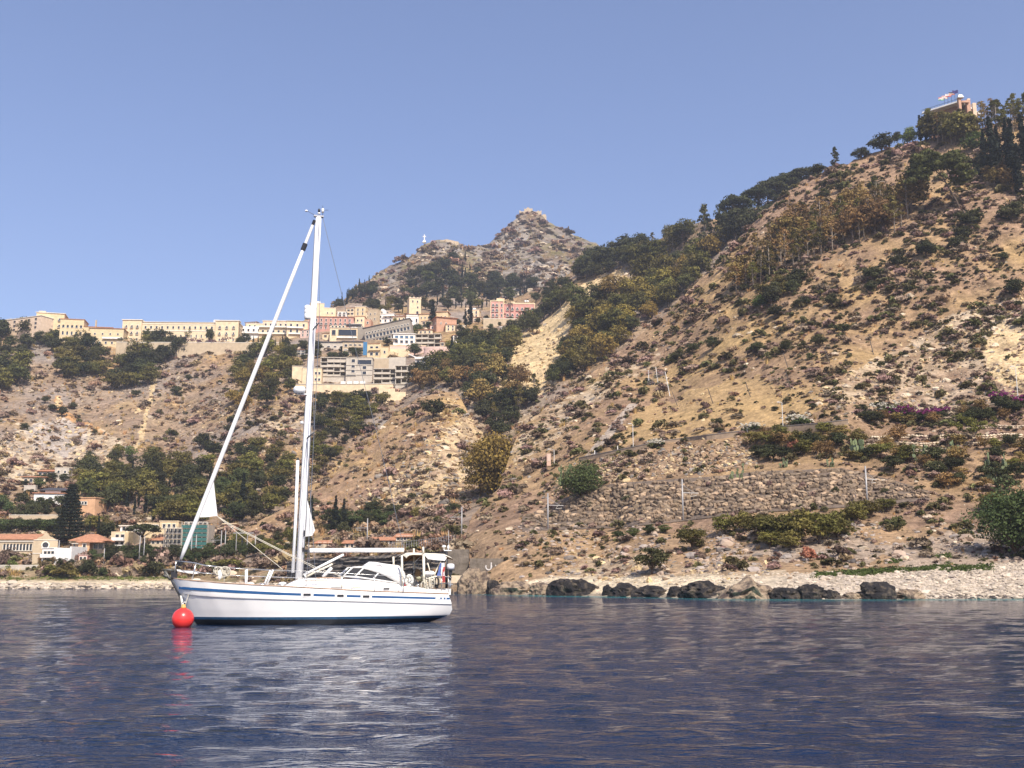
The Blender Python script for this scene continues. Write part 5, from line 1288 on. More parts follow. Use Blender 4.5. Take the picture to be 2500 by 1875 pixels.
def curved_terrace(label, xl, xr, yt, yb, m):
    s = Building('terrace_building', label, xl, xr, yt, yb, yaw=0, depth=8, fwd=3)
    n = 18; pts = [(s.W / 2 * math.cos(math.pi + math.pi * i / n), 3 + 3.6 * math.sin(math.pi + math.pi * i / n)) for i in range(n + 1)]
    for nm, z0, z1, k in (('wall', -4, s.H * .8, 1.0), ('rim', s.H * .8, s.H, 1.03), ('cornice_band', s.H * .42, s.H * .5, 1.02)):
        q = MB(); q.prism([(x * k, y * k if y < 3 else y) for x, y in pts] + [(s.W / 2 * k, 8 + (k - 1)), (-s.W / 2 * k, 8 + (k - 1))], 'z', z0, z1 + .002); q.build(nm, m if nm == 'wall' else W_ROSE, s.root)
    return s
curved_terrace('broad pale rose curved terrace building at the right of the lower town', 1034, 1102, 846, 868, W_ROSE)
b = Building('terrace_building', 'flat pale rose terrace below the white modern house', 952, 1040, 838, 862, yaw=3, depth=8, fwd=3); b.wall(W_ROSE, h=.75); b.cornice(W_CREAM, h=.75, t=.5, over=.2); b.wall(W_CREAM, 0, .55, .35, y0=-2, name='lower_terrace')
b = Building('villa_building', 'white villa with pink trim and long windows at the edge of the pines', 1004, 1090, 866, 888, yaw=-6, depth=8, fwd=3)
b.wall(W_WHITE, .1, 1, .55); b.wall(W_ROSE, .3, 1, 1.0, y0=1.5); b.cornice(W_ROSE, .3, 1, 1.0, .3, .4, 1.5); b.windows(6, (.62,), 1.6, 1.4, 'blue', .32, .98, y=1.5); b.windows(6, (.1,), 1.4, 1.7, 'plain', .12, .98); b.balcony(.1, 1, .56, 1.2, W_WHITE)
q = MB(); q.box((b.X(.05), .5, .6), (9, 1.2, .5)); q.build('stair_ramp', W_WHITE, b.root).rotation_euler = (0, R(24), 0)
s_ = skeleton('unfinished_hotel', 'large unfinished concrete hotel of five floors right of the mast', 782, 846, 872, 930, 5, 4, yaw=2, base=.2, infill=((3, 1, .55), (3, 2, .55), (4, 3, .9), (4, 1, .8), (4, 2, .8), (1, 0, .6)))
b = Building('unfinished_hotel', 'pale concrete middle block of the unfinished hotel with square openings', 844, 908, 872, 932, yaw=2, depth=9, fwd=3)
b.wall(W_GREY); b.cornice(W_GREY, over=.3, t=.3); b.windows(1, (.80, .58, .38), 2.0, 1.9, 'plain', .16, .38); b.opening(.44, .96, .72, .90); b.windows(1, (.52, .30), 2.2, 1.9, 'plain', .58, .82); b.box('string_course', 0, 1, .68, .70, W_GREY, -.3, 0); b.box('string_course', 0, 1, .48, .50, W_GREY, -.3, 0); b.opening(.02, .38, .24, .30); b.box('string_course', 0, 1, .28, .30, W_GREY, -.3, 0)
skeleton('unfinished_wing', 'lower wing of the unfinished hotel with open dark bays', 912, 972, 900, 938, 3, 3, yaw=1, infill=((0, 2, .6),))
skeleton('unfinished_wing', 'far right wing of the unfinished hotel half hidden by trees', 965, 1022, 892, 938, 3, 4, yaw=-2)
b = Building('cream_annex', 'plain cream annex between mast and unfinished hotel', 712, 784, 893, 938, yaw=4, depth=9, fwd=2); b.wall(W_CREAM, 0, .35, 1.0, y0=1); b.wall(W_CREAM, .35, 1, .9); b.cornice(W_GREY, 0, .35, 1.0, .3, .2, 1); b.windows(2, (.55, .2), 1.2, 1.4, 'plain', .75, .98); b.cornice(W_GREY, .35, 1, .9, .3, .2)
b = Building('retaining_wall', 'long cream retaining wall under the unfinished hotel', 718, 985, 938, 956, yaw=-2, depth=3, fwd=4, cat='wall'); b.wall(W_CREAM); b.cornice(W_GREY, over=.2, t=.4)
for f in (.42, .48, .54, .60): b.box('boulder_block', f, f + .045, 1.0, 1.45, W_WHITE, .6, 2.4)
b = Building('retaining_wall', 'broken cream wall end below the right wing', 925, 990, 948, 968, yaw=8, depth=3, fwd=5, cat='wall'); b.wall(W_CREAM, 0, .6, 1.0); b.wall(W_CREAM, .6, 1, .6)
b = Building('garden_hut', 'tiny cream hut above the unfinished hotel', 841, 858, 855, 868, yaw=0, depth=5, fwd=2); b.wall(W_CREAM); b.cornice(W_WHITE, over=.3, t=.25); b.windows(1, (.2,), 1.2, 1.3, 'arch')
b = Building('rock_wall', 'stained pale wall between the yellow house and the unfinished wing', 908, 990, 872, 898, yaw=-3, depth=4, fwd=2, cat='wall'); b.wall(W_BEIGE, 0, .5, .9); b.wall(W_GREY, .5, 1, 1.0); b.cornice(M_TRIM, 0, .5, .9, .3, .1)
b = Building('small_pavilion', 'small white pool pavilion on the slope under the pink hotel', 1222, 1262, 797, 808, yaw=0, depth=6, fwd=2); b.wall(W_WHITE, h=.8); b.cornice(W_WHITE, h=.8, t=.4, over=.8); b.windows(3, (.1,), 2.0, 1.4, 'blue')

# -- small houses packed between the larger ones
r_ = random.Random(12)
for i, (x, y, w, h) in enumerate(((905, 778, 22, 20), (940, 776, 22, 20), (975, 784, 24, 18), (990, 806, 26, 16), (1040, 800, 24, 20), (1100, 808, 24, 18), (1118, 832, 24, 16), (1126, 806, 20, 14), (868, 806, 20, 18), (800, 826, 26, 14), (1060, 806, 20, 14), (835, 776, 22, 18), (855, 770, 20, 22), (612, 800, 30, 16), (668, 806, 30, 18), (720, 800, 24, 16), (745, 822, 26, 20), (1165, 786, 20, 14), (1085, 846, 22, 14), (760, 850, 24, 16), (735, 868, 22, 16), (1125, 858, 22, 14))):
    b = Building('small_house', 'small pale house packed among the hill town', x - w / 2, x + w / 2, y - h, y, yaw=r_.uniform(-20, 20), depth=8, fwd=r_.uniform(1.5, 3.5), group='small houses of the hill town')
    m = r_.choice([W_CREAM, W_WHITE, W_PEACH, W_BEIGE, W_ROSE, W_CREAM]); b.wall(m, h=.85)
    if r_.random() < .55: b.hip(None, h=.85, rise=1.2, over=.5)
    else: b.cornice(None, h=.85, t=.3, over=.3)
    b.windows(max(2, int(w / 9)), (.48, .08) if h > 15 else (.2,), 1.0, 1.5, r_.choice(['plain', 'shutter', 'balcony']))
# -- lower left: church, houses, villas
b = Building('church_wing', 'long stone church wing with orange roof and arched windows at lower left', -60, 84, 1318, 1360, yaw=-4, depth=12, fwd=3)
b.wall(W_BEIGE); b.hip(None, rise=2.2, over=.5, ridge=.95); b.windows(9, (.38,), .8, 1.9, 'arch', .45, .97); b.box('string_course', 0, 1, .14, .2, M_TRIM, -.3, 0); b.box('string_course', 0, 1, .88, .93, M_TRIM, -.3, 0)
b = Building('church_facade', 'beige gabled church front with round window', 83, 134, 1312, 1362, yaw=22, depth=16, fwd=5)
b.wall(W_BEIGE, h=.8)
q = MB(); a = b.W / 2; q.prism([(-a, .8 * b.H), (a, .8 * b.H), (a * .55, 1.0 * b.H), (a * .3, 1.05 * b.H), (0, 1.28 * b.H), (-a * .3, 1.05 * b.H), (-a * .55, 1.0 * b.H)], 'y', 0, .8); q.build('gable', W_BEIGE, b.root)
q = MB(); q.prism([(-a * 1.02, .8 * b.H), (a * 1.02, .8 * b.H), (0, 1.12 * b.H)], 'y', .9, b.D); q.build('roof', M_TILE, b.root)
q = MB(); q.lathe([(1.3, 0), (1.3, .2), (1.0, .22)], (0, 0, 0), 18, M=Matrix.Rotation(R(90), 4, 'X')); q.build('round_window_frame', M_TRIM, b.root, loc=(0, .02, b.H * .62))
q = MB(); q.lathe([(.95, 0), (.95, .26)], (0, 0, 0), 18, M=Matrix.Rotation(R(90), 4, 'X')); q.build('round_window', M_GLASS, b.root, loc=(0, .02, b.H * .62))
for z in (.2, .85): b.box('string_course', 0, 1, z, z + .03, M_TRIM, -.2, 0)
b = Building('white_house', 'white flat roofed house with stair wall in front of the church', 99, 180, 1339, 1373, yaw=-6, depth=9, fwd=1)
b.wall(W_WHITE, 0, .45, 1.0); b.wall(W_WHITE, .45, .94, 1.0, y0=-1.5); b.wall(W_WHITE, .94, 1, 1.12, y0=-1.5); b.cornice(W_WHITE, 0, .45, 1.0, .25, .3); b.windows(3, (.45,), 1.0, 1.6, 'plain', .05, .4); b.opening(.52, .68, .38, .72, M_GLASS, W_WHITE); b.windows(3, (.02,), 1.2, 1.3, 'plain', .05, .42); b.balcony(.0, .45, .36, 1.2, W_WHITE)
b = Building('orange_house', 'orange house with broad hipped tile roof right of the norfolk pine', 176, 252, 1316, 1350, yaw=8, depth=12, fwd=2)
b.wall(W_BEIGE, 0, 1, .85); b.hip(None, h=.85, rise=2.6, over=1.0, ridge=.25); b.wall(W_ORANGE, .28, .62, .75, y0=-3.5, y1=.2, name='front_wing'); b.hip(None, .26, .98, .72, 1.4, .5, -4.0, .2); b.windows(1, (.3,), 1.0, 1.5, 'plain', .38, .55, y=-3.5); b.windows(2, (.3,), 1.4, 1.6, 'plain', .66, .96); b.windows(2, (.35,), 1.0, 1.4, 'shutter', .04, .26)
b = Building('small_pink_house', 'small rose house half hidden below the orange one', 192, 212, 1356, 1372, yaw=10, depth=6, fwd=3); b.wall(W_PINK); b.cornice(W_ROSE, over=.2, t=.2); b.windows(2, (.3,), .8, 1.0, 'plain')
b = Building('apartment_house', 'cream apartment house with white balconies and roof terrace', 268, 314, 1284, 1340, yaw=-8, depth=11, fwd=2)
b.wall(W_CREAM, 0, 1, .75); b.wall(W_YEL, .82, 1, .72, y0=-.6, name='yellow_strip'); b.wall(W_WHITE, .25, 1, 1.0, y0=3); b.cornice(None, .25, 1, 1.0, .3, .5, 3); b.windows(2, (.8,), 1.2, 1.5, 'plain', .3, .95, y=3); b.windows(2, (.40, .08), 1.3, 1.8, 'plain', .2, .8); b.balcony(.12, .8, .36, 1.3, W_WHITE); b.balcony(.12, .8, .04, 1.3, W_WHITE)
b = Building('yellow_block', 'long yellow block with stepped roofline behind the umbrella pine', 336, 436, 1274, 1305, yaw=4, depth=12, fwd=2)
b.wall(W_YEL, 0, .55, .85); b.wall(W_YEL, .55, 1, 1.0, y0=-1.5); b.cornice(W_CREAM, 0, .55, .85, .3, .2); b.cornice(W_CREAM, .55, 1, 1.0, .3, .2, -1.5); b.windows(5, (.45,), 1.0, 1.4, 'plain', .04, .5); b.windows(3, (.5,), 1.0, 1.4, 'plain', .6, .95, y=-1.5)
b = Building('red_roof_house', 'low house with sloping red roof left of the scaffolding', 366, 404, 1312, 1338, yaw=4, depth=9, fwd=2); b.wall(W_BEIGE, h=.7); b.hip(None, h=.7, rise=1.4, over=.8); b.windows(3, (.3,), 1.0, 1.3, 'plain'); b.balcony(0, 1, .1, 1.0, W_BEIGE)
def scaffold(name, label, xl, xr, yt, yb, wall, net, floors, bays, yaw, fwd=2):
    s = Building(name, label, xl, xr, yt, yb, yaw=yaw, depth=10, fwd=fwd)
    s.wall(wall); s.windows(bays, [.08 + i / floors for i in range(floors)], 1.1, 1.5, 'plain')
    pole = MB(); pole.tube([(0, 0, -1), (0, 0, s.H + .8)], .09, 5); pm = pole.mesh('scaffold_pole', mat('scaffold_steel', (.45, .40, .33), .5, metallic=.3))
    for j in range(bays + 1):
        for y in (-.9, -1.9):
            o = bpy.data.objects.new('scaffold_pole', pm); o.location = (s.X(j / bays), y, 0); link(o, s.root)
    for i in range(1, floors + 1):
        q = MB(); q.box((0, -1.4, 0), (s.W, 1.1, .14)); q.build('scaffold_deck', mat('scaffold_planks', (.42, .33, .22), .8), s.root, loc=(0, 0, s.H * i / floors))
    if net:
        for i in range(floors):
            q = MB(); q.box((0, 0, 0), (s.W * .99, .05, s.H / floors * .72)); q.build('netting', M_NET, s.root, loc=(0, -2.02, s.H * (i + .42) / floors))
    return s
scaffold('scaffolded_house', 'grey house behind bare scaffolding just left of the forestay', 402, 443, 1292, 1344, W_GREY, False, 4, 4, 3)
scaffold('scaffolded_house', 'building wrapped in green netting behind the forestay', 444, 506, 1281, 1342, W_GREY, True, 6, 5, 3)
b = Building('villa_building', 'white villa with three round arches and dark roof on the left slope', 84, 158, 1196, 1232, yaw=10, depth=11, fwd=3)
b.wall(W_WHITE, 0, 1, .75); b.cornice(M_TILE, 0, 1, .75, .35, .6); b.windows(3, (.22,), 1.9, .9, 'arch', .06, .96); b.wall(W_WHITE, .28, .76, 1.0, y0=3, name='upper_floor'); b.hip(M_DARKROOF, .1, 1, .98, 1.6, .3, 2.5, 11, .5); b.windows(3, (-.25,), 1.6, .9, 'arch', .06, .96)
b = Building('villa_building', 'small villa with red eaves, lower of the two uppermost ones', 55, 108, 1160, 1180, yaw=8, depth=8, fwd=3); b.wall(W_CREAM, h=.75); b.hip(None, h=.75, rise=.9, over=.9); b.windows(4, (.15,), 1.3, 1.4, 'plain')
b = Building('villa_building', 'brown villa with orange tile roof, the highest on the left slope', 92, 136, 1147, 1163, yaw=8, depth=9, fwd=3); b.wall(W_TERRA, h=.75); b.hip(None, h=.75, rise=1.3, over=1.0); b.windows(4, (.15,), 1.3, 1.3, 'plain')
b = Building('grey_house', 'grey rough block beside the highest villa', 134, 166, 1142, 1166, yaw=12, depth=8, fwd=3); b.wall(W_GREY); b.cornice(W_GREY, t=.2, over=.1); b.windows(2, (.45,), .9, 1.2, 'plain')
b = Building('shed_building', 'long shelter with dark flat roof cut into the slope', 214, 270, 1130, 1156, yaw=-2, depth=7, fwd=2); b.wall(W_BEIGE, .1, .8, .75); b.cornice(M_DARKROOF, 0, .9, .75, .5, .4); b.opening(.2, .7, .35, .6); b.wall(W_CREAM, .4, 1, .3, y0=-3)
b = Building('tile_roof_shed', 'dark shed with orange tile roof at the left edge', 34, 74, 1246, 1264, yaw=0, depth=7, fwd=2); b.wall(W_STONE, h=.75); b.hip(None, h=.75, rise=1.2, over=.8); b.windows(3, (.15,), .9, 1.2, 'plain')
b = Building('salmon_house', 'salmon orange house with sloping gable behind the norfolk pine', 188, 232, 1216, 1258, yaw=-12, depth=11, fwd=3); b.wall(W_ORANGE); b.cornice(W_ORANGE, t=.3, over=.3); b.windows(3, (.62,), 1.2, 1.2, 'plain', .02, .5)
b = Building('garden_wall', 'pale garden wall below the tiled shed', 22, 140, 1258, 1272, yaw=2, depth=2, fwd=2, cat='wall'); b.wall(W_BEIGE); b.cornice(M_TRIM, t=.2, over=.1)
b = Building('garden_wall', 'grey garden wall left of the arched villa', 58, 86, 1186, 1198, yaw=2, depth=2, fwd=2, cat='wall'); b.wall(W_GREY); b.cornice(M_TRIM, t=.2, over=.1)
b = Building('shore_wall', 'low stone shore wall at the far left', -60, 92, 1381, 1392, yaw=0, depth=2, fwd=2, cat='wall'); b.wall(W_GREY); b.cornice(M_TRIM, t=.2, over=.1)
b = Building('shore_wall', 'crumbling grey bank wall behind the bow', 262, 340, 1384, 1402, yaw=0, depth=2, fwd=1.2, cat='wall'); BANK = mat('earth_bank_stone', (.27, .20, .145), .95, noise=.45, nscale=1.2, spec=.1, bump=.8, bscale=1.2); b.wall(BANK, 0, .35, .9); b.wall(BANK, .35, .7, 1.0, y0=.3); b.wall(BANK, .7, 1, .75, y0=-.2)
# -- behind the yacht
b = Building('villa_building', 'small white villa with red roof and magenta hedge behind the boom', 990, 1034, 1276, 1302, TB, yaw=-16, depth=8, fwd=4)
b.wall(W_WHITE, h=.72); b.hip(None, h=.72, rise=1.3, over=.7); b.windows(4, (.15,), 1.0, 1.6, 'plain'); b.balcony(-.2, .2, .02, 1.5, W_WHITE)
for xl, xr, yt, yb, lb in ((770, 842, 1322, 1334, 'long low shed with pale flat roof left of the red roofs'), (838, 905, 1320, 1338, 'left one of two long low sheds with red tile roofs'), (902, 964, 1312, 1332, 'right one of two long low sheds with red tile roofs'), (966, 1012, 1306, 1320, 'small low shed with narrow red roof under the villa')):
    b = Building('low_shed', lb, xl, xr, yt, yb, yaw=-10, depth=5, fwd=2); b.wall(W_BEIGE if 'red' in lb else W_GREY, h=.6); b.hip(M_TILE if 'red' in lb else W_WHITE, h=.6, rise=1.1, over=.6, ridge=.97); b.windows(5, (.1,), .8, 1.0, 'plain')
b = Building('small_house', 'tiny house with red wall and pale roof by the forestay sail', 546, 574, 1280, 1302, yaw=0, depth=6, fwd=2); b.wall(W_TERRA); b.cornice(W_CREAM, t=.3, over=.6); b.windows(2, (.3,), .8, 1.2, 'plain')
hedge(990, 1040, 1262, 1276, m_magenta, 'magenta hedge above the small villa behind the boom', 362)

# -- hilltop hotel on the near hill
def hilltop_hotel():
    d0 = float(TA.depth(np.array([2310.]), np.array([338.]))[0]) + 4
    def q(x, y, dd=0): return P(x, y, d0 + dd)
    root = tag(empty('hilltop_hotel', P(2330, 338, d0)), 'terracotta hilltop hotel with long flat overhanging roof terrace', 'hotel')
    o0 = root.location
    def slab(name, pts, thick, m, back):   # pts: front edge left->right as (x,y,dd); extruded backwards and up by thick
        b = MB(); n = len(pts); bot = [q(*p) - o0 for p in pts]; top = [v + Vector((0, 0, thick)) for v in bot]
        bb = [v + Vector((back * .15, back, 0)) for v in bot]; bt = [v + Vector((0, 0, thick)) for v in bb]
        b.v = [tuple(v) for v in bot + top + bb + bt]
        for i in range(n - 1):
            b.f += [(i, i + 1, n + i + 1, n + i), (2 * n + i + 1, 2 * n + i, 3 * n + i, 3 * n + i + 1), (n + i, n + i + 1, 3 * n + i + 1, 3 * n + i), (i + 1, i, 2 * n + i, 2 * n + i + 1)]
        b.f += [(0, n, 3 * n, 2 * n), (n - 1, 3 * n - 1, 4 * n - 1, 2 * n - 1)]; b.m = [0] * len(b.f)
        return b.build(name, m, root)
    # perspective makes the level roof climb to the right: it comes towards the viewer there
    def lev(x, dd, z): # point at photo column x, distance offset dd, height z above the base
        u = (x - 1250) / F; dd_ = d0 + dd
        p = P(x, 338, dd_); return Vector((p.x, dd_, o0.z + z)) - o0
    z_roof = (338 - 252) / px_at(d0, 300)
    H = z_roof
    b = MB()
    b.v = [tuple(lev(2256, 8, H)), tuple(lev(2352, -4, H)), tuple(lev(2400, 10, H)), tuple(lev(2330, 24, H))]; b.v += [(x, y, z + .7) for x, y, z in b.v]
    b.f = [(0, 3, 2, 1), (4, 5, 6, 7), (0, 1, 5, 4), (1, 2, 6, 5), (2, 3, 7, 6), (3, 0, 4, 7)]; b.m = [0] * 6
    b.build('roof_slab', W_WHITE, root)
    b = MB()
    b.v = [tuple(lev(2274, 9, -4)), tuple(lev(2350, 0, -4)), tuple(lev(2392, 11, -4)), tuple(lev(2330, 22, -4))]; b.v += [(x, y, H - .02) for x, y, z in b.v]
    b.f = [(0, 3, 2, 1), (4, 5, 6, 7), (0, 1, 5, 4), (1, 2, 6, 5), (2, 3, 7, 6), (3, 0, 4, 7)]; b.m = [0] * 6
    b.build('wall', mat('brown_pink_plaster', (.36, .20, .14), .85, noise=.15, nscale=.5), root)
    b = MB(); b.tube([tuple(lev(2256, 8, H + 1.5)), tuple(lev(2352, -4, H + 1.5))], .08, 5)
    for t in np.linspace(0, 1, 16):
        v = lev(2256, 8, H + .7).lerp(lev(2352, -4, H + .7), t); b.tube([tuple(v), tuple(v + Vector((0, 0, .8)))], .05, 4)
    b.build('railing', M_RAIL, root)
    # corner tower with open frame
    b = MB(); v = lev(2356, -6, H * .2)
    tall = H * 1.06
    for xx, dd in ((2349, -5), (2370, -3)):
        p = lev(xx, dd, 0); b.box((p.x, p.y, tall / 2 - 1), (1.1 if xx < 2360 else 1.6, 1.6, tall + 2))
    p0, p1 = lev(2349, -5, 0), lev(2370, -3, 0)
    for z in (H * .48, H * .98): b.box(((p0.x + p1.x) / 2, (p0.y + p1.y) / 2, z), (p1.x - p0.x, 1.3, .9))
    b.build('corner_frame', mat('dusty_orange_plaster', (.50, .29, .19), .85, noise=.15, nscale=.5), root)
    b = MB(); p = lev(2372, -2, 0); b.box((p.x, p.y + 3, tall * .52), (1.2, 7, tall * 1.1)); b.build('gable_wall', W_PEACH, root)
    b = MB(); p = lev(2384, 4, 0); b.box((p.x, p.y, tall * .55), (1.6, 1.6, tall * 1.12)); b.build('chimney', W_PEACH, root)
    b = MB(); p = lev(2352, -5.5, 0); b.box((p.x, p.y, H + 1.5), (2.6, 2.2, 1.5), taper=.6); b.build('skylight', W_WHITE, root)
    for x0, x1, dd, z0, z1 in ((2334, 2347, 1.9, H * .62, H * .86), (2312, 2322, 4.5, H * .62, H * .86), (2294, 2303, 6.5, H * .62, H * .86)):
        a, c = lev(x0, dd, 0), lev(x1, dd - (x1 - x0) * 9 / 76, 0); b = MB(); y = min(a.y, c.y) - .8
        b.v = [(a.x, a.y - .4, z0), (c.x, c.y - .4, z0), (c.x, c.y - .4, z1), (a.x, a.y - .4, z1), (a.x, a.y + .6, z0), (c.x, c.y + .6, z0), (c.x, c.y + .6, z1), (a.x, a.y + .6, z1)]
        b.f = [(0, 1, 2, 3), (5, 4, 7, 6), (3, 2, 6, 7), (1, 0, 4, 5), (0, 3, 7, 4), (2, 1, 5, 6)]; b.m = [0] * 6
        b.build('window', M_GLASS, root)
    b = MB(); a = lev(2266, 9, H * .5); b.box((a.x, a.y, a.z), (3.4, 3, .5)); b.build('lower_balcony', W_WHITE, root)
    FL = [('white and green flag, lowest and leftmost of the five', (.75, .72, .66), (.16, .40, .22), (.7, .25, .2)), ('small white flag, second from the left', (.78, .74, .68), (.75, .6, .5), (.7, .4, .35)), ('white flag with red stripe, middle of the five', (.78, .72, .66), (.55, .12, .12), (.75, .65, .6)),
          ('red and pale flag, second from the right', (.70, .52, .40), (.62, .20, .14), (.05, .04, .04)), ('dark blue flag, highest and rightmost of the five', (.045, .04, .16), (.05, .04, .18), (.05, .05, .2))]
    for i, (lb, c1, c2, c3) in enumerate(FL):
        x = 2313 + i * 8.8; dd = 4 - i * 1.5
        zb, zt = H + .3, H + (33 + i * .6) / px_at(d0, 230)
        p = lev(x, dd, zb) + o0
        fr = tag(empty('flagpole', p), 'flagpole on the hotel roof with ' + lb, 'flagpole', 'flagpoles on the hilltop hotel')
        h = zt - zb
        b = MB(); b.tube([(0, 0, -.3), (0, 0, h)], [.09, .06], 6); b.build('pole', M_RAIL, fr)
        b = MB(); n = 7; L_ = 2.6; hh = 1.5
        for j, m0 in ((0, 0), (1, 1), (2, 2)):
            vs_ = []
            for s2 in range(n):
                t = s2 / (n - 1)
                for e in (0, 1):
                    vs_.append((-t * L_, .22 * math.sin(t * 7 + i), h - .15 - hh * (j + e) / 3 - .22 * t + .05 * math.sin(t * 9)))
            b.add(vs_, [(2 * s2, 2 * s2 + 1, 2 * s2 + 3, 2 * s2 + 2) for s2 in range(n - 1)], [2, 0, 1][j] if i != 4 else 0)
        o = b.build('flag', [mat(f'flag_cloth_{i}a', c1, .8, trans=.2), mat(f'flag_cloth_{i}b', c2, .8, trans=.2), mat(f'flag_cloth_{i}c', c3, .8, trans=.2)], fr)
hilltop_hotel()

# -- mountain top: ruined castle walls, cross
def mountain_ruins():
    g = P(1296, 522, 1288)
    root = tag(empty('castle_ruin', g), 'ruined castle wall crowning the mountain summit', 'castle')
    k = px_at(1288, 515)
    for x0, x1, y0, y1, dd in ((1268, 1283, 514, 534, -3), (1280, 1300, 507, 526, 2), (1298, 1322, 514, 534, 4), (1318, 1334, 524, 542, 2)):
        b = MB(); a, c = P(x0, y1 + 4, 1288 + dd) - g, P(x1, y0, 1288 + dd) - g
        pts = [(a.x, a.z)] + [(a.x + (c.x - a.x) * t, c.z + random.uniform(-2.2, .8)) for t in np.linspace(0, 1, 7)] + [(c.x, a.z)]
        b.prism(pts, 'y', dd, dd + 7); b.build('wall', W_BEIGE, root)
    g = P(1036, 592, 1158)
    root = tag(empty('hill_chapel_wall', P(1100, 596, 1158)), 'low stone parapet of the lookout on the left shoulder', 'wall')
    b = MB(); a, c = P(1062, 596, 1158) - root.location, P(1120, 588, 1158) - root.location
    b.prism([(a.x, a.z - 5), (c.x, a.z - 6), (c.x, c.z - 2), ((a.x + c.x) / 2, c.z + 1), (a.x + 4, c.z - 1), (a.x, c.z - 3)], 'y', -3, 4); b.build('wall', W_BEIGE, root)
    root = tag(empty('summit_cross', g), 'white cross standing on the left shoulder of the mountain', 'cross')
    k = px_at(1158, 585); h = 20 / k
    b = MB(); b.box((0, 0, h / 2 - 1), (1.0, 1.0, h + 2)); b.build('post', W_WHITE, root)
    b = MB(); b.box((0, 0, h * .74), (3.8, .8, .9)); b.build('arm', W_WHITE, root)
    b = MB(); b.box((0, 0, h * .12), (4, 4, h * .3), taper=.6); b.build('plinth', W_WHITE, root)
mountain_ruins()
# ------------------------------------------------------------------ rocks, walls, railway, road furniture
m_dkrock = bpy.data.materials.new('dark_shore_rock'); m_dkrock.use_nodes = True
def rock_nodes(m, dark, pale, amount, sc=.9):
    N, L = m.node_tree.nodes, m.node_tree.links
    b = N['Principled BSDF']; b.inputs['Roughness'].default_value = .85; b.inputs['Specular IOR Level'].default_value = .25
    tc = N.new('ShaderNodeTexCoord'); nz = N.new('ShaderNodeTexNoise'); nz.inputs['Scale'].default_value = sc; nz.inputs['Detail'].default_value = 8; nz.inputs['Roughness'].default_value = .65
    L.new(tc.outputs['Object'], nz.inputs['Vector'])
    cr = N.new('ShaderNodeValToRGB'); cr.color_ramp.elements[0].position = amount - .08; cr.color_ramp.elements[0].color = (*dark, 1); cr.color_ramp.elements[1].position = amount + .1; cr.color_ramp.elements[1].color = (*pale, 1)
    L.new(nz.outputs[0], cr.inputs[0]); L.new(cr.outputs[0], b.inputs['Base Color'])
    n2_ = N.new('ShaderNodeTexNoise'); n2_.inputs['Scale'].default_value = sc * 3.5; n2_.inputs['Detail'].default_value = 8; L.new(tc.outputs['Object'], n2_.inputs['Vector'])
    bp = N.new('ShaderNodeBump'); bp.inputs['Strength'].default_value = .9; bp.inputs['Distance'].default_value = .25; L.new(n2_.outputs[0], bp.inputs['Height']); L.new(bp.outputs[0], b.inputs['Normal'])
rock_nodes(m_dkrock, (.022, .019, .019), (.13, .10, .07), .58)
m_brrock = bpy.data.materials.new('brown_shore_rock'); m_brrock.use_nodes = True; rock_nodes(m_brrock, (.07, .05, .042), (.34, .25, .165), .47)
m_strata = bpy.data.materials.new('grey_strata_rock'); m_strata.use_nodes = True; rock_nodes(m_strata, (.10, .085, .07), (.27, .215, .16), .5, .5)
def boulder(x0, x1, yt, yb, seed, m, label, peak=0.0, T=None, group=None):
    xc = (x0 + x1) / 2; d = min(CAM_H * F * 1.017 / max(yb - 1420, 3), float(TA.depth(np.array([xc]), np.array([yb - 3.]))[0])) - .6
    k = px_at(d, yb); w, h = (x1 - x0) / k, (yb - yt) / k
    bm = bmesh.new(); bmesh.ops.create_icosphere(bm, subdivisions=4, radius=1.0)
    r = np.random.default_rng(seed); off = r.uniform(0, 60, 3)
    C = np.array([v.co[:] for v in bm.verts])
    n1 = fbm(C * 1.3 + off, 4, seed, .55); n2_ = 1 - np.abs(fbm(C * np.array([2.0, 2.0, 4.5]) + off + 9, 3, seed + 5)) * 2
    kk = 1 + .62 * n1 + .30 * n2_
    lay = np.round(C[:, 2] * 5) / 5
    C2 = C * kk[:, None]
    C2[:, 2] = np.sign(C2[:, 2]) * np.abs(C2[:, 2]) ** .8
    if peak: C2[:, 2] += peak * np.clip(1 - np.abs(C2[:, 0]) * 2.2, 0, 1)
    zt = np.percentile(C2[:, 2], 99)
    for v, c in zip(bm.verts, C2): v.co = Vector((c[0] * w * .5 / 1.05, c[1] * w * .38, c[2] / zt * h * .97 if c[2] > 0 else c[2] * h * .5))
    me = bpy.data.meshes.new('boulder'); bm.to_mesh(me); bm.free(); me.materials.append(m)
    o = bpy.data.objects.new('boulder', me); o.location = P(xc, yb, d); o.location.z -= .1; link(o)
    tag(o, label, 'boulder', 'dark boulders along the near beach')
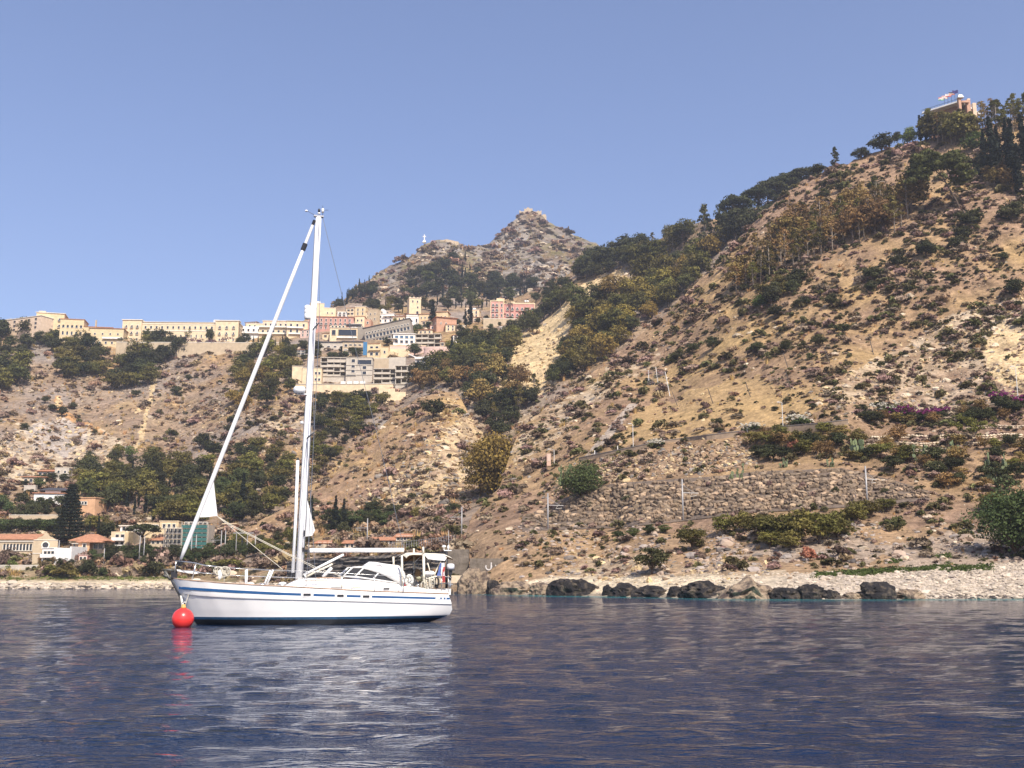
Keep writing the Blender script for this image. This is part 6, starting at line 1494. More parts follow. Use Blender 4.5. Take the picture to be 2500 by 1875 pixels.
BR = [(1124, 1194, 1386, 1449, m_brrock, .0, 'tall brown boulder in front of the graffiti wall, leftmost on the beach'), (1190, 1224, 1415, 1449, m_dkrock, 0, 'dark boulder touching the right side of the tall brown one'), (1212, 1302, 1417, 1450, m_brrock, 0, 'long low brown rock, second group from the left'),
      (1298, 1350, 1420, 1448, m_brrock, 0, 'small smooth brown boulder on the sand'), (1352, 1446, 1411, 1452, m_dkrock, 0, 'broad flat topped dark boulder'), (1472, 1497, 1426, 1452, m_dkrock, 0, 'small dark rock right of the flat topped boulder'),
      (1494, 1558, 1421, 1453, m_dkrock, 0, 'rounded black boulder, left of a pair'), (1554, 1632, 1428, 1455, m_dkrock, 0, 'low black boulder, right of a pair, with ochre foot'), (1632, 1662, 1429, 1455, m_dkrock, 0, 'small dark rock beside the largest rounded boulder'),
      (1658, 1766, 1417, 1456, m_dkrock, 0, 'largest rounded black boulder in the middle of the beach'), (1762, 1886, 1408, 1459, m_brrock, .55, 'pointed dark rock pile like a small peak'), (1886, 1950, 1432, 1460, m_dkrock, 0, 'low dark rock right of the pointed pile'), (1944, 2012, 1424, 1459, m_dkrock, 0, 'humped black boulder right of centre'),
      (2004, 2046, 1438, 1459, m_dkrock, 0, 'small black rock touching the humped boulder'), (2062, 2100, 1444, 1459, m_brrock, 0, 'small brown rock left of the lone black boulder'), (2098, 2184, 1418, 1460, m_dkrock, 0, 'lone round black boulder at the right of the beach'), (2194, 2254, 1436, 1459, m_brrock, 0, 'rightmost low brown rock on the beach')]
for i, (a, c, yt, yb, m, pk, lb) in enumerate(BR): boulder(a, c, yt, yb, 500 + i, m, lb, pk)
# pebbles and small stones (uncountable)
ng_peb = scatter_group('beach_pebble_pieces', [stone_mesh(411, m_pebble), stone_mesh(412, m_pebble), stone_mesh(413, mat('dark_wet_pebbles', (.07, .055, .045), .6, vary=.4))])
ng_rub = scatter_group('rubble_pieces', [stone_mesh(414, mat('tan_rubble', (.36, .27, .20), .95, spec=.1, vary=.35, huev=.2)), stone_mesh(415, mat('grey_rubble', (.30, .25, .21), .95, spec=.1, vary=.35, huev=.2)), stone_mesh(416, mat('dark_wet_pebbles'))])
def pebbles(name, label, T, n, xr, yr, seed, acc, dark, size, ng=None):
    x, y, V, r = sample(T, n, xr, yr, seed, acc); m = len(x)
    pick = np.where(r.random(m) < dark(x, y), 2, r.integers(0, 2, m)); s = np.exp(r.normal(0, .5, m)) * size
    scatter(name, label, V, np.stack([s, s, s * .8], -1), pick, ng or ng_peb)
pebbles('beach_pebbles', 'pale pebbles and cobbles covering the near beach', TA, 16000, (1200, 2740), (1355, 1464), 21, lambda x, y, r: (y > BEACH_A(x) + 2) & (r.random(len(x)) < np.interp(x, [1200, 1800, 2200, 2740], [.15, .3, 1, 1])), lambda x, y: np.where(shore_a(x) - y < 6, .55, .04), .30)
pebbles('slope_rubble', 'grey and pink rubble on the slope above the beach', TA, 7000, (1250, 2740), (1280, 1410), 22, lambda x, y, r: (y < BEACH_A(x) + 2) & (r.random(len(x)) < .25 + n2(x, y, 50, 91)), lambda x, y: .12 + 0 * x, .5, ng_rub)
pebbles('far_shore_stones', 'dark and pale stones along the far left waterline', TD, 1500, (-200, 700), (1424, 1440), 23, None, lambda x, y: np.where(y > 1432, .5, .1), .8)
# broken rock on the bare faces (uncountable)
m_crock = mat('cream_broken_rock', (.56, .42, .235), .95, spec=.1, vary=.22, huev=.2, noise=.2, nscale=1.0); m_grock = mat('grey_broken_rock', (.245, .21, .175), .95, spec=.1, huev=.2, vary=.3, noise=.25, nscale=.6); m_srock = mat('tan_broken_rock', (.30, .21, .135), .95, spec=.1, huev=.2, vary=.3, noise=.25, nscale=1.0)
ng_rock = scatter_group('broken_rock_pieces', [stone_mesh(421, m_crock), stone_mesh(422, m_crock), stone_mesh(423, m_grock), stone_mesh(424, m_grock), stone_mesh(425, m_srock), stone_mesh(426, m_srock)])
def rubble(name, label, T, n, poly, seed, w, size, soft=20, acc=None):
    xs, ys = [p[0] for p in poly], [p[1] for p in poly]
    def a(x, y, r):
        jx, jy = x + r.normal(0, soft, len(x)), y + r.normal(0, soft * .6, len(x))
        return in_poly(jx, jy, poly) & (r.random(len(x)) < .75 + 1.2 * n2(x, y, 26, seed))
    x, y, V, r = sample(T, n, (min(xs) - 20, max(xs) + 20), (min(ys) - 15, max(ys) + 15), seed, a); m = len(x)
    pick = r.choice(6, m, p=np.repeat(np.array(w) / sum(w) / 2, 2)); s = np.exp(np.clip(r.normal(0, .42, m), -1, .9)) * size * .62
    scatter(name, label, V, np.stack([s * r.uniform(.7, 1.4, m), s * r.uniform(.7, 1.4, m), s * r.uniform(.5, 1.0, m)], -1), pick, ng_rock, .5)
rubble('scar_rock', 'broken cream rock on the bare scar', TD, 3000, SCARP, 31, (8, .4, 1.2), 2.6, 8)
rubble('spur_rock', 'broken pale rock on the face of the spur', TB, 4800, [(800, 1300), (900, 1180), (1040, 1060), (1100, 965), (1170, 1040), (1215, 1150), (1220, 1260)], 32, (3, 1.5, 3), 2.0)
rubble('left_cliff_rock', 'broken pale rock on the left cliff', TD, 2600, [(-220, 1120), (0, 1060), (100, 1010), (220, 1030), (340, 1095), (200, 1150), (60, 1200), (-220, 1240)], 33, (3, 3, 2), 2.2)
rubble('mountain_rock', 'jagged grey rock over the mountain', TE, 1700, [(700, 800), (850, 725), (1015, 620), (1080, 588), (1195, 595), (1290, 512), (1480, 612), (1650, 720), (1400, 770), (1000, 770)], 34, (.1, 5, 1.0), 6.0, 8)
rubble('ridge_rock', 'broken rock on the lower edge of the near ridge', TA, 2600, [(1245, 1150), (1260, 1070), (1340, 995), (1520, 860), (1640, 790), (1640, 850), (1450, 990), (1360, 1090), (1300, 1180)], 35, (1.5, 1.5, 4), 1.3)
rubble('outcrop_rock', 'pale rock outcrops at the right of the near slope', TA, 4200, PATCH_PALE, 36, (3.5, 2, 3), 1.1)
rubble('slope_rock', 'scattered tan rock over the near slope', TA, 2600, [(1300, 1110), (1520, 880), (1900, 520), (2300, 350), (2740, 300), (2740, 980), (2060, 1030), (1450, 1110)], 37, (.7, 1, 5), .95)
rubble('bank_rock', 'stony upper wall slope between railway and road', TA, 9000, [(1300, 1240), (1400, 1150), (1500, 1115), (1850, 1065), (1850, 1140), (1500, 1175), (1390, 1205)], 38, (1.5, 1.5, 4), 1.1, 8)
rubble('foot_rock', 'pale rocks at the back of the beach', TA, 800, [(1380, 1415), (1420, 1352), (1600, 1372), (1900, 1380), (1960, 1402), (1600, 1412)], 39, (2.5, 1.5, 3), 1.1)
rubble('far_slope_rock', 'grey-brown stone over the far hillside', TD, 7000, [(-200, 870), (300, 870), (700, 870), (960, 970), (760, 1250), (300, 1150), (-200, 1100)], 40, (.8, 2, 4), 1.9)

# ---- the long dry stone retaining wall above the railway
def stone_wall():
    base = TA.ground(1700, 1262)
    root = tag(empty('stone_retaining_wall', base), 'long rough stone retaining wall above the railway line', 'wall')
    wst = [mat('wall_stone_tan', (.37, .265, .17), .95, spec=.1, vary=.4, huev=.15, noise=.25, nscale=1.5), mat('wall_stone_grey', (.24, .178, .122), .95, spec=.1, vary=.4, huev=.15, noise=.25, nscale=1.5)]
    def cube_stone(seed, m):
        bm = bmesh.new(); bmesh.ops.create_cube(bm, size=1.0); bmesh.ops.subdivide_edges(bm, edges=bm.edges, cuts=1, use_grid_fill=True)
        r = np.random.default_rng(seed)
        for v in bm.verts:
            n = Vector(v.co).normalized() * .62; v.co = v.co.lerp(n, .55) + Vector(r.normal(0, .09, 3))
        me = bpy.data.meshes.new('stone'); bm.to_mesh(me); bm.free(); me.materials.append(m); return me
    ms = [cube_stone(600 + i, wst[i % 2 if i != 4 else 0]) for i in range(8)]
    # backing
    xs = np.linspace(1275, 2270, 120); V, Fc = [], []
    for x in xs:
        for f in np.linspace(0, 1, 8):
            y = W_BOT(x) + 8 + (W_TOP(x) - W_BOT(x) - 8) * f
            d = float(TA.base(np.array([x]), np.array([y]))[0]) - .5 - .4 * f
            V.append(tuple(P(x, y, d) - base))
    for i in range(len(xs) - 1):
        for j in range(7): a = i * 8 + j; Fc.append((a, a + 8, a + 9, a + 1))
    link(bpy.data.objects.new('backing', mesh_from('backing', V, Fc, mat('wall_mortar', (.16, .12, .09), .95, noise=.3, nscale=.8, spec=.1, bump=.6, bscale=1.5), True)), root)
    r = random.Random(3); st = []
    y_ = 0
    for row in range(16):
        x = 1278 + r.uniform(0, 8)
        while x < 2268:
            w = r.uniform(5, 17); h = 8.6
            y = W_BOT(x + w / 2) - 3 - row * h + r.uniform(-4, 4)
            if y - h * .4 > W_TOP(x + w / 2):
                d = float(TA.base(np.array([x + w / 2]), np.array([y]))[0]) - .8 - r.uniform(0, .5)
                st.append((w * h, x + w / 2, y, w, h, d))
            x += w * .97
    st.sort(key=lambda s: -s[0] / s[5]); rest = MB()
    for i, (_, x, y, w, h, d) in enumerate(st):
        k = px_at(d, y); p = P(x, y, d) - base
        sc_ = Vector((w / k * 1.02, 1.0 + r.uniform(-.2, .5), h / k * r.uniform(.7, 1.35))); rot = Matrix.Rotation(r.uniform(-.5, .5), 4, 'Y') @ Matrix.Rotation(r.uniform(-.4, .4), 4, 'Z')
        me = ms[r.randrange(8)]
        if i < 300:
            o = bpy.data.objects.new('stone', me); o.location = p; o.scale = sc_; o.rotation_euler = rot.to_euler(); link(o, root)
        else:
            M = Matrix.Translation(p) @ rot @ Matrix.Diagonal((*sc_, 1))
            rest.add([M @ v.co for v in me.vertices], [tuple(q.vertices) for q in me.polygons], 1 if me.materials[0] is wst[1] else 0)
    o = link(bpy.data.objects.new('small_stones', rest.mesh('small_stones', wst)), root); o['kind'] = 'stuff'
stone_wall()
for x, y, h, w in ((1350, 1262, 14, 22), (1440, 1240, 18, 20), (1530, 1225, 22, 26), (1600, 1235, 16, 18), (1655, 1205, 24, 22), (1730, 1190, 18, 20), (1775, 1205, 22, 26), (1840, 1195, 18, 18), (1880, 1190, 20, 24), (1960, 1195, 22, 24), (1985, 1215, 18, 22), (2040, 1205, 22, 22), (2075, 1185, 16, 20), (2160, 1205, 18, 22), (1570, 1255, 16, 26), (1700, 1245, 14, 24)):
    shrub('brown' if int(x) % 3 else 'dark', x, y, h, w, TA, 'dark weed tuft rooted in the stone wall', 'weeds in the stone wall', 'weed')
# ---- dry stone terraces at right
def terrace(x0, x1, y0, y1, hpx, label, seed):
    base = TA.ground((x0 + x1) / 2, (y0 + y1) / 2); r = random.Random(seed); b = MB(); src = stone_mesh(430 + seed, m_palestone); vs0 = [v.co.copy() for v in src.vertices]; fs0 = [tuple(p.vertices) for p in src.polygons]
    x = x0
    while x < x1:
        w = r.uniform(6, 13)
        yy = y0 + (y1 - y0) * (x - x0) / (x1 - x0) + math.sin(x * .05 + seed) * 2
        for row in range(2):
            d = float(TA.depth(np.array([x]), np.array([yy]))[0]) - .3; k = px_at(d, yy); p = P(x, yy - row * hpx * .45, d) - base
            M = Matrix.Translation(p) @ Matrix.Rotation(r.uniform(0, 6), 4, 'Z') @ Matrix.Diagonal((w / k, w / k, hpx / k * .75, 1)); b.add([M @ v for v in vs0], fs0)
        x += w * .9
    o = b.build('dry_stone_terrace', m_palestone, None, loc=base); tag(o, label, 'wall', 'dry stone terraces on the right slope'); o['kind'] = 'thing'
terrace(2130, 2500, 1072, 1068, 12, 'upper dry stone terrace wall on the right slope', 1); terrace(2120, 2520, 1088, 1082, 11, 'middle dry stone terrace wall on the right slope', 2); terrace(2360, 2600, 1048, 1040, 10, 'short highest dry stone terrace wall near the right edge', 3); terrace(2170, 2340, 1104, 1100, 10, 'short lowest dry stone terrace wall on the right slope', 4)
# ---- road edge
def strip(name, label, pts, h, th, T, m, capm, cat, off=-.5):
    q = []
    for i in range(len(pts) - 1):
        for f in np.linspace(0, 1, 9)[:-1]: q.append((pts[i][0] + (pts[i + 1][0] - pts[i][0]) * f, pts[i][1] + (pts[i + 1][1] - pts[i][1]) * f))
    q.append(pts[-1]); g = [P(x, y, float(T.base(np.array([x]), np.array([y]))[0]) + off) for x, y in q]
    base = g[len(g) // 2].copy(); o = tag(empty(name, base), label, cat)
    for nm, z0, z1, t0, mm in (('face', -1.2, h, th, m), ('cap', h, h + .16, th + .25, capm)):
        V, Fc = [], []
        for p in g:
            for dy, z in ((-t0 / 2, z0), (-t0 / 2, z1), (t0 / 2, z1), (t0 / 2, z0)): V.append((p.x - base.x, p.y - base.y + dy, p.z - base.z + z))
        for i in range(len(g) - 1):
            for j in range(4): a = i * 4; Fc.append((a + j, a + (j + 1) % 4, a + 4 + (j + 1) % 4, a + 4 + j))
        Fc += [(0, 1, 2, 3), tuple(len(V) - 4 + j for j in (3, 2, 1, 0))]
        b = MB(); b.add(V, Fc); b.build(nm, mm, o)
    return o
M_CONC = mat('weathered_concrete', (.27, .20, .14), .9, noise=.25, nscale=.8, spec=.15); M_CONCP = mat('pale_concrete', (.62, .50, .35), .9, noise=.15, nscale=.8, spec=.15)
strip('road_parapet', 'long low road parapet crossing the near slope', [(1413, 1126), (1508, 1107), (1617, 1085), (1725, 1071), (1834, 1058), (1910, 1050), (2000, 1042), (2070, 1034)], .8, .4, TA, M_CONC, mat('parapet_cap_stone', (.20, .17, .15), .9), 'wall')
strip('road_parapet', 'road parapet above the terraces at the right edge', [(2330, 1010), (2420, 996), (2540, 982), (2640, 972)], .8, .4, TA, M_CONC, M_CONCP, 'wall')
# ---- concrete wall with graffiti, quay slab, strata bank
def block(name, label, x0, x1, yt, yb, d, depth, m, cat, yaw=0.0):
    k = px_at(d, (yt + yb) / 2); p = P((x0 + x1) / 2, yb, d); W, H = (x1 - x0) / k, (yb - yt) / k
    o = tag(empty(name, p, R(yaw)), label, cat); b = MB(); b.box((0, depth / 2, H / 2 - .5), (W, depth, H + 1)); b.build('body', m, o); return o, W, H
M_OLDC = mat('stained_old_concrete', (.17, .14, .11), .92, noise=.35, nscale=.7, spec=.15, bump=.4, bscale=2)
o, W, H = block('concrete_wall', 'stained concrete wall with white graffiti behind the tall brown boulder', 1147, 1268, 1364, 1408, 204.5, 2.5, M_OLDC, 'wall')
b = MB(); n = 10
b.tube([(-W * .12 + .55 * math.cos(a) , -.02, H * .55 + .62 * math.sin(a)) for a in np.linspace(.4, -3.6, n)], .13, 5); b.tube([(-W * .12 + .5, -.02, H * .78), (-W * .12 + .42, -.02, H * .42)], .12, 5); b.build('graffiti', mat('white_spray_paint', (.62, .58, .54), .8), o)
for dx in (.02, .06, .10, .15): b = MB(); b.box((W * dx, -.015, H * .55), (.16, .04, .7)); b.build('graffiti', mat('white_spray_paint'), o)
b = MB(); b.prism([(W / 2, 0), (W / 2 + 1.6, 0), (W / 2 + .5, H * 1.05), (W / 2 - .1, H * 1.05)], 'y', -.5, 1.2); b.build('end_buttress', mat('buttress_plaster', (.40, .29, .21), .9, noise=.2, nscale=1), o)
block('concrete_wall', 'taller stained concrete wall end behind the outboard motor', 1086, 1144, 1342, 1408, 207, 2.5, M_OLDC, 'wall')
o, W, H = block('quay_slab', 'cream concrete quay slab with dark gap under it beside the stern', 1060, 1250, 1405, 1413, 201.5, 2.0, M_CONCP, 'quay')
b = MB(); b.box((0, 1.6, -.9), (W * .98, 1.0, 1.6)); b.build('support_wall', mat('shadowed_concrete', (.10, .085, .07), .9), o)  # the shade under the slab is put into this dark colour
block('footing_rock', 'rough pale stone footing under the quay slab', 1070, 1128, 1424, 1449, 198.5, 2.5, m_brrock, 'rock')
def bank():
    x = np.linspace(700, 1096, 130); yt = np.interp(x, [700, 780, 880, 1000, 1096], [1372, 1362, 1358, 1352, 1344]); V, Fc = [], []; ny = 34
    base = P(900, 1410, 232)
    for i, xx in enumerate(x):
        for j in range(ny):
            f = j / (ny - 1); y = 1412 + (yt[i] - 1412) * f
            d = np.interp(xx, [700, 800, 950, 1096], [296, 262, 232, 209]) - 1.5 + f * 2.0
            p = P(xx, y, d); q = np.array([[p.x / 2.6, 0, p.z * 2.2]]); d -= 1.3 * float(fbm(q, 3, 9)[0]) + .8 * float(np.sign(math.sin(p.z * 7 + .8 * math.sin(p.x * .4)))) * .5
            V.append(tuple(P(xx, y, d) - base))
    for i in range(len(x) - 1):
        for j in range(ny - 1): a = i * ny + j; Fc.append((a, a + ny, a + ny + 1, a + 1))
    o = bpy.data.objects.new('rock_bank', mesh_from('rock_bank', V, Fc, m_strata)); o.location = base; tag(link(o), 'grey layered rock bank behind the cockpit of the yacht', 'rock bank')
bank()
# ---- railway masts, lamp posts, net posts, fence
M_GALV = mat('galvanised_steel', (.36, .34, .32), .5, metallic=.3); M_DPOST = mat('dark_timber_post', (.09, .075, .06), .8)
def catenary(x, yt, yb, T, arm, label, d=None, twin=False, off=-1.0):
    dd = (float(T.depth(np.array([x]), np.array([yb]))[0]) + off) if d is None else d
    p = P(x, yb, dd); k = px_at(dd, (yt + yb) / 2); h = (yb - yt) / k
    o = tag(empty('catenary_mast', p), label, 'railway mast', 'railway masts along the coast line')
    b = MB(); b.tube([(0, 0, -2), (0, 0, h)], [.19, .15], 8); b.build('pole', M_GALV, o, True)
    if arm:
        L_ = arm / k; z = h * .66
        b = MB(); b.tube([(0, 0, z), (L_, 0, z - .1)], .085, 6); b.tube([(0, 0, h * .86), (L_ * .75, 0, z)], .04, 5); b.build('bracket_arm', M_GALV, o)
        b = MB(); b.tube([(L_ * .62, 0, z - .1), (L_ * .5, 0, z - .75), (L_ * .9, 0, z - .6)], .06, 6); b.build('insulator', mat('pale_insulator', (.60, .55, .46), .4), o)
    return o
catenary(1127, 1238, 1310, TA, -30, 'railway mast with arm to the left above the stern', d=262); catenary(1338, 1205, 1290, TA, 38, 'railway mast left end of the stone wall'); catenary(1668, 1170, 1268, TA, 38, 'railway mast in the middle before the stone wall'); catenary(2118, 1138, 1232, TA, 26, 'railway mast at the right end of the stone wall'); catenary(896, 1266, 1334, TD, -30, 'railway mast above the boom', d=300)
for x, yt, yb, a, lb in ((339, 1308, 1370, 0, 'left mast of the pair below the yellow blocks'), (350, 1308, 1370, 0, 'right mast of the pair below the yellow blocks'), (253, 1339, 1374, 0, 'short pale mast below the orange house'), (141, 1320, 1374, 0, 'thin mast in front of the white house'), (466, 1306, 1362, 0, 'left mast of the pair under the green netting'), (477, 1306, 1362, 0, 'right mast of the pair under the green netting'),
                         (538, 1296, 1364, -26, 'railway mast with arm left of the signal gantry'), (548, 1296, 1364, 0, 'railway mast just left of the signal gantry'), (622, 1306, 1356, 0, 'thin mast right of the signal gantry')):
    catenary(x, yt, yb, TD, a, lb)
def gantry():
    d = float(TD.depth(np.array([590.]), np.array([1362.]))[0]) - 1; k = px_at(d, 1330); p = P(590, 1362, d); o = tag(empty('signal_gantry', p), 'railway signal gantry with lamps behind the genoa sheets', 'signal')
    for x in (575, 602): b = MB(); b.tube([((x - 590) / k, 0, -1), ((x - 590) / k, 0, 60 / k)], .16, 6); b.build('post', M_GALV, o)
    b = MB(); b.box((2 / k, 0, 60 / k), (50 / k, .5, .3)); b.build('beam', M_GALV, o)
    for z in (46, 40, 34): b = MB(); b.lathe([(.32, -.1), (.36, 0), (.3, .1)], (0, -.3, z / k), 10, M=Matrix.Rotation(R(90), 4, 'X')); b.build('signal_lamp', mat('black_signal', (.02, .02, .02), .5), o)
gantry()
def lamp(x, yt, yb, label, T=TA, arm=8):
    d = float(T.depth(np.array([x]), np.array([yb]))[0]) - 1.0; k = px_at(d, (yt + yb) / 2); h = (yb - yt) / k
    o = tag(empty('lamp_post', P(x, yb, d)), label, 'lamp post', 'lamp posts along the coast road'); b = MB(); b.tube([(0, 0, -1), (0, 0, h)], [.10, .07], 7); b.build('pole', mat('white_lamp_pole', (.68, .64, .58), .5), o)
    b = MB(); b.tube([(0, 0, h), (-arm / k * .6, 0, h + .25), (-arm / k, 0, h + .2)], .05, 5); b.box((-arm / k, 0, h + .2), (.8, .3, .16)); b.build('lamp_head', mat('white_lamp_pole'), o)
lamp(1912, 983, 1050, 'white lamp post on the road between two oleanders'); lamp(1546, 1036, 1096, 'white lamp post on the road left part'); lamp(2487, 895, 990, 'tall white lamp post near the right edge'); lamp(1353, 1098, 1136, 'lamp post at the left end of the road', arm=12)
for x, y, lb in ((1452, 1112, 'leftmost short white road marker post'), (1508, 1101, 'second short white road marker post from the left'), (1824, 1054, 'short white road marker post left of the oleander')):
    d = float(TA.depth(np.array([x]), np.array([y]))[0]) - 1.5; b = MB(); b.box((0, 0, .5), (.22, .22, 1.6), taper=.85); tag(b.build('marker_post', mat('white_lamp_pole'), None, loc=P(x, y, d)), lb, 'post', 'road marker posts')
o, W, H = block('control_box', 'pale pink utility box on the slope above the railway at left', 1335, 1345, 1107, 1128, 282, 1.2, mat('pink_utility_box', (.55, .36, .26), .8), 'utility box'); b = MB(); b.box((0, -.02, H * .5), (W * .7, .05, H * .8)); b.build('door', mat('utility_door', (.60, .44, .34), .7), o)
def netpost(x0, y0, x1, y1, m, lb, r_=.12):
    d = float(TA.depth(np.array([x1]), np.array([y1]))[0]) - .5; base = P(x1, y1, d); t = P(x0, y0, d) - base; b = MB(); b.tube([(0, 0, -.6), tuple(t)], [r_, r_ * .8], 6); b.tube([tuple(t), tuple(t + Vector((-1.0, .3, -.1)))], .03, 4)
    tag(b.build('net_post', m, None, loc=base), lb, 'post', 'rockfall net posts on the near slope')
for i, (a, b_, c, d_) in enumerate(((1728, 948, 1742, 984), (1820, 932, 1833, 967), (1912, 862, 1926, 900), (1919, 908, 1931, 950), (2010, 845, 2027, 886), (2122, 822, 2133, 864), (1640, 954, 1655, 990))):
    netpost(a, b_, c, d_, M_DPOST, 'dark leaning rockfall net post, ' + ['third from the left', 'in the middle', 'high one of two close together', 'low one of two close together', 'second from the right', 'rightmost', 'beside the white posts'][i])
for a, b_, c, d_, lb in ((1624, 908, 1636, 966, 'tallest white leaning post holding the rockfall net'), (1601, 896, 1607, 938, 'middle white post of the rockfall net'), (1583, 904, 1584, 938, 'leftmost white post of the rockfall net')): netpost(a, b_, c, d_, mat('white_lamp_pole'), lb, .14)
def net():
    d = float(TA.depth(np.array([1610.]), np.array([945.]))[0]) - .8; base = P(1610, 945, d); b = MB()
    for i in range(13):
        f = i / 12; b.tube([tuple(P(1584 + 40 * f, 904 + 8 * f, d) - base), tuple(P(1580 + 52 * f, 938 + 26 * f, d) - base)], .035, 3)
    for j in range(8):
        f = j / 7; b.tube([tuple(P(1584 - 4 * f, 904 + 34 * f, d) - base), tuple(P(1624 + 8 * f, 912 + 52 * f, d) - base)], .035, 3)
    tag(b.build('rockfall_net', mat('net_wire', (.40, .39, .38), .5, metallic=.3), None, loc=base), 'grey wire rockfall net hung between the white posts', 'net')
net()
def fence():
    pts = [(950, 1338), (1000, 1334), (1060, 1328), (1108, 1322)]; g = []
    for x in np.linspace(950, 1108, 27): y = np.interp(x, [p[0] for p in pts], [p[1] for p in pts]); d = float(np.interp(x, [950, 1108], [272, 238])); g.append((P(x, y, d), 13 / px_at(d, y)))
    base = g[13][0].copy(); o = tag(empty('railway_fence', base), 'grey railway fence with thin uprights above the bimini', 'fence'); pm = MB().box((0, 0, .6), (.10, .10, 1.6)).mesh('post', M_GALV)
    for p, h in g:
        q = bpy.data.objects.new('post', pm); q.location = p - base; link(q, o)
    b = MB(); b.tube([tuple(p - base + Vector((0, 0, 1.25))) for p, h in g], .05, 4); b.build('top_rail', M_GALV, o); b = MB(); b.tube([tuple(p - base + Vector((0, 0, .5))) for p, h in g], .04, 4); b.build('bottom_rail', M_GALV, o)
fence()
# ------------------------------------------------------------------ sailing yacht on its mooring
def yacht():
    YAW = R(15.0)
    D0 = 58.6
    c0 = P(755, 1420, D0)
    O = Vector((c0.x, c0.y, 0.0))
    ex = Vector((math.cos(YAW), math.sin(YAW), 0)); ey = Vector((-math.sin(YAW), math.cos(YAW), 0))
    def B(x, y, yl=0.0):
        """photo pixel seen on the lengthwise plane at lateral offset yl (negative = towards the viewer) -> boat coordinates"""
        u, v = (x - 1250.0) / F, (937.5 - y) / F
        dr = Vector((u, CP - SP * v, SP + CP * v))
        o = Vector((0, 0, CAM_H)) - O
        t = (yl - o.dot(ey)) / dr.dot(ey)
        p = o + dr * t
        return Vector((p.dot(ex), yl, p.z))
    root = empty('sailing_yacht', O, YAW)
    tag(root, 'white sailing yacht with blue stripe, furled sails and cream bimini on a mooring', 'yacht')
    GEL = mat('white_gelcoat', (.85, .82, .775), .22, spec=.5, coat=.3, noise=.03, nscale=1.5); BLUE = mat('blue_hull_stripe', (.008, .072, .20), .3); NAVY = mat('navy_boot_stripe', (.02, .07, .14), .35, noise=.25, nscale=6); BLACK = mat('black_antifouling', (.012, .013, .016), .5, noise=.3, nscale=7)
    MASTW = mat('white_painted_aluminium', (.84, .82, .79), .3); CANV = mat('cream_canvas', (.78, .70, .55), .85, noise=.05, nscale=4); WCANV = mat('white_canvas', (.82, .79, .74), .85, noise=.04, nscale=4); SAIL = mat('white_sailcloth', (.84, .82, .79), .8, trans=.15)
    TEAK = mat('weathered_teak', (.42, .28, .19), .7, noise=.2, nscale=12); STEEL = mat('stainless_steel', (.62, .60, .57), .25, metallic=.9); GLASS = mat('smoked_glass', (.03, .035, .045), .08); BLK = mat('black_plastic', (.018, .018, .022), .45); ROPE = mat('pale_rope', (.66, .60, .48), .9); BROWN = mat('brown_canvas_lining', (.30, .17, .085), .9)
    WIRE = mat('rigging_wire', (.30, .30, .31), .4, metallic=.6); REDR = mat('red_fabric', (.45, .05, .05), .8); OLIVEW = mat('grey_bow_fender', (.055, .055, .06), .6)
    # ---- hull
    NT = 64
    t = np.linspace(0, 1, NT)
    tt = t ** 1.15
    stem = [(B(420, 1413), ), (B(436, 1445), ), (B(458, 1490), ), (B(474, 1519), )]
    stem_z = [p[0].z for p in stem][::-1]; stem_x = [p[0].x for p in stem][::-1]
    stemX = lambda z: np.interp(z, [-.6] + stem_z, [stem_x[0] + .9] + stem_x)
    sp = [B(1094, 1451, -1.5), B(1101, 1472, -1.5), B(1104, 1488, -1.4), B(1097, 1500, -1.2), B(1068, 1512, -.9)]
    sz_, sx_ = [p.z for p in sp][::-1], [p.x for p in sp][::-1]
    sternX = lambda z: np.interp(z, [-.6] + sz_, [sx_[0] - 2.5] + sx_)
    BMAX = 2.2
    def bd(t): return BMAX * np.interp(t, [0, .03, .08, .16, .28, .42, .6, .8, 1.0], [.02, .17, .36, .58, .80, .95, 1.0, .93, .74])
    def bw(t): return BMAX * np.interp(t, [0, .03, .08, .16, .28, .42, .6, .8, .93, 1.0], [.012, .07, .17, .36, .60, .82, .92, .80, .60, .42])
    def zline(pts):
        q = [B(x, y, -float(bd(np.clip((x - 420) / 680, 0, 1)))) for x, y in pts]
        return lambda t, q=q: np.interp(t, np.linspace(0, 1, 60), np.interp(np.linspace(q[0].x, q[-1].x, 60), [p.x for p in q], [p.z for p in q]))
    zs = zline([(420, 1413), (470, 1417), (525, 1421), (615, 1427), (700, 1431.5), (780, 1435.5), (903, 1443), (1046, 1449), (1095, 1451)])
    z1 = zline([(432, 1431), (615, 1441), (734, 1447), (903, 1453), (1099, 1459)])
    z2 = zline([(436, 1437), (615, 1447.5), (734, 1453), (903, 1458.5), (1100, 1464)])
    zk = zline([(447, 1449), (520, 1455), (615, 1460), (780, 1465), (903, 1468.5), (1101, 1475)])
    zboot = lambda t: .40 + .10 * (1 - t) * 0 + .06 * np.abs(t - .5) * 0
    lev = []       # (z(t), halfbeam(t))
    k_of = lambda z, t: np.clip((z - 0.0) / np.maximum(zk(t), .2), 0, 1)
    def half(z, t):
        """hull half-beam at height z"""
        b0, b1 = bw(t), bd(t) - .075
        f = np.clip(z / np.maximum(zk(t) - .03, .2), -1, 1)
        low = b0 + (b1 - b0) * np.where(f > 0, f ** .62, 0) - np.where(z < 0, (-z) * .9, 0)
        return np.maximum(low, .005)
    up = lambda z, t: bd(t) * (1 - .0) - .03 * (z - zk(t)) / np.maximum(zs(t) - zk(t), .1)
    levels = [(zs(t), up(zs(t), t)), (z1(t), up(z1(t), t)), (z2(t), up(z2(t), t)), (zk(t) + .05, up(zk(t), t)), (zk(t), up(zk(t), t) - .012), (zk(t) - .035, half(zk(t) - .03, t))]
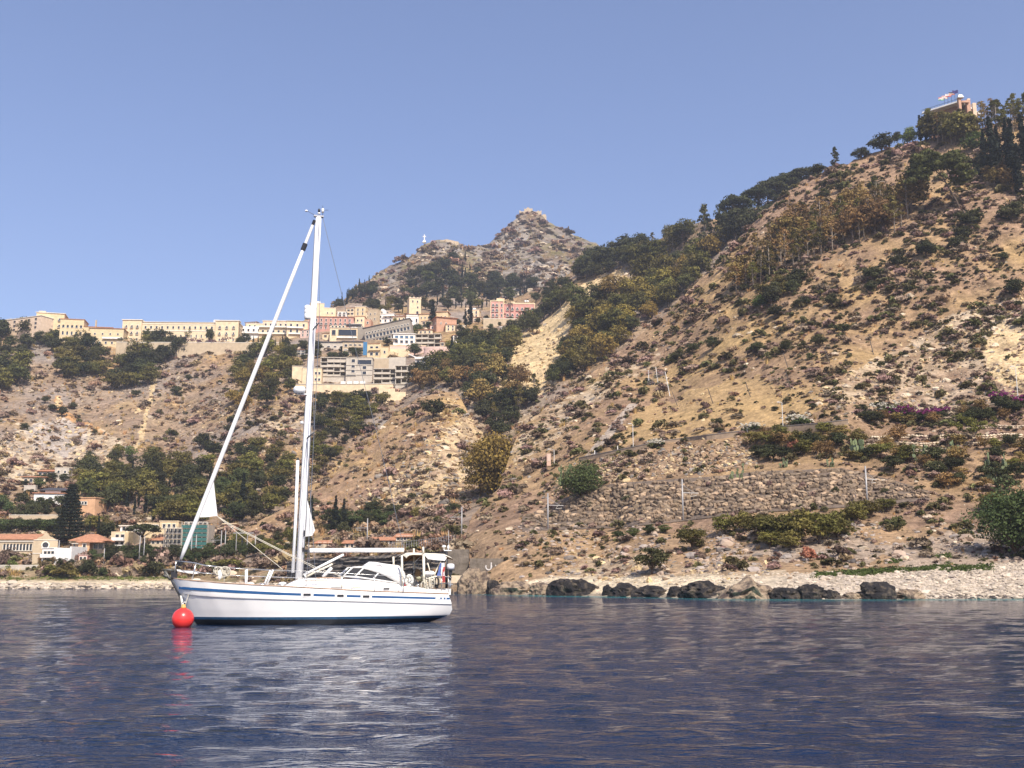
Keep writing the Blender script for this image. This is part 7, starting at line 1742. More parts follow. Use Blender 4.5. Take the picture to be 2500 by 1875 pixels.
    for f in (.86, .72, .58, .46): levels.append((zk(t) * f, half(zk(t) * f, t)))
    for z in (.42, .395, .27, .0, -.4): levels.append((z + 0 * t, half(z + 0 * t, t)))
    mats_ = [0, 1, 0, 0, 0, 0, 0, 0, 0, 0, 0, 2, 3, 3]
    V, Fc, MI = [], [], []
    nl = len(levels)
    for side in (-1, 1):
        off = len(V)
        for z, hb in levels:
            x0, x1 = stemX(z[0]), sternX(z[-1])
            xs = x0 + (x1 - x0) * tt
            for i in range(NT): V.append((xs[i], side * hb[i], z[i]))
        for j in range(nl - 1):
            for i in range(NT - 1):
                a = off + j * NT + i
                f = (a, a + 1, a + NT + 1, a + NT)
                Fc.append(f if side < 0 else f[::-1]); MI.append(mats_[j] if mats_[j] != 1 else 0)
    # transom and bottom closing
    tr = [j * NT + NT - 1 for j in range(nl)]; off = nl * NT
    for j in range(nl - 1): Fc.append((tr[j], off + tr[j], off + tr[j + 1], tr[j + 1])); MI.append(mats_[j] if mats_[j] != 1 else 0)
    hull_me = mesh_from('hull', V, Fc, [GEL, BLUE, NAVY, BLACK], True, MI)
    hull_me.set_sharp_from_angle(angle=R(28))
    hull = link(bpy.data.objects.new('hull', hull_me), root)
    def hull_pt(x, frac, out=.006):
        """point on the near side of the upper strake at boat x, frac 0 = stripe top .. 1 = stripe bottom"""
        ti = np.clip((x - stemX(2.0)) / (sternX(1.5) - stemX(2.0)), 0, 1) ** (1 / 1.15)
        z = float(z1(ti) + (z2(ti) - z1(ti)) * frac)
        xa, xb = float(stemX(float(z1(0.)))), float(sternX(float(z1(1.))))
        ti = float(np.clip((x - xa) / (xb - xa), 0, 1) ** (1 / 1.15))
        z = float(z1(ti) + (z2(ti) - z1(ti)) * frac)
        return Vector((x, -float(up(z, ti)) - out, z))
    gaps = [(734, 764), (816, 845), (879, 906)]
    segs = [(433, 734), (764, 816), (845, 879), (906, 1100)]
    for side in (-1, 1):
        for xa, xb in segs:
            b = MB(); a, c = B(xa, 1450, -1.8).x, B(xb, 1450, -1.8).x
            xs = np.linspace(max(a, float(stemX(1.9)) + .05), c, max(3, int((c - a) * 4)))
            vs_ = []
            for x in xs:
                p, q = hull_pt(x, 0), hull_pt(x, 1)
                vs_ += [(p.x, p.y * -side, p.z), (q.x, q.y * -side, q.z)]
            b.add(vs_, [(2 * i, 2 * i + 2, 2 * i + 3, 2 * i + 1) for i in range(len(xs) - 1)]); b.build('stripe', BLUE, hull)
    for xa, xb in ((740, 758), (822, 838), (885, 901)):
        a, c = B(xa, 1450, -1.95).x, B(xb, 1450, -1.95).x; p = hull_pt((a + c) / 2, .5)
        b = MB(); b.box((p.x, p.y, p.z), (c - a + .1, .05, .21)); o = b.build('port_frame', GEL, hull)
        b = MB(); b.box((p.x, p.y - .012, p.z), (c - a, .05, .125)); b.build('port_glass', GLASS, o)
    # name on the quarter: too small to read in the photograph, a few pale strokes on the stripe
    for dx, w in ((1062, 12), (1078, 5), (1087, 3)):
        a = B(dx, 1461, -1.6).x; p = hull_pt(a, .5, .010); b = MB(); b.box((p.x + w / 90, p.y, p.z), (w / 46, .006, .07)); b.build('lettering', GEL, hull)
    # ---- deck
    zsh = zs(t); x0, x1 = float(stemX(zsh[0])), float(sternX(zsh[-1])); xs = x0 + (x1 - x0) * tt; hb = up(zsh, t)
    V, Fc = [], []
    for i in range(NT):
        for f in (-1, -.6, 0, .6, 1): V.append((xs[i], f * (hb[i] - .01), zsh[i] - .02 + .09 * (1 - f * f)))
    for i in range(NT - 1):
        for j in range(4): a = i * 5 + j; Fc.append((a, a + 1, a + 6, a + 5))
    link(bpy.data.objects.new('deck', mesh_from('deck', V, Fc, GEL, True)), root)
    for side in (-1, 1):
        b = MB(); b.tube([(xs[i], side * (hb[i] + .0), zsh[i] + .03) for i in range(0, NT, 3)], .035, 5); b.build('toe_rail', TEAK, root, True)
    def deck_z(x): return float(np.interp(x, xs, zsh))
    def deck_hb(x): return float(np.interp(x, xs, hb))
    # dark stem guard
    b = MB(); pts = []
    for z in np.linspace(2.28, .95, 8): pts.append((float(stemX(z)) - .02, 0, z))
    b.tube(pts, [.10, .10, .09, .085, .08, .075, .07, .06], 7); b.build('stem_guard', OLIVEW, root, True)
    # ---- coachroof, coamings
    def loft(name, secs, m, sm=40):
        """secs: list of (x, halfwidth, z_bottom, z_top); rounded box sections"""
        V, Fc = [], []
        prof = ((-1, 0), (-.97, .55), (-.86, .86), (-.6, .98), (0, 1.03), (.6, .98), (.86, .86), (.97, .55), (1, 0))
        for x, w, za, zb in secs:
            for f, g in prof: V.append((x, f * w, za + g * (zb - za)))
        n = len(prof)
        for i in range(len(secs) - 1):
            for j in range(n - 1): a = i * n + j; Fc.append((a, a + n, a + n + 1, a + 1))
        Fc.append(tuple(range(n))); Fc.append(tuple((len(secs) - 1) * n + j for j in range(n))[::-1])
        b = MB(); b.add(V, Fc); return b.build(name, m, root, autosmooth=sm)
    def sec(px, ytop, w, yl=-1.2): p = B(px, ytop, yl); return (p.x, w, deck_z(p.x) - .06, p.z)
    loft('coachroof', [sec(700, 1429, .55), sec(712, 1422, .85), sec(735, 1413, 1.08), (sec(780, 1410.5, 1.18)), sec(840, 1409, 1.28), sec(900, 1412, 1.34), sec(960, 1419, 1.36), sec(985, 1425, 1.36)], GEL)
    for side in (-1, 1):
        b = MB(); b.tube([tuple(B(x, y, -.98)) if side < 0 else (B(x, y, -.98).x, .98, B(x, y, -.98).z) for x, y in ((773, 1411), (810, 1410.5), (850, 1412), (893, 1418))], .035, 5); b.build('grab_rail', TEAK, root, True)
        b = MB(); b.tube([tuple(B(x, y, -1.32)) if side < 0 else (B(x, y, -1.32).x, 1.32, B(x, y, -1.32).z) for x, y in ((745, 1418), (800, 1417), (870, 1421), (900, 1424))], .022, 5); b.build('rub_strip', TEAK, root, True)
    for xa, xb, y in ((809, 838, 1430), (857, 882, 1432)):
        a, c = B(xa, y, -1.36), B(xb, y, -1.36); b = MB(); b.box(((a.x + c.x) / 2, -1.335, a.z), (c.x - a.x, .05, .1)); b.build('cabin_window', CANV, root)
    a, c = B(937, 1438, -1.5), B(952, 1438, -1.5); b = MB(); b.box(((a.x + c.x) / 2, -1.385, a.z + .02), (c.x - a.x, .06, .07)); b.build('vent', BLK, root)
    for side in (-1, 1):
        secs = [(B(x, yt, -1.6), w) for x, yt, w in ((975, 1432, .22), (1000, 1431, .26), (1040, 1436, .26), (1075, 1439, .26), (1094, 1441, .24))]
        V, Fc = [], []; n = 6
        for p, w in secs:
            yc = (deck_hb(p.x) - .38) * side; zb = deck_z(p.x) - .05
            for f, g in ((-1, 0), (-.9, .8), (-.5, 1), (.5, 1), (.9, .8), (1, 0)): V.append((p.x, yc + f * w, zb + g * (p.z - zb)))
        for i in range(len(secs) - 1):
            for j in range(n - 1): q = i * n + j; Fc.append((q, q + n, q + n + 1, q + 1))
        Fc += [tuple(range(n)), tuple(len(V) - n + j for j in range(n))]
        b = MB(); b.add(V, Fc); b.build('cockpit_coaming', GEL, root, autosmooth=40)
    b = MB(); p = B(1094, 1446, -1.0); b.box((p.x - .05, 0, deck_z(p.x) + .14), (.28, 2.6, .32)); b.build('aft_locker', GEL, root)
    # ---- windscreen, side windows, spray hood
    def panel(name, pts, m, yl, thick=.03, parent=root):
        q = [B(x, y, yl) for x, y in pts]
        b = MB(); b.prism([(v.x, v.z) for v in q], 'y', yl, yl + thick); return b.build(name, m, parent)
    for side in (-1, 1):
        yl = -1.16
        f = (lambda pts, nm, m, o=0.0, th=.03: panel(nm, pts, m, yl + o, th)) if side < 0 else (lambda pts, nm, m, o=0.0, th=.03: [setattr(panel(nm, pts, m, yl + o, th), 'scale', (1, -1, 1))])
        f([(846, 1405), (862, 1387.5), (884, 1386.5), (866, 1407)], 'windscreen_glass', GLASS)
        f([(870, 1406.5), (888, 1389.5), (922, 1399), (908, 1413)], 'side_window_glass', GLASS)
        f([(912, 1413.5), (925, 1400.5), (969, 1421)], 'aft_side_window_glass', GLASS)
        for pts in ([(838, 1407), (861, 1385)], [(861, 1385), (890, 1384.5)], [(866, 1408), (892, 1383)], [(909, 1415), (926, 1397)], [(838, 1407), (870, 1408.5), (970, 1423)]):
            b = MB(); b.tube([tuple(Vector((v.x, v.y * (1 if side < 0 else -1), v.z))) for v in (B(x, y, yl - .01) for x, y in pts)], .045, 6); b.build('window_frame', GEL, root, True)
    b = MB()
    qa, qb = B(838, 1407, -1.16), B(861, 1385.5, -1.16)
    b.add([(qa.x, -1.1, qa.z), (qa.x, 1.1, qa.z), (qb.x, 1.1, qb.z), (qb.x, -1.1, qb.z)], [(0, 1, 2, 3)]); b.build('front_windscreen', GLASS, root)
    hood = [((884, 1387), (886, 1388)), ((893, 1377), (899, 1391)), ((903, 1371), (915, 1396)), ((918, 1372), (934, 1403)), ((934, 1375), (950, 1411)), ((958, 1378), (966, 1420)), ((980, 1381), (982, 1431)), ((985, 1395), (993, 1438))]
    V, Fc = [], []; n = 15
    for (tx, ty), (bx_, by_) in hood:
        T_, S_ = B(tx, ty, -.2), B(bx_, by_, -1.2)
        for j in range(n):
            a = math.pi * j / (n - 1); cy = -math.cos(a); sy = math.sin(a) ** .55
            x = S_.x + (T_.x - S_.x) * sy
            V.append((x, cy * 1.22, S_.z + (T_.z - S_.z) * sy))
    for i in range(len(hood) - 1):
        for j in range(n - 1): a = i * n + j; Fc.append((a, a + n, a + n + 1, a + 1))
    me = mesh_from('spray_hood', V, Fc, [WCANV, BROWN], True)
    o = link(bpy.data.objects.new('spray_hood', me), root); md = o.modifiers.new('thick', 'SOLIDIFY'); md.thickness = .03
    pw = panel('clear_window', [(899, 1385), (912, 1379), (930, 1377), (943, 1392), (938, 1394)], mat('clear_vinyl', (.42, .40, .40), .15), -1.245, .01)
    pw.location = (0, .14, 0); pw.rotation_euler = (0, 0, 0)
    # ---- bimini
    prof = [(981, 1357), (984, 1353), (988, 1350.5), (995, 1349), (1010, 1349), (1035, 1350.5), (1060, 1351), (1078, 1352.5), (1090, 1358), (1093, 1363)]
    for nm, m, dz in (('bimini_top', CANV, 0.0), ('bimini_lining', BROWN, -.035)):
        V, Fc = [], []; n = 11
        for (x, y) in prof:
            p = B(x, y, 0.0)
            for j in range(n):
                f = -1 + 2 * j / (n - 1); V.append((p.x, f * 1.55, p.z + dz + .0 - .16 * abs(f) ** 2.5))
        for i in range(len(prof) - 1):
            for j in range(n - 1): a = i * n + j; Fc.append((a, a + n, a + n + 1, a + 1))
        link(bpy.data.objects.new(nm, mesh_from(nm, V, Fc, m, True)), root)
    b = MB(); q = [B(x, y, 1.5) for x, y in ((983, 1353), (1010, 1351), (1036, 1353), (1034, 1364), (1018, 1369), (985, 1370))]
    b.prism([(v.x, v.z) for v in q], 'y', 1.5, 1.52); b.build('bimini_side_curtain', BROWN, root)
    for side in (-1, 1):
        b = MB(); q = [B(x, y, -1.57) for x, y in ((1034, 1353), (1062, 1354), (1080, 1355), (1091, 1361), (1086, 1369), (1070, 1368), (1045, 1365))]
        b.prism([(v.x, v.z) for v in q], 'y', 1.55 * side, 1.58 * side); b.build('bimini_valance', WCANV, root)
        def tb(pts, r, m, nm, yl=-1.5):
            b = MB(); b.tube([(v.x, v.y if side < 0 else -v.y, v.z) for v in (B(x, y, yl) for x, y in pts)], r, 6); b.build(nm, m, root, True)
        tb([(981, 1356), (982, 1398), (984, 1432)], .06, CANV, 'canvas_post')
        tb([(1034, 1354), (1035, 1404), (1035, 1432)], .075, CANV, 'canvas_post')
        tb([(1033, 1335), (1034, 1354)], .055, CANV, 'canvas_post')
        tb([(991, 1349), (968, 1360), (972, 1376), (990, 1398)], .022, BLK, 'bimini_bow')
        tb([(1030, 1356), (1010, 1375), (992, 1397), (990, 1432)], .024, BLK, 'bimini_bow')
        tb([(1044, 1374), (1050, 1396), (1060, 1425)], .03, CANV, 'bimini_bow')
        tb([(1079, 1366), (1066, 1390), (1058, 1412)], .035, CANV, 'bimini_bow')
        # pushpit rails and stanchions
        tb([(1040, 1409), (1060, 1408), (1092, 1408), (1097, 1410)], .022, STEEL, 'pushpit_rail', -1.5)
        tb([(1040, 1424), (1060, 1424), (1094, 1424)], .018, STEEL, 'pushpit_rail', -1.5)
        for x in (1041, 1060, 1078, 1095): tb([(x, 1408), (x + .5, 1446)], .02, STEEL, 'pushpit_stanchion', -1.5)
    b = MB(); v = B(1096, 1410, -1.5)
    for z in (v.z, v.z - .33): b.tube([(v.x + .05, -1.5, z), (v.x + .3, -.8, z), (v.x + .35, .8, z), (v.x + .05, 1.5, z)], .022, 6)
    b.build('pushpit_bow', STEEL, root, True)
    # ---- cockpit things
    w = B(1007, 1410, -.3); b = MB(); n = 24
    b.tube([(w.x + .12 * math.sin(6.283 * i / n), -.3 + .48 * math.cos(6.283 * i / n), w.z + .48 * math.sin(6.283 * i / n)) for i in range(n + 1)], .022, 5, cap=False)
    for i in range(5): b.tube([(w.x, -.3, w.z), (w.x, -.3 + .46 * math.cos(1.2566 * i), w.z + .46 * math.sin(1.2566 * i))], .014, 4)
    b.build('steering_wheel', BLK, root, True)
    b = MB(); b.box((w.x - .12, -.3, w.z - .45), (.3, .35, 1.1), taper=.7); b.build('wheel_pedestal', GEL, root)
    v = B(999, 1418, -1.62); b = MB(); b.tube([(v.x + .17 * math.cos(a), -1.62, v.z + .27 * math.sin(a)) for a in np.linspace(-1.9, 5.0, 16)], .085, 8); b.build('horseshoe_buoy', mat('white_lifebuoy', (.80, .76, .66), .6), root, True)
    v = B(989, 1428, -1.66); b = MB(); b.box((v.x, -1.62, v.z), (.06, .05, .22)); b.build('red_strap', REDR, root)
    for x, y in ((1020, 1434), (1045, 1436), (1004, 1431)):
        v = B(x, y, -1.35); b = MB(); b.lathe([(.11, -.12), (.12, -.04), (.085, .0), (.085, .1), (.11, .13), (.10, .17), (.03, .19)], (v.x, -1.4, v.z), 14); b.build('winch', STEEL, root, True)
    # folded canvas, sail cover bundle and coiled lines hung on the aft rail
    def bundle(name, x, y, yl, sx, sy, sz, m, seed):
        bm = bmesh.new(); bmesh.ops.create_icosphere(bm, subdivisions=3, radius=1.0); r = np.random.default_rng(seed); off = r.uniform(0, 40, 3)
        for vv in bm.verts:
            c = np.array(vv.co); k = 1 + .30 * float(fbm(np.array([c * 1.7 + off]), 3, seed)[0]); vv.co = Vector((c[0] * sx * k, c[1] * sy * k, c[2] * sz * k))
        me = bpy.data.meshes.new(name); bm.to_mesh(me); bm.free(); me.materials.append(m); me.polygons.foreach_set('use_smooth', np.ones(len(me.polygons), bool))
        o = bpy.data.objects.new(name, me); o.location = B(x, y, yl); link(o, root)
    bundle('folded_canvas', 1048, 1401, -1.3, .30, .30, .16, WCANV, 3); bundle('folded_canvas', 1053, 1414, -1.35, .24, .25, .15, CANV, 4); bundle('rust_cushion', 1044, 1392, -.6, .16, .4, .14, BROWN, 5); bundle('rust_cushion', 1019, 1402, .2, .20, .3, .28, mat('tan_cushion', (.36, .22, .10), .9), 6); bundle('rust_cushion', 1062, 1393, -.9, .22, .3, .10, REDR if False else BROWN, 7)
    bundle('sail_bag', 1026, 1412, -.9, .22, .3, .12, mat('khaki_bag', (.45, .42, .26), .9), 8)
    def coil(x, y, yl, w, h, m, nm='rope_coil', turns=5, seed=0):
        r = random.Random(seed); b = MB(); v = B(x, y, yl)
        for k in range(turns):
            ww, hh, dx = w * r.uniform(.6, 1.1), h * r.uniform(.8, 1.15), r.uniform(-.05, .05)
            b.tube([(v.x + dx + ww * math.cos(a) * .5, yl + .03 * k - .06, v.z - hh / 2 + hh / 2 * math.sin(a)) for a in np.linspace(0, 6.283, 14)], .018, 5, cap=False)
        b.build(nm, m, root, True)
    for x, y, sd in ((1044, 1412, 1), (1056, 1410, 2), (1067, 1410, 3), (1033, 1420, 4)): coil(x, y, -1.55, .26, .5, ROPE if sd != 3 else BLK, seed=sd)
    # outboard on the rail
    v = B(1100, 1384, -1.35)
    b = MB(); b.lathe([(.10, -.14), (.20, -.12), (.22, .0), (.21, .12), (.14, .17), (.02, .18)], (v.x, -1.35, v.z), 14); ob = b.build('outboard_motor', mat('white_cowling', (.78, .77, .78), .35), root, True); ob.scale = (1, 1, 1)
    b = MB(); b.box((v.x, -1.35, v.z - .17), (.44, .36, .05)); b.box((v.x + .0, -1.35, v.z - .30), (.16, .16, .22)); b.box((v.x - .02, -1.35, v.z - .56), (.11, .13, .34)); b.build('outboard_shaft', BLK, ob)
    b = MB(); b.box((v.x - .02, -1.35, v.z - .80), (.09, .09, .24)); b.box((v.x - .0, -1.35, v.z - .94), (.28, .05, .05)); b.lathe([(.05, -.1), (.06, 0), (.03, .12)], (v.x - .02, -1.35, v.z - 1.0), 8); b.build('outboard_foot', STEEL, ob)
    # ensign hanging on its staff
    b = MB()
    for k, (m0, xa, xb) in enumerate(((0, 1066, 1077), (1, 1076, 1085), (2, 1080, 1086))):
        n = 8; vs_ = []
        for i in range(n):
            f = i / (n - 1); y0 = 1374 + 32 * f + (6 * f if k == 2 else 0) + (10 if k == 2 else 0)
            wv = .06 * math.sin(f * 7 + k)
            pa, pb = B(xa + (1 - f) * 11 * (k == 0) * .8, y0, -1.62), B(xb, y0, -1.62)
            vs_ += [(pa.x, -1.64 + wv, pa.z), (pb.x, -1.64 - wv, pb.z)]
        b.add(vs_, [(2 * i, 2 * i + 1, 2 * i + 3, 2 * i + 2) for i in range(n - 1)], m0)
    b.build('ensign', [mat('blue_flag_cloth', (.11, .17, .42), .8, trans=.15), mat('white_flag_cloth', (.78, .76, .74), .8, trans=.15), mat('red_flag_cloth', (.50, .06, .06), .8, trans=.15)], root, True)
    b = MB(); b.tube([tuple(B(1088, 1372, -1.6)), tuple(B(1080, 1436, -1.6))], .02, 5); b.build('flag_staff', TEAK, root)
    # antenna post with two white domes
    b = MB(); b.tube([tuple(B(1090, 1345, .6)), tuple(B(1090, 1436, .6))], [.075, .075], 8); b.build('antenna_post', BLK, root, True)
    b = MB(); v = B(1093, 1344, .6); b.box((v.x, .6, v.z), (.42, .12, .05)); b.tube([tuple(B(1084, 1343, .6)), tuple(B(1084, 1336, .6))], .025, 6); b.tube([tuple(B(1094.5, 1343, .6)), tuple(B(1094.5, 1337, .6))], .02, 6); b.build('antenna_bracket', MASTW, root)
    for x, y, r_, h_ in ((1084, 1334, .12, .075), (1094.5, 1336, .06, .12)):
        v = B(x, y, .6); b = MB(); b.lathe([(r_ * .5, -h_), (r_, -h_ * .3), (r_, h_ * .2), (r_ * .6, h_ * .8), (.01, h_)], (v.x, .6, v.z), 14); b.build('antenna_dome', MASTW, root, True)
    b = MB(); b.tube([tuple(B(1095.5, 1334, .6)), tuple(B(1095, 1295, .6))], .008, 4); b.build('whip_antenna', MASTW, root)
    # ---- mast and spars
    m0, m1 = B(730, 1414), B(778, 530)
    mast = MB(); pts = [m0.lerp(m1, f) for f in np.linspace(0, 1, 7)]
    mast.tube([tuple(p) for p in pts], [.185, .185, .185, .18, .175, .17, .165], 12, flat=.72)
    mo = mast.build('mast', MASTW, root, True)
    def MP(f, dx=0, dy=0, dz=0): return tuple(m0.lerp(m1, f) + Vector((dx, dy, dz)))
    def fm(y): return (1414 - y) / (1414 - 530)
    b = MB(); b.tube([MP(.0, .2, 0), MP(.4, .2, 0)], .02, 4); b.tube([MP(0.02, -.19, 0), MP(.97, -.18, 0)], .012, 4); b.build('mast_track', WIRE, mo)
    for y, d_ in ((818, 1.5), (1084, 1.85)):
        for sd in (-1, 1):
            b = MB(); a = Vector(MP(fm(y))); b.tube([tuple(a), (a.x + .25, sd * d_, a.z + .10)], [.06, .035], 6, flat=.6); b.build('spreader', mat('grey_spreader', (.12, .13, .14), .5), mo)
    # masthead gear
    h = Vector(MP(1.0))
    b = MB(); b.box((h.x, 0, h.z + .04), (.55, .22, .09)); b.tube([(h.x - .15, 0, h.z + .06), tuple(B(750, 515))], .014, 4); b.build('masthead_crane', WIRE, mo)
    v = B(748, 515); b = MB(); b.lathe([(.02, -.05), (.09, -.02), (.06, .05), (.01, .07)], tuple(v), 8); b.build('wind_sensor', MASTW, mo)
    for x, y, r_, h_, m_ in ((779, 515, .07, .13, BLK), (779, 521, .09, .05, MASTW), (788, 514, .085, .13, MASTW)):
        v = B(x, y); b = MB(); b.lathe([(r_ * .8, -h_), (r_, h_ * .6), (r_ * .5, h_)], tuple(v), 10); b.build('masthead_light', m_, mo, True)
    b = MB(); b.tube([tuple(B(788, 510)), tuple(B(788, 502))], .01, 4); b.tube([tuple(B(788, 513)), tuple(B(802, 513))], .01, 4); b.tube([tuple(B(788, 527)), tuple(B(788, 515))], .014, 4); b.build('wind_vane', BLK, mo)
    # radar and upper dome on brackets
    v = B(731, 952, -.05); b = MB(); b.lathe([(.16, -.19), (.30, -.16), (.34, -.04), (.34, .06), (.28, .16), (.12, .19), (.01, .195)], (v.x, -.05, v.z), 20); b.build('radar_dome', MASTW, root, True)
    b = MB(); b.box((v.x + .18, -.05, v.z - .23), (.6, .16, .06)); b.build('radar_bracket', MASTW, root)
    b = MB(); b.lathe([(.12, -.23), (.28, -.20), (.31, -.185)], (v.x, -.05, v.z), 16); b.build('radar_base', mat('grey_radar_base', (.45, .45, .47), .5), root, True)
    v = B(751, 762, -.05); b = MB(); b.lathe([(.14, -.40), (.18, -.36), (.185, -.12), (.17, -.1), (.185, -.08), (.19, .1), (.17, .12), (.185, .14), (.185, .34), (.10, .40), (.01, .41)], (v.x, -.05, v.z), 16); b.build('radar_reflector', MASTW, root, True)
    v = B(737, 1032, -.1); b = MB(); b.lathe([(.05, -.08), (.1, -.03), (.08, .08), (.01, .1)], tuple(v), 8); b.build('steaming_light', MASTW, root, True)
    # in-mast sail corner
    sp_ = [(747, 1100), (747, 1168), (746, 1204), (758, 1250), (769, 1295), (762, 1308), (740, 1311), (738, 1204)]
    q = [B(x, y, .02) for x, y in sp_]; b = MB(); b.prism([(v.x, v.z) for v in q], 'y', .0, .02); b.build('mainsail_corner', SAIL, root)
    b = MB(); b.tube([tuple(B(x, y)) for x, y in ((756, 1344), (870, 1343.5), (986, 1343))], .125, 10, flat=.75); bo = b.build('boom', MASTW, root, autosmooth=50)
    b = MB(); v = B(746, 1345); b.box(tuple(v), (.42, .10, .16)); b.build('gooseneck', BLK, bo)
    b = MB(); b.tube([tuple(B(839, 1354, -.1)), tuple(B(741, 1404, -.1))], .07, 8); b.build('boom_vang', MASTW, root, True)
    b = MB(); b.tube([tuple(B(812, 1377, -.1)), tuple(B(745, 1409, -.1))], .05, 8); b.build('boom_vang_tail', CANV, root, True)
    b = MB(); b.tube([tuple(B(810, 1386, -.9)), tuple(B(788, 1409, -.9))], .09, 8); b.build('deck_hatch_cover', GEL, root, True)
    b = MB(); v = B(780, 1402, -.7); b.box((v.x, -.4, v.z), (.5, .7, .04)); o = b.build('open_hatch', GLASS, root)
    b = MB(); b.tube([tuple(B(727, 1124, -.25)), tuple(B(722, 1260, -.25)), tuple(B(715, 1398, -.25))], .085, 8); sp2 = b.build('spinnaker_pole', MASTW, root, True)
    for y, x in ((1121, 727.5), (1401, 715)):
        b = MB(); v = B(x, y, -.25); b.box(tuple(v), (.10, .1, .16)); b.build('pole_end', BLK, sp2)
    b = MB(); v = B(743, 1302, -.2); b.box(tuple(v), (.07, .06, .32)); b.build('mast_winch', BLK, mo); b = MB(); v = B(741, 1342, -.2); b.box(tuple(v), (.12, .08, .24)); b.build('mast_winch', BLK, mo)
    # furled genoa with its corner
    g0, g1 = B(441, 1366), B(768, 538)
    b = MB(); b.tube([tuple(g0.lerp(g1, f)) for f in (.0, .03, .4, .8, .905)], [.07, .115, .12, .115, .085], 10); fg = b.build('furled_genoa', SAIL, root, True)
    b = MB(); b.tube([tuple(g0.lerp(g1, .905)), tuple(g0.lerp(g1, .925))], .14, 8); b.build('swivel', BLK, fg); b = MB(); b.tube([tuple(g0.lerp(g1, .985)), tuple(g0.lerp(g1, 1.0))], .10, 6); b.build('halyard_shackle', BLK, fg)
    b = MB(); b.tube([tuple(g0.lerp(g1, .925)), tuple(g0.lerp(g1, .985))], .085, 8); b.build('genoa_head', SAIL, fg)
    b = MB(); b.tube([tuple(g0.lerp(g1, -.004)), tuple(g0.lerp(g1, -.016))], .17, 10); b.tube([tuple(g0.lerp(g1, 0)), tuple(B(431, 1392)), tuple(B(428, 1412))], .03, 6); b.build('furling_drum', BLK, fg)
    q = [B(x, y, 0) for x, y in ((521, 1168), (526, 1215), (531, 1259), (510, 1262), (488, 1263), (481, 1263))]
    b = MB(); b.prism([(v.x, v.z) for v in q], 'y', .0, .02); b.build('genoa_corner', SAIL, fg)
    def line(pts, r, m=ROPE, nm='sheet', par=root):
        b = MB(); b.tube([tuple(B(*p)) if len(p) == 3 else tuple(B(p[0], p[1])) for p in pts], r, 4); b.build(nm, m, par)
    line([(530, 1260), (566, 1282), (714, 1357, -.6), (770, 1384, -1.0), (840, 1410, -1.2)], .016); line([(530, 1261), (568, 1286), (716, 1361, -.6), (770, 1388, -1.0)], .014); line([(530, 1261), (560, 1284), (640, 1350, -.8), (690, 1390, -1.4)], .014)
    line([(788, 532), (893, 952), (940, 1139), (972, 1280), (986, 1337)], .014, WIRE, 'topping_lift'); line([(788, 532), (880, 760), (1096, 1405)], .005, WIRE, 'backstay') if False else None
    for sd in (-1, 1):
        a, c = Vector(MP(fm(818), .25, sd * 1.5, .10)), Vector(MP(fm(1084), .25, sd * 1.85, .10)); dk = B(748, 1430, -1.9)
        top = Vector(MP(.985, 0, sd * .1))
        b = MB(); b.tube([tuple(top), tuple(a), tuple(c), (dk.x, sd * 1.95, dk.z)], .015, 4); b.tube([MP(fm(822), 0, sd * .1), tuple(c)], .012, 4); b.tube([MP(fm(1088), 0, sd * .1), (dk.x + .5, sd * 1.95, dk.z)], .012, 4); b.tube([MP(fm(1088), 0, sd * .1), (dk.x - .6, sd * 1.9, dk.z)], .012, 4); b.build('shroud', WIRE, root)
    # ---- bow: pulpit, anchor, lifelines, fenders
    def rail(pts, r, nm, m=STEEL):
        for sd in (-1, 1):
            b = MB(); b.tube([(v.x, v.y if sd < 0 else -v.y, v.z) for v in (B(x, y, yl) for x, y, yl in pts)], r, 6); b.build(nm, m, root, True)
    rail([(428, 1369, -.15), (450, 1371, -.45), (476, 1374, -.62), (500, 1380, -.85), (530, 1383, -1.05)], .025, 'pulpit_rail'); rail([(432, 1391, -.2), (470, 1394, -.55), (495, 1399, -.8), (520, 1400, -1.0)], .02, 'pulpit_rail')
    rail([(430, 1370, -.2), (427, 1392, -.12), (424, 1414, -.08)], .022, 'pulpit_leg'); rail([(478, 1375, -.62), (468, 1416, -.62)], .022, 'pulpit_leg')
    rail([(530, 1383, -1.05), (605, 1388, -1.45), (667, 1391, -1.75), (716, 1393, -1.9), (800, 1397, -2.05), (900, 1403, -2.15), (980, 1408, -2.1), (1040, 1409, -1.6)], .012, 'lifeline', STEEL); rail([(530, 1402, -1.05), (605, 1406, -1.45), (667, 1408, -1.75), (716, 1410, -1.9), (800, 1414, -2.05), (900, 1420, -2.15), (1000, 1427, -2.05)], .011, 'lifeline', STEEL)
    for x, yb_, yl in ((548, 1424, -1.15), (603, 1427, -1.45), (745, 1434, -1.95), (835, 1440, -2.1), (915, 1444, -2.1), (985, 1447, -2.0)): rail([(x, yb_ - 37, yl), (x - .5, yb_, yl)], .02 if x != 603 else .05, 'stanchion', STEEL if x != 603 else GEL)
    rail([(667, 1391, -1.72), (651, 1428, -1.72)], .055, 'gangway_leg', GEL)
    b = MB(); q = [B(x, y, -.25) for x, y in ((431, 1390), (452, 1392), (480, 1394), (493, 1398), (478, 1401), (455, 1399), (433, 1394))]; b.prism([(v.x, v.z) for v in q], 'y', -.3, .3); b.build('bow_platform', GEL, root)
    b = MB(); b.tube([tuple(B(398, 1391)), tuple(B(430, 1393))], .06, 6); b.tube([tuple(B(402, 1394)), tuple(B(412, 1410)), tuple(B(424, 1418))], .09, 6); b.tube([tuple(B(400, 1404)), tuple(B(416, 1412))], [.12, .03], 6); b.build('anchor', mat('galvanised_anchor', (.12, .115, .10), .5, metallic=.5), root, True)
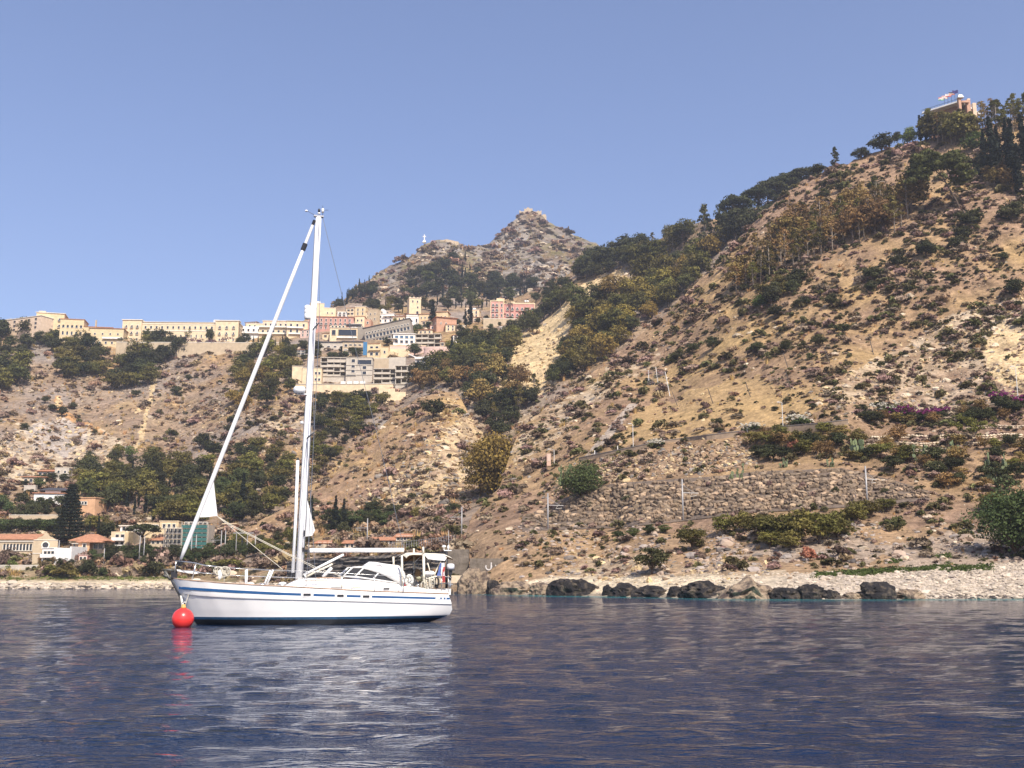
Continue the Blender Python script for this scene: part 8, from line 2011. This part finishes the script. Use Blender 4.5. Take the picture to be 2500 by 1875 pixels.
    b = MB(); b.box(tuple(B(425, 1404)), (.30, .26, .34)); b.build('anchor_roller', BLK, root)
    for x, y, sd in ((531, 1384, 11), (549, 1383, 12), (555, 1385, 13), (536, 1384, 14), (543, 1400, 15)): coil(x, y, -1.2, .36, .42 if sd < 15 else .2, ROPE, 'rope_coil', 7, sd)
    bundle('fender_cover', 537, 1403, -1.2, .11, .10, .27, WCANV, 21); bundle('rope_heap', 480, 1415, -.5, .22, .2, .06, ROPE, 22); bundle('rope_heap', 556, 1424, -1.2, .3, .2, .06, ROPE, 23)
    # dinghy chocks and small deck fittings
    for x, y in ((612, 1425), (640, 1427), (688, 1428), (690, 1424)): bundle('deck_fitting', x, y, -1.2, .2, .12, .07, STEEL if x % 3 else WCANV, int(x))
    # mooring lines to the buoy
    line([(482, 1415, -.6), (470, 1437, -.75), (460, 1453, -.55), (452, 1478, -.5), (448, 1489, -.9)], .022, ROPE, 'mooring_line'); line([(442, 1455, -.1), (446, 1470, -.4), (448, 1488, -.9)], .04, WCANV, 'mooring_line'); line([(440, 1452, 0), (443, 1468, -.4), (445, 1488, -.9)], .03, ROPE, 'mooring_line')
yacht()
def buoy():
    p = P(446.5, 1511, 54.4); k = px_at(54.4, 1511)
    r_ = 26.2 / k
    RED = mat('red_buoy_plastic', (.80, .045, .04), .3, noise=.05, nscale=2); YW = mat('yellow_fitting', (.62, .36, .10), .6)
    o = tag(empty('mooring_buoy', p), 'round red mooring buoy under the bow of the yacht', 'buoy')
    b = MB(); b.lathe([(r_ * math.cos(a), r_ * math.sin(a)) for a in np.linspace(-1.5, 1.45, 20)], n=28); b.build('float', RED, o, True)
    b = MB(); b.lathe([(.13, r_ * .97), (.14, r_ + .05), (.10, r_ + .08), (.11, r_ + .16), (.05, r_ + .18)], n=12); b.build('collar', YW, o, True)
    b = MB(); b.tube([(.09 * math.cos(a), 0, r_ + .22 + .09 * math.sin(a)) for a in np.linspace(0, 6.28, 12)], .025, 6, cap=False); b.build('shackle', mat('stainless_steel'), o, True)
buoy()
# ------------------------------------------------------------------ labels: where things share one, say which row and which from the left
def single_out():
    ORD = ['', 'first', 'second', 'third', 'fourth', 'fifth', 'sixth', 'seventh', 'eighth', 'ninth', 'tenth', 'eleventh', 'twelfth', 'thirteenth', 'fourteenth', 'fifteenth', 'sixteenth', 'seventeenth', 'eighteenth', 'nineteenth', 'twentieth']
    by = {}
    for o in scene.objects:
        if o.parent is None and o.get('category') and o.get('label'): by.setdefault(o['label'], []).append(o)
    for lb, os_ in by.items():
        if len(os_) < 2: continue
        pts = []
        for o in os_:
            v = o.location - Vector((0, 0, CAM_H)); dz = v.y * CP + v.z * SP
            pts.append((1250 + F * v.x / dz, 937.5 - F * (-v.y * SP + v.z * CP) / dz, o))
        pts.sort(key=lambda q: -q[1])
        rows = max(1, math.ceil(len(pts) / 11)); per = math.ceil(len(pts) / rows)
        for r_ in range(rows):
            row = sorted(pts[r_ * per:(r_ + 1) * per], key=lambda q: q[0])
            for i, (x, y, o) in enumerate(row):
                rn = '' if rows == 1 else ('lowest row, ' if r_ == 0 else 'top row, ' if r_ == rows - 1 else ORD[r_ + 1] + ' row, ')
                while len(lb.split()) > 11 and ' the ' in lb: lb = lb.replace(' the ', ' ', 1)
                o['label'] = lb + ', ' + rn + ('leftmost' if i == 0 else 'rightmost' if i == len(row) - 1 else ORD[i + 1] + ' from left')
single_out()

# ------------------------------------------------------------------ the sea air: far things fade a little
hz = bpy.data.materials.new('haze_air'); hz.use_nodes = True
hn, hl = hz.node_tree.nodes, hz.node_tree.links
hn.remove(hn['Principled BSDF'])
pv = hn.new('ShaderNodeVolumePrincipled'); pv.inputs['Color'].default_value = (.86, .90, 1.0, 1); pv.inputs['Density'].default_value = .00015; pv.inputs['Anisotropy'].default_value = .2
hl.new(pv.outputs[0], hn['Material Output'].inputs['Volume'])
b = MB(); b.box((0, 950, 300), (4200, 2700, 614)); b.v = [(x, y, max(z, -7.2) if z < 0 else 720) for x, y, z in b.v]
tag(b.build('haze', hz), 'thin bluish sea haze over the whole scene', kind='stuff')
scene.cycles.volume_bounces = 0
scene.cycles.volume_step_rate = 10
scene.cycles.volume_max_steps = 32
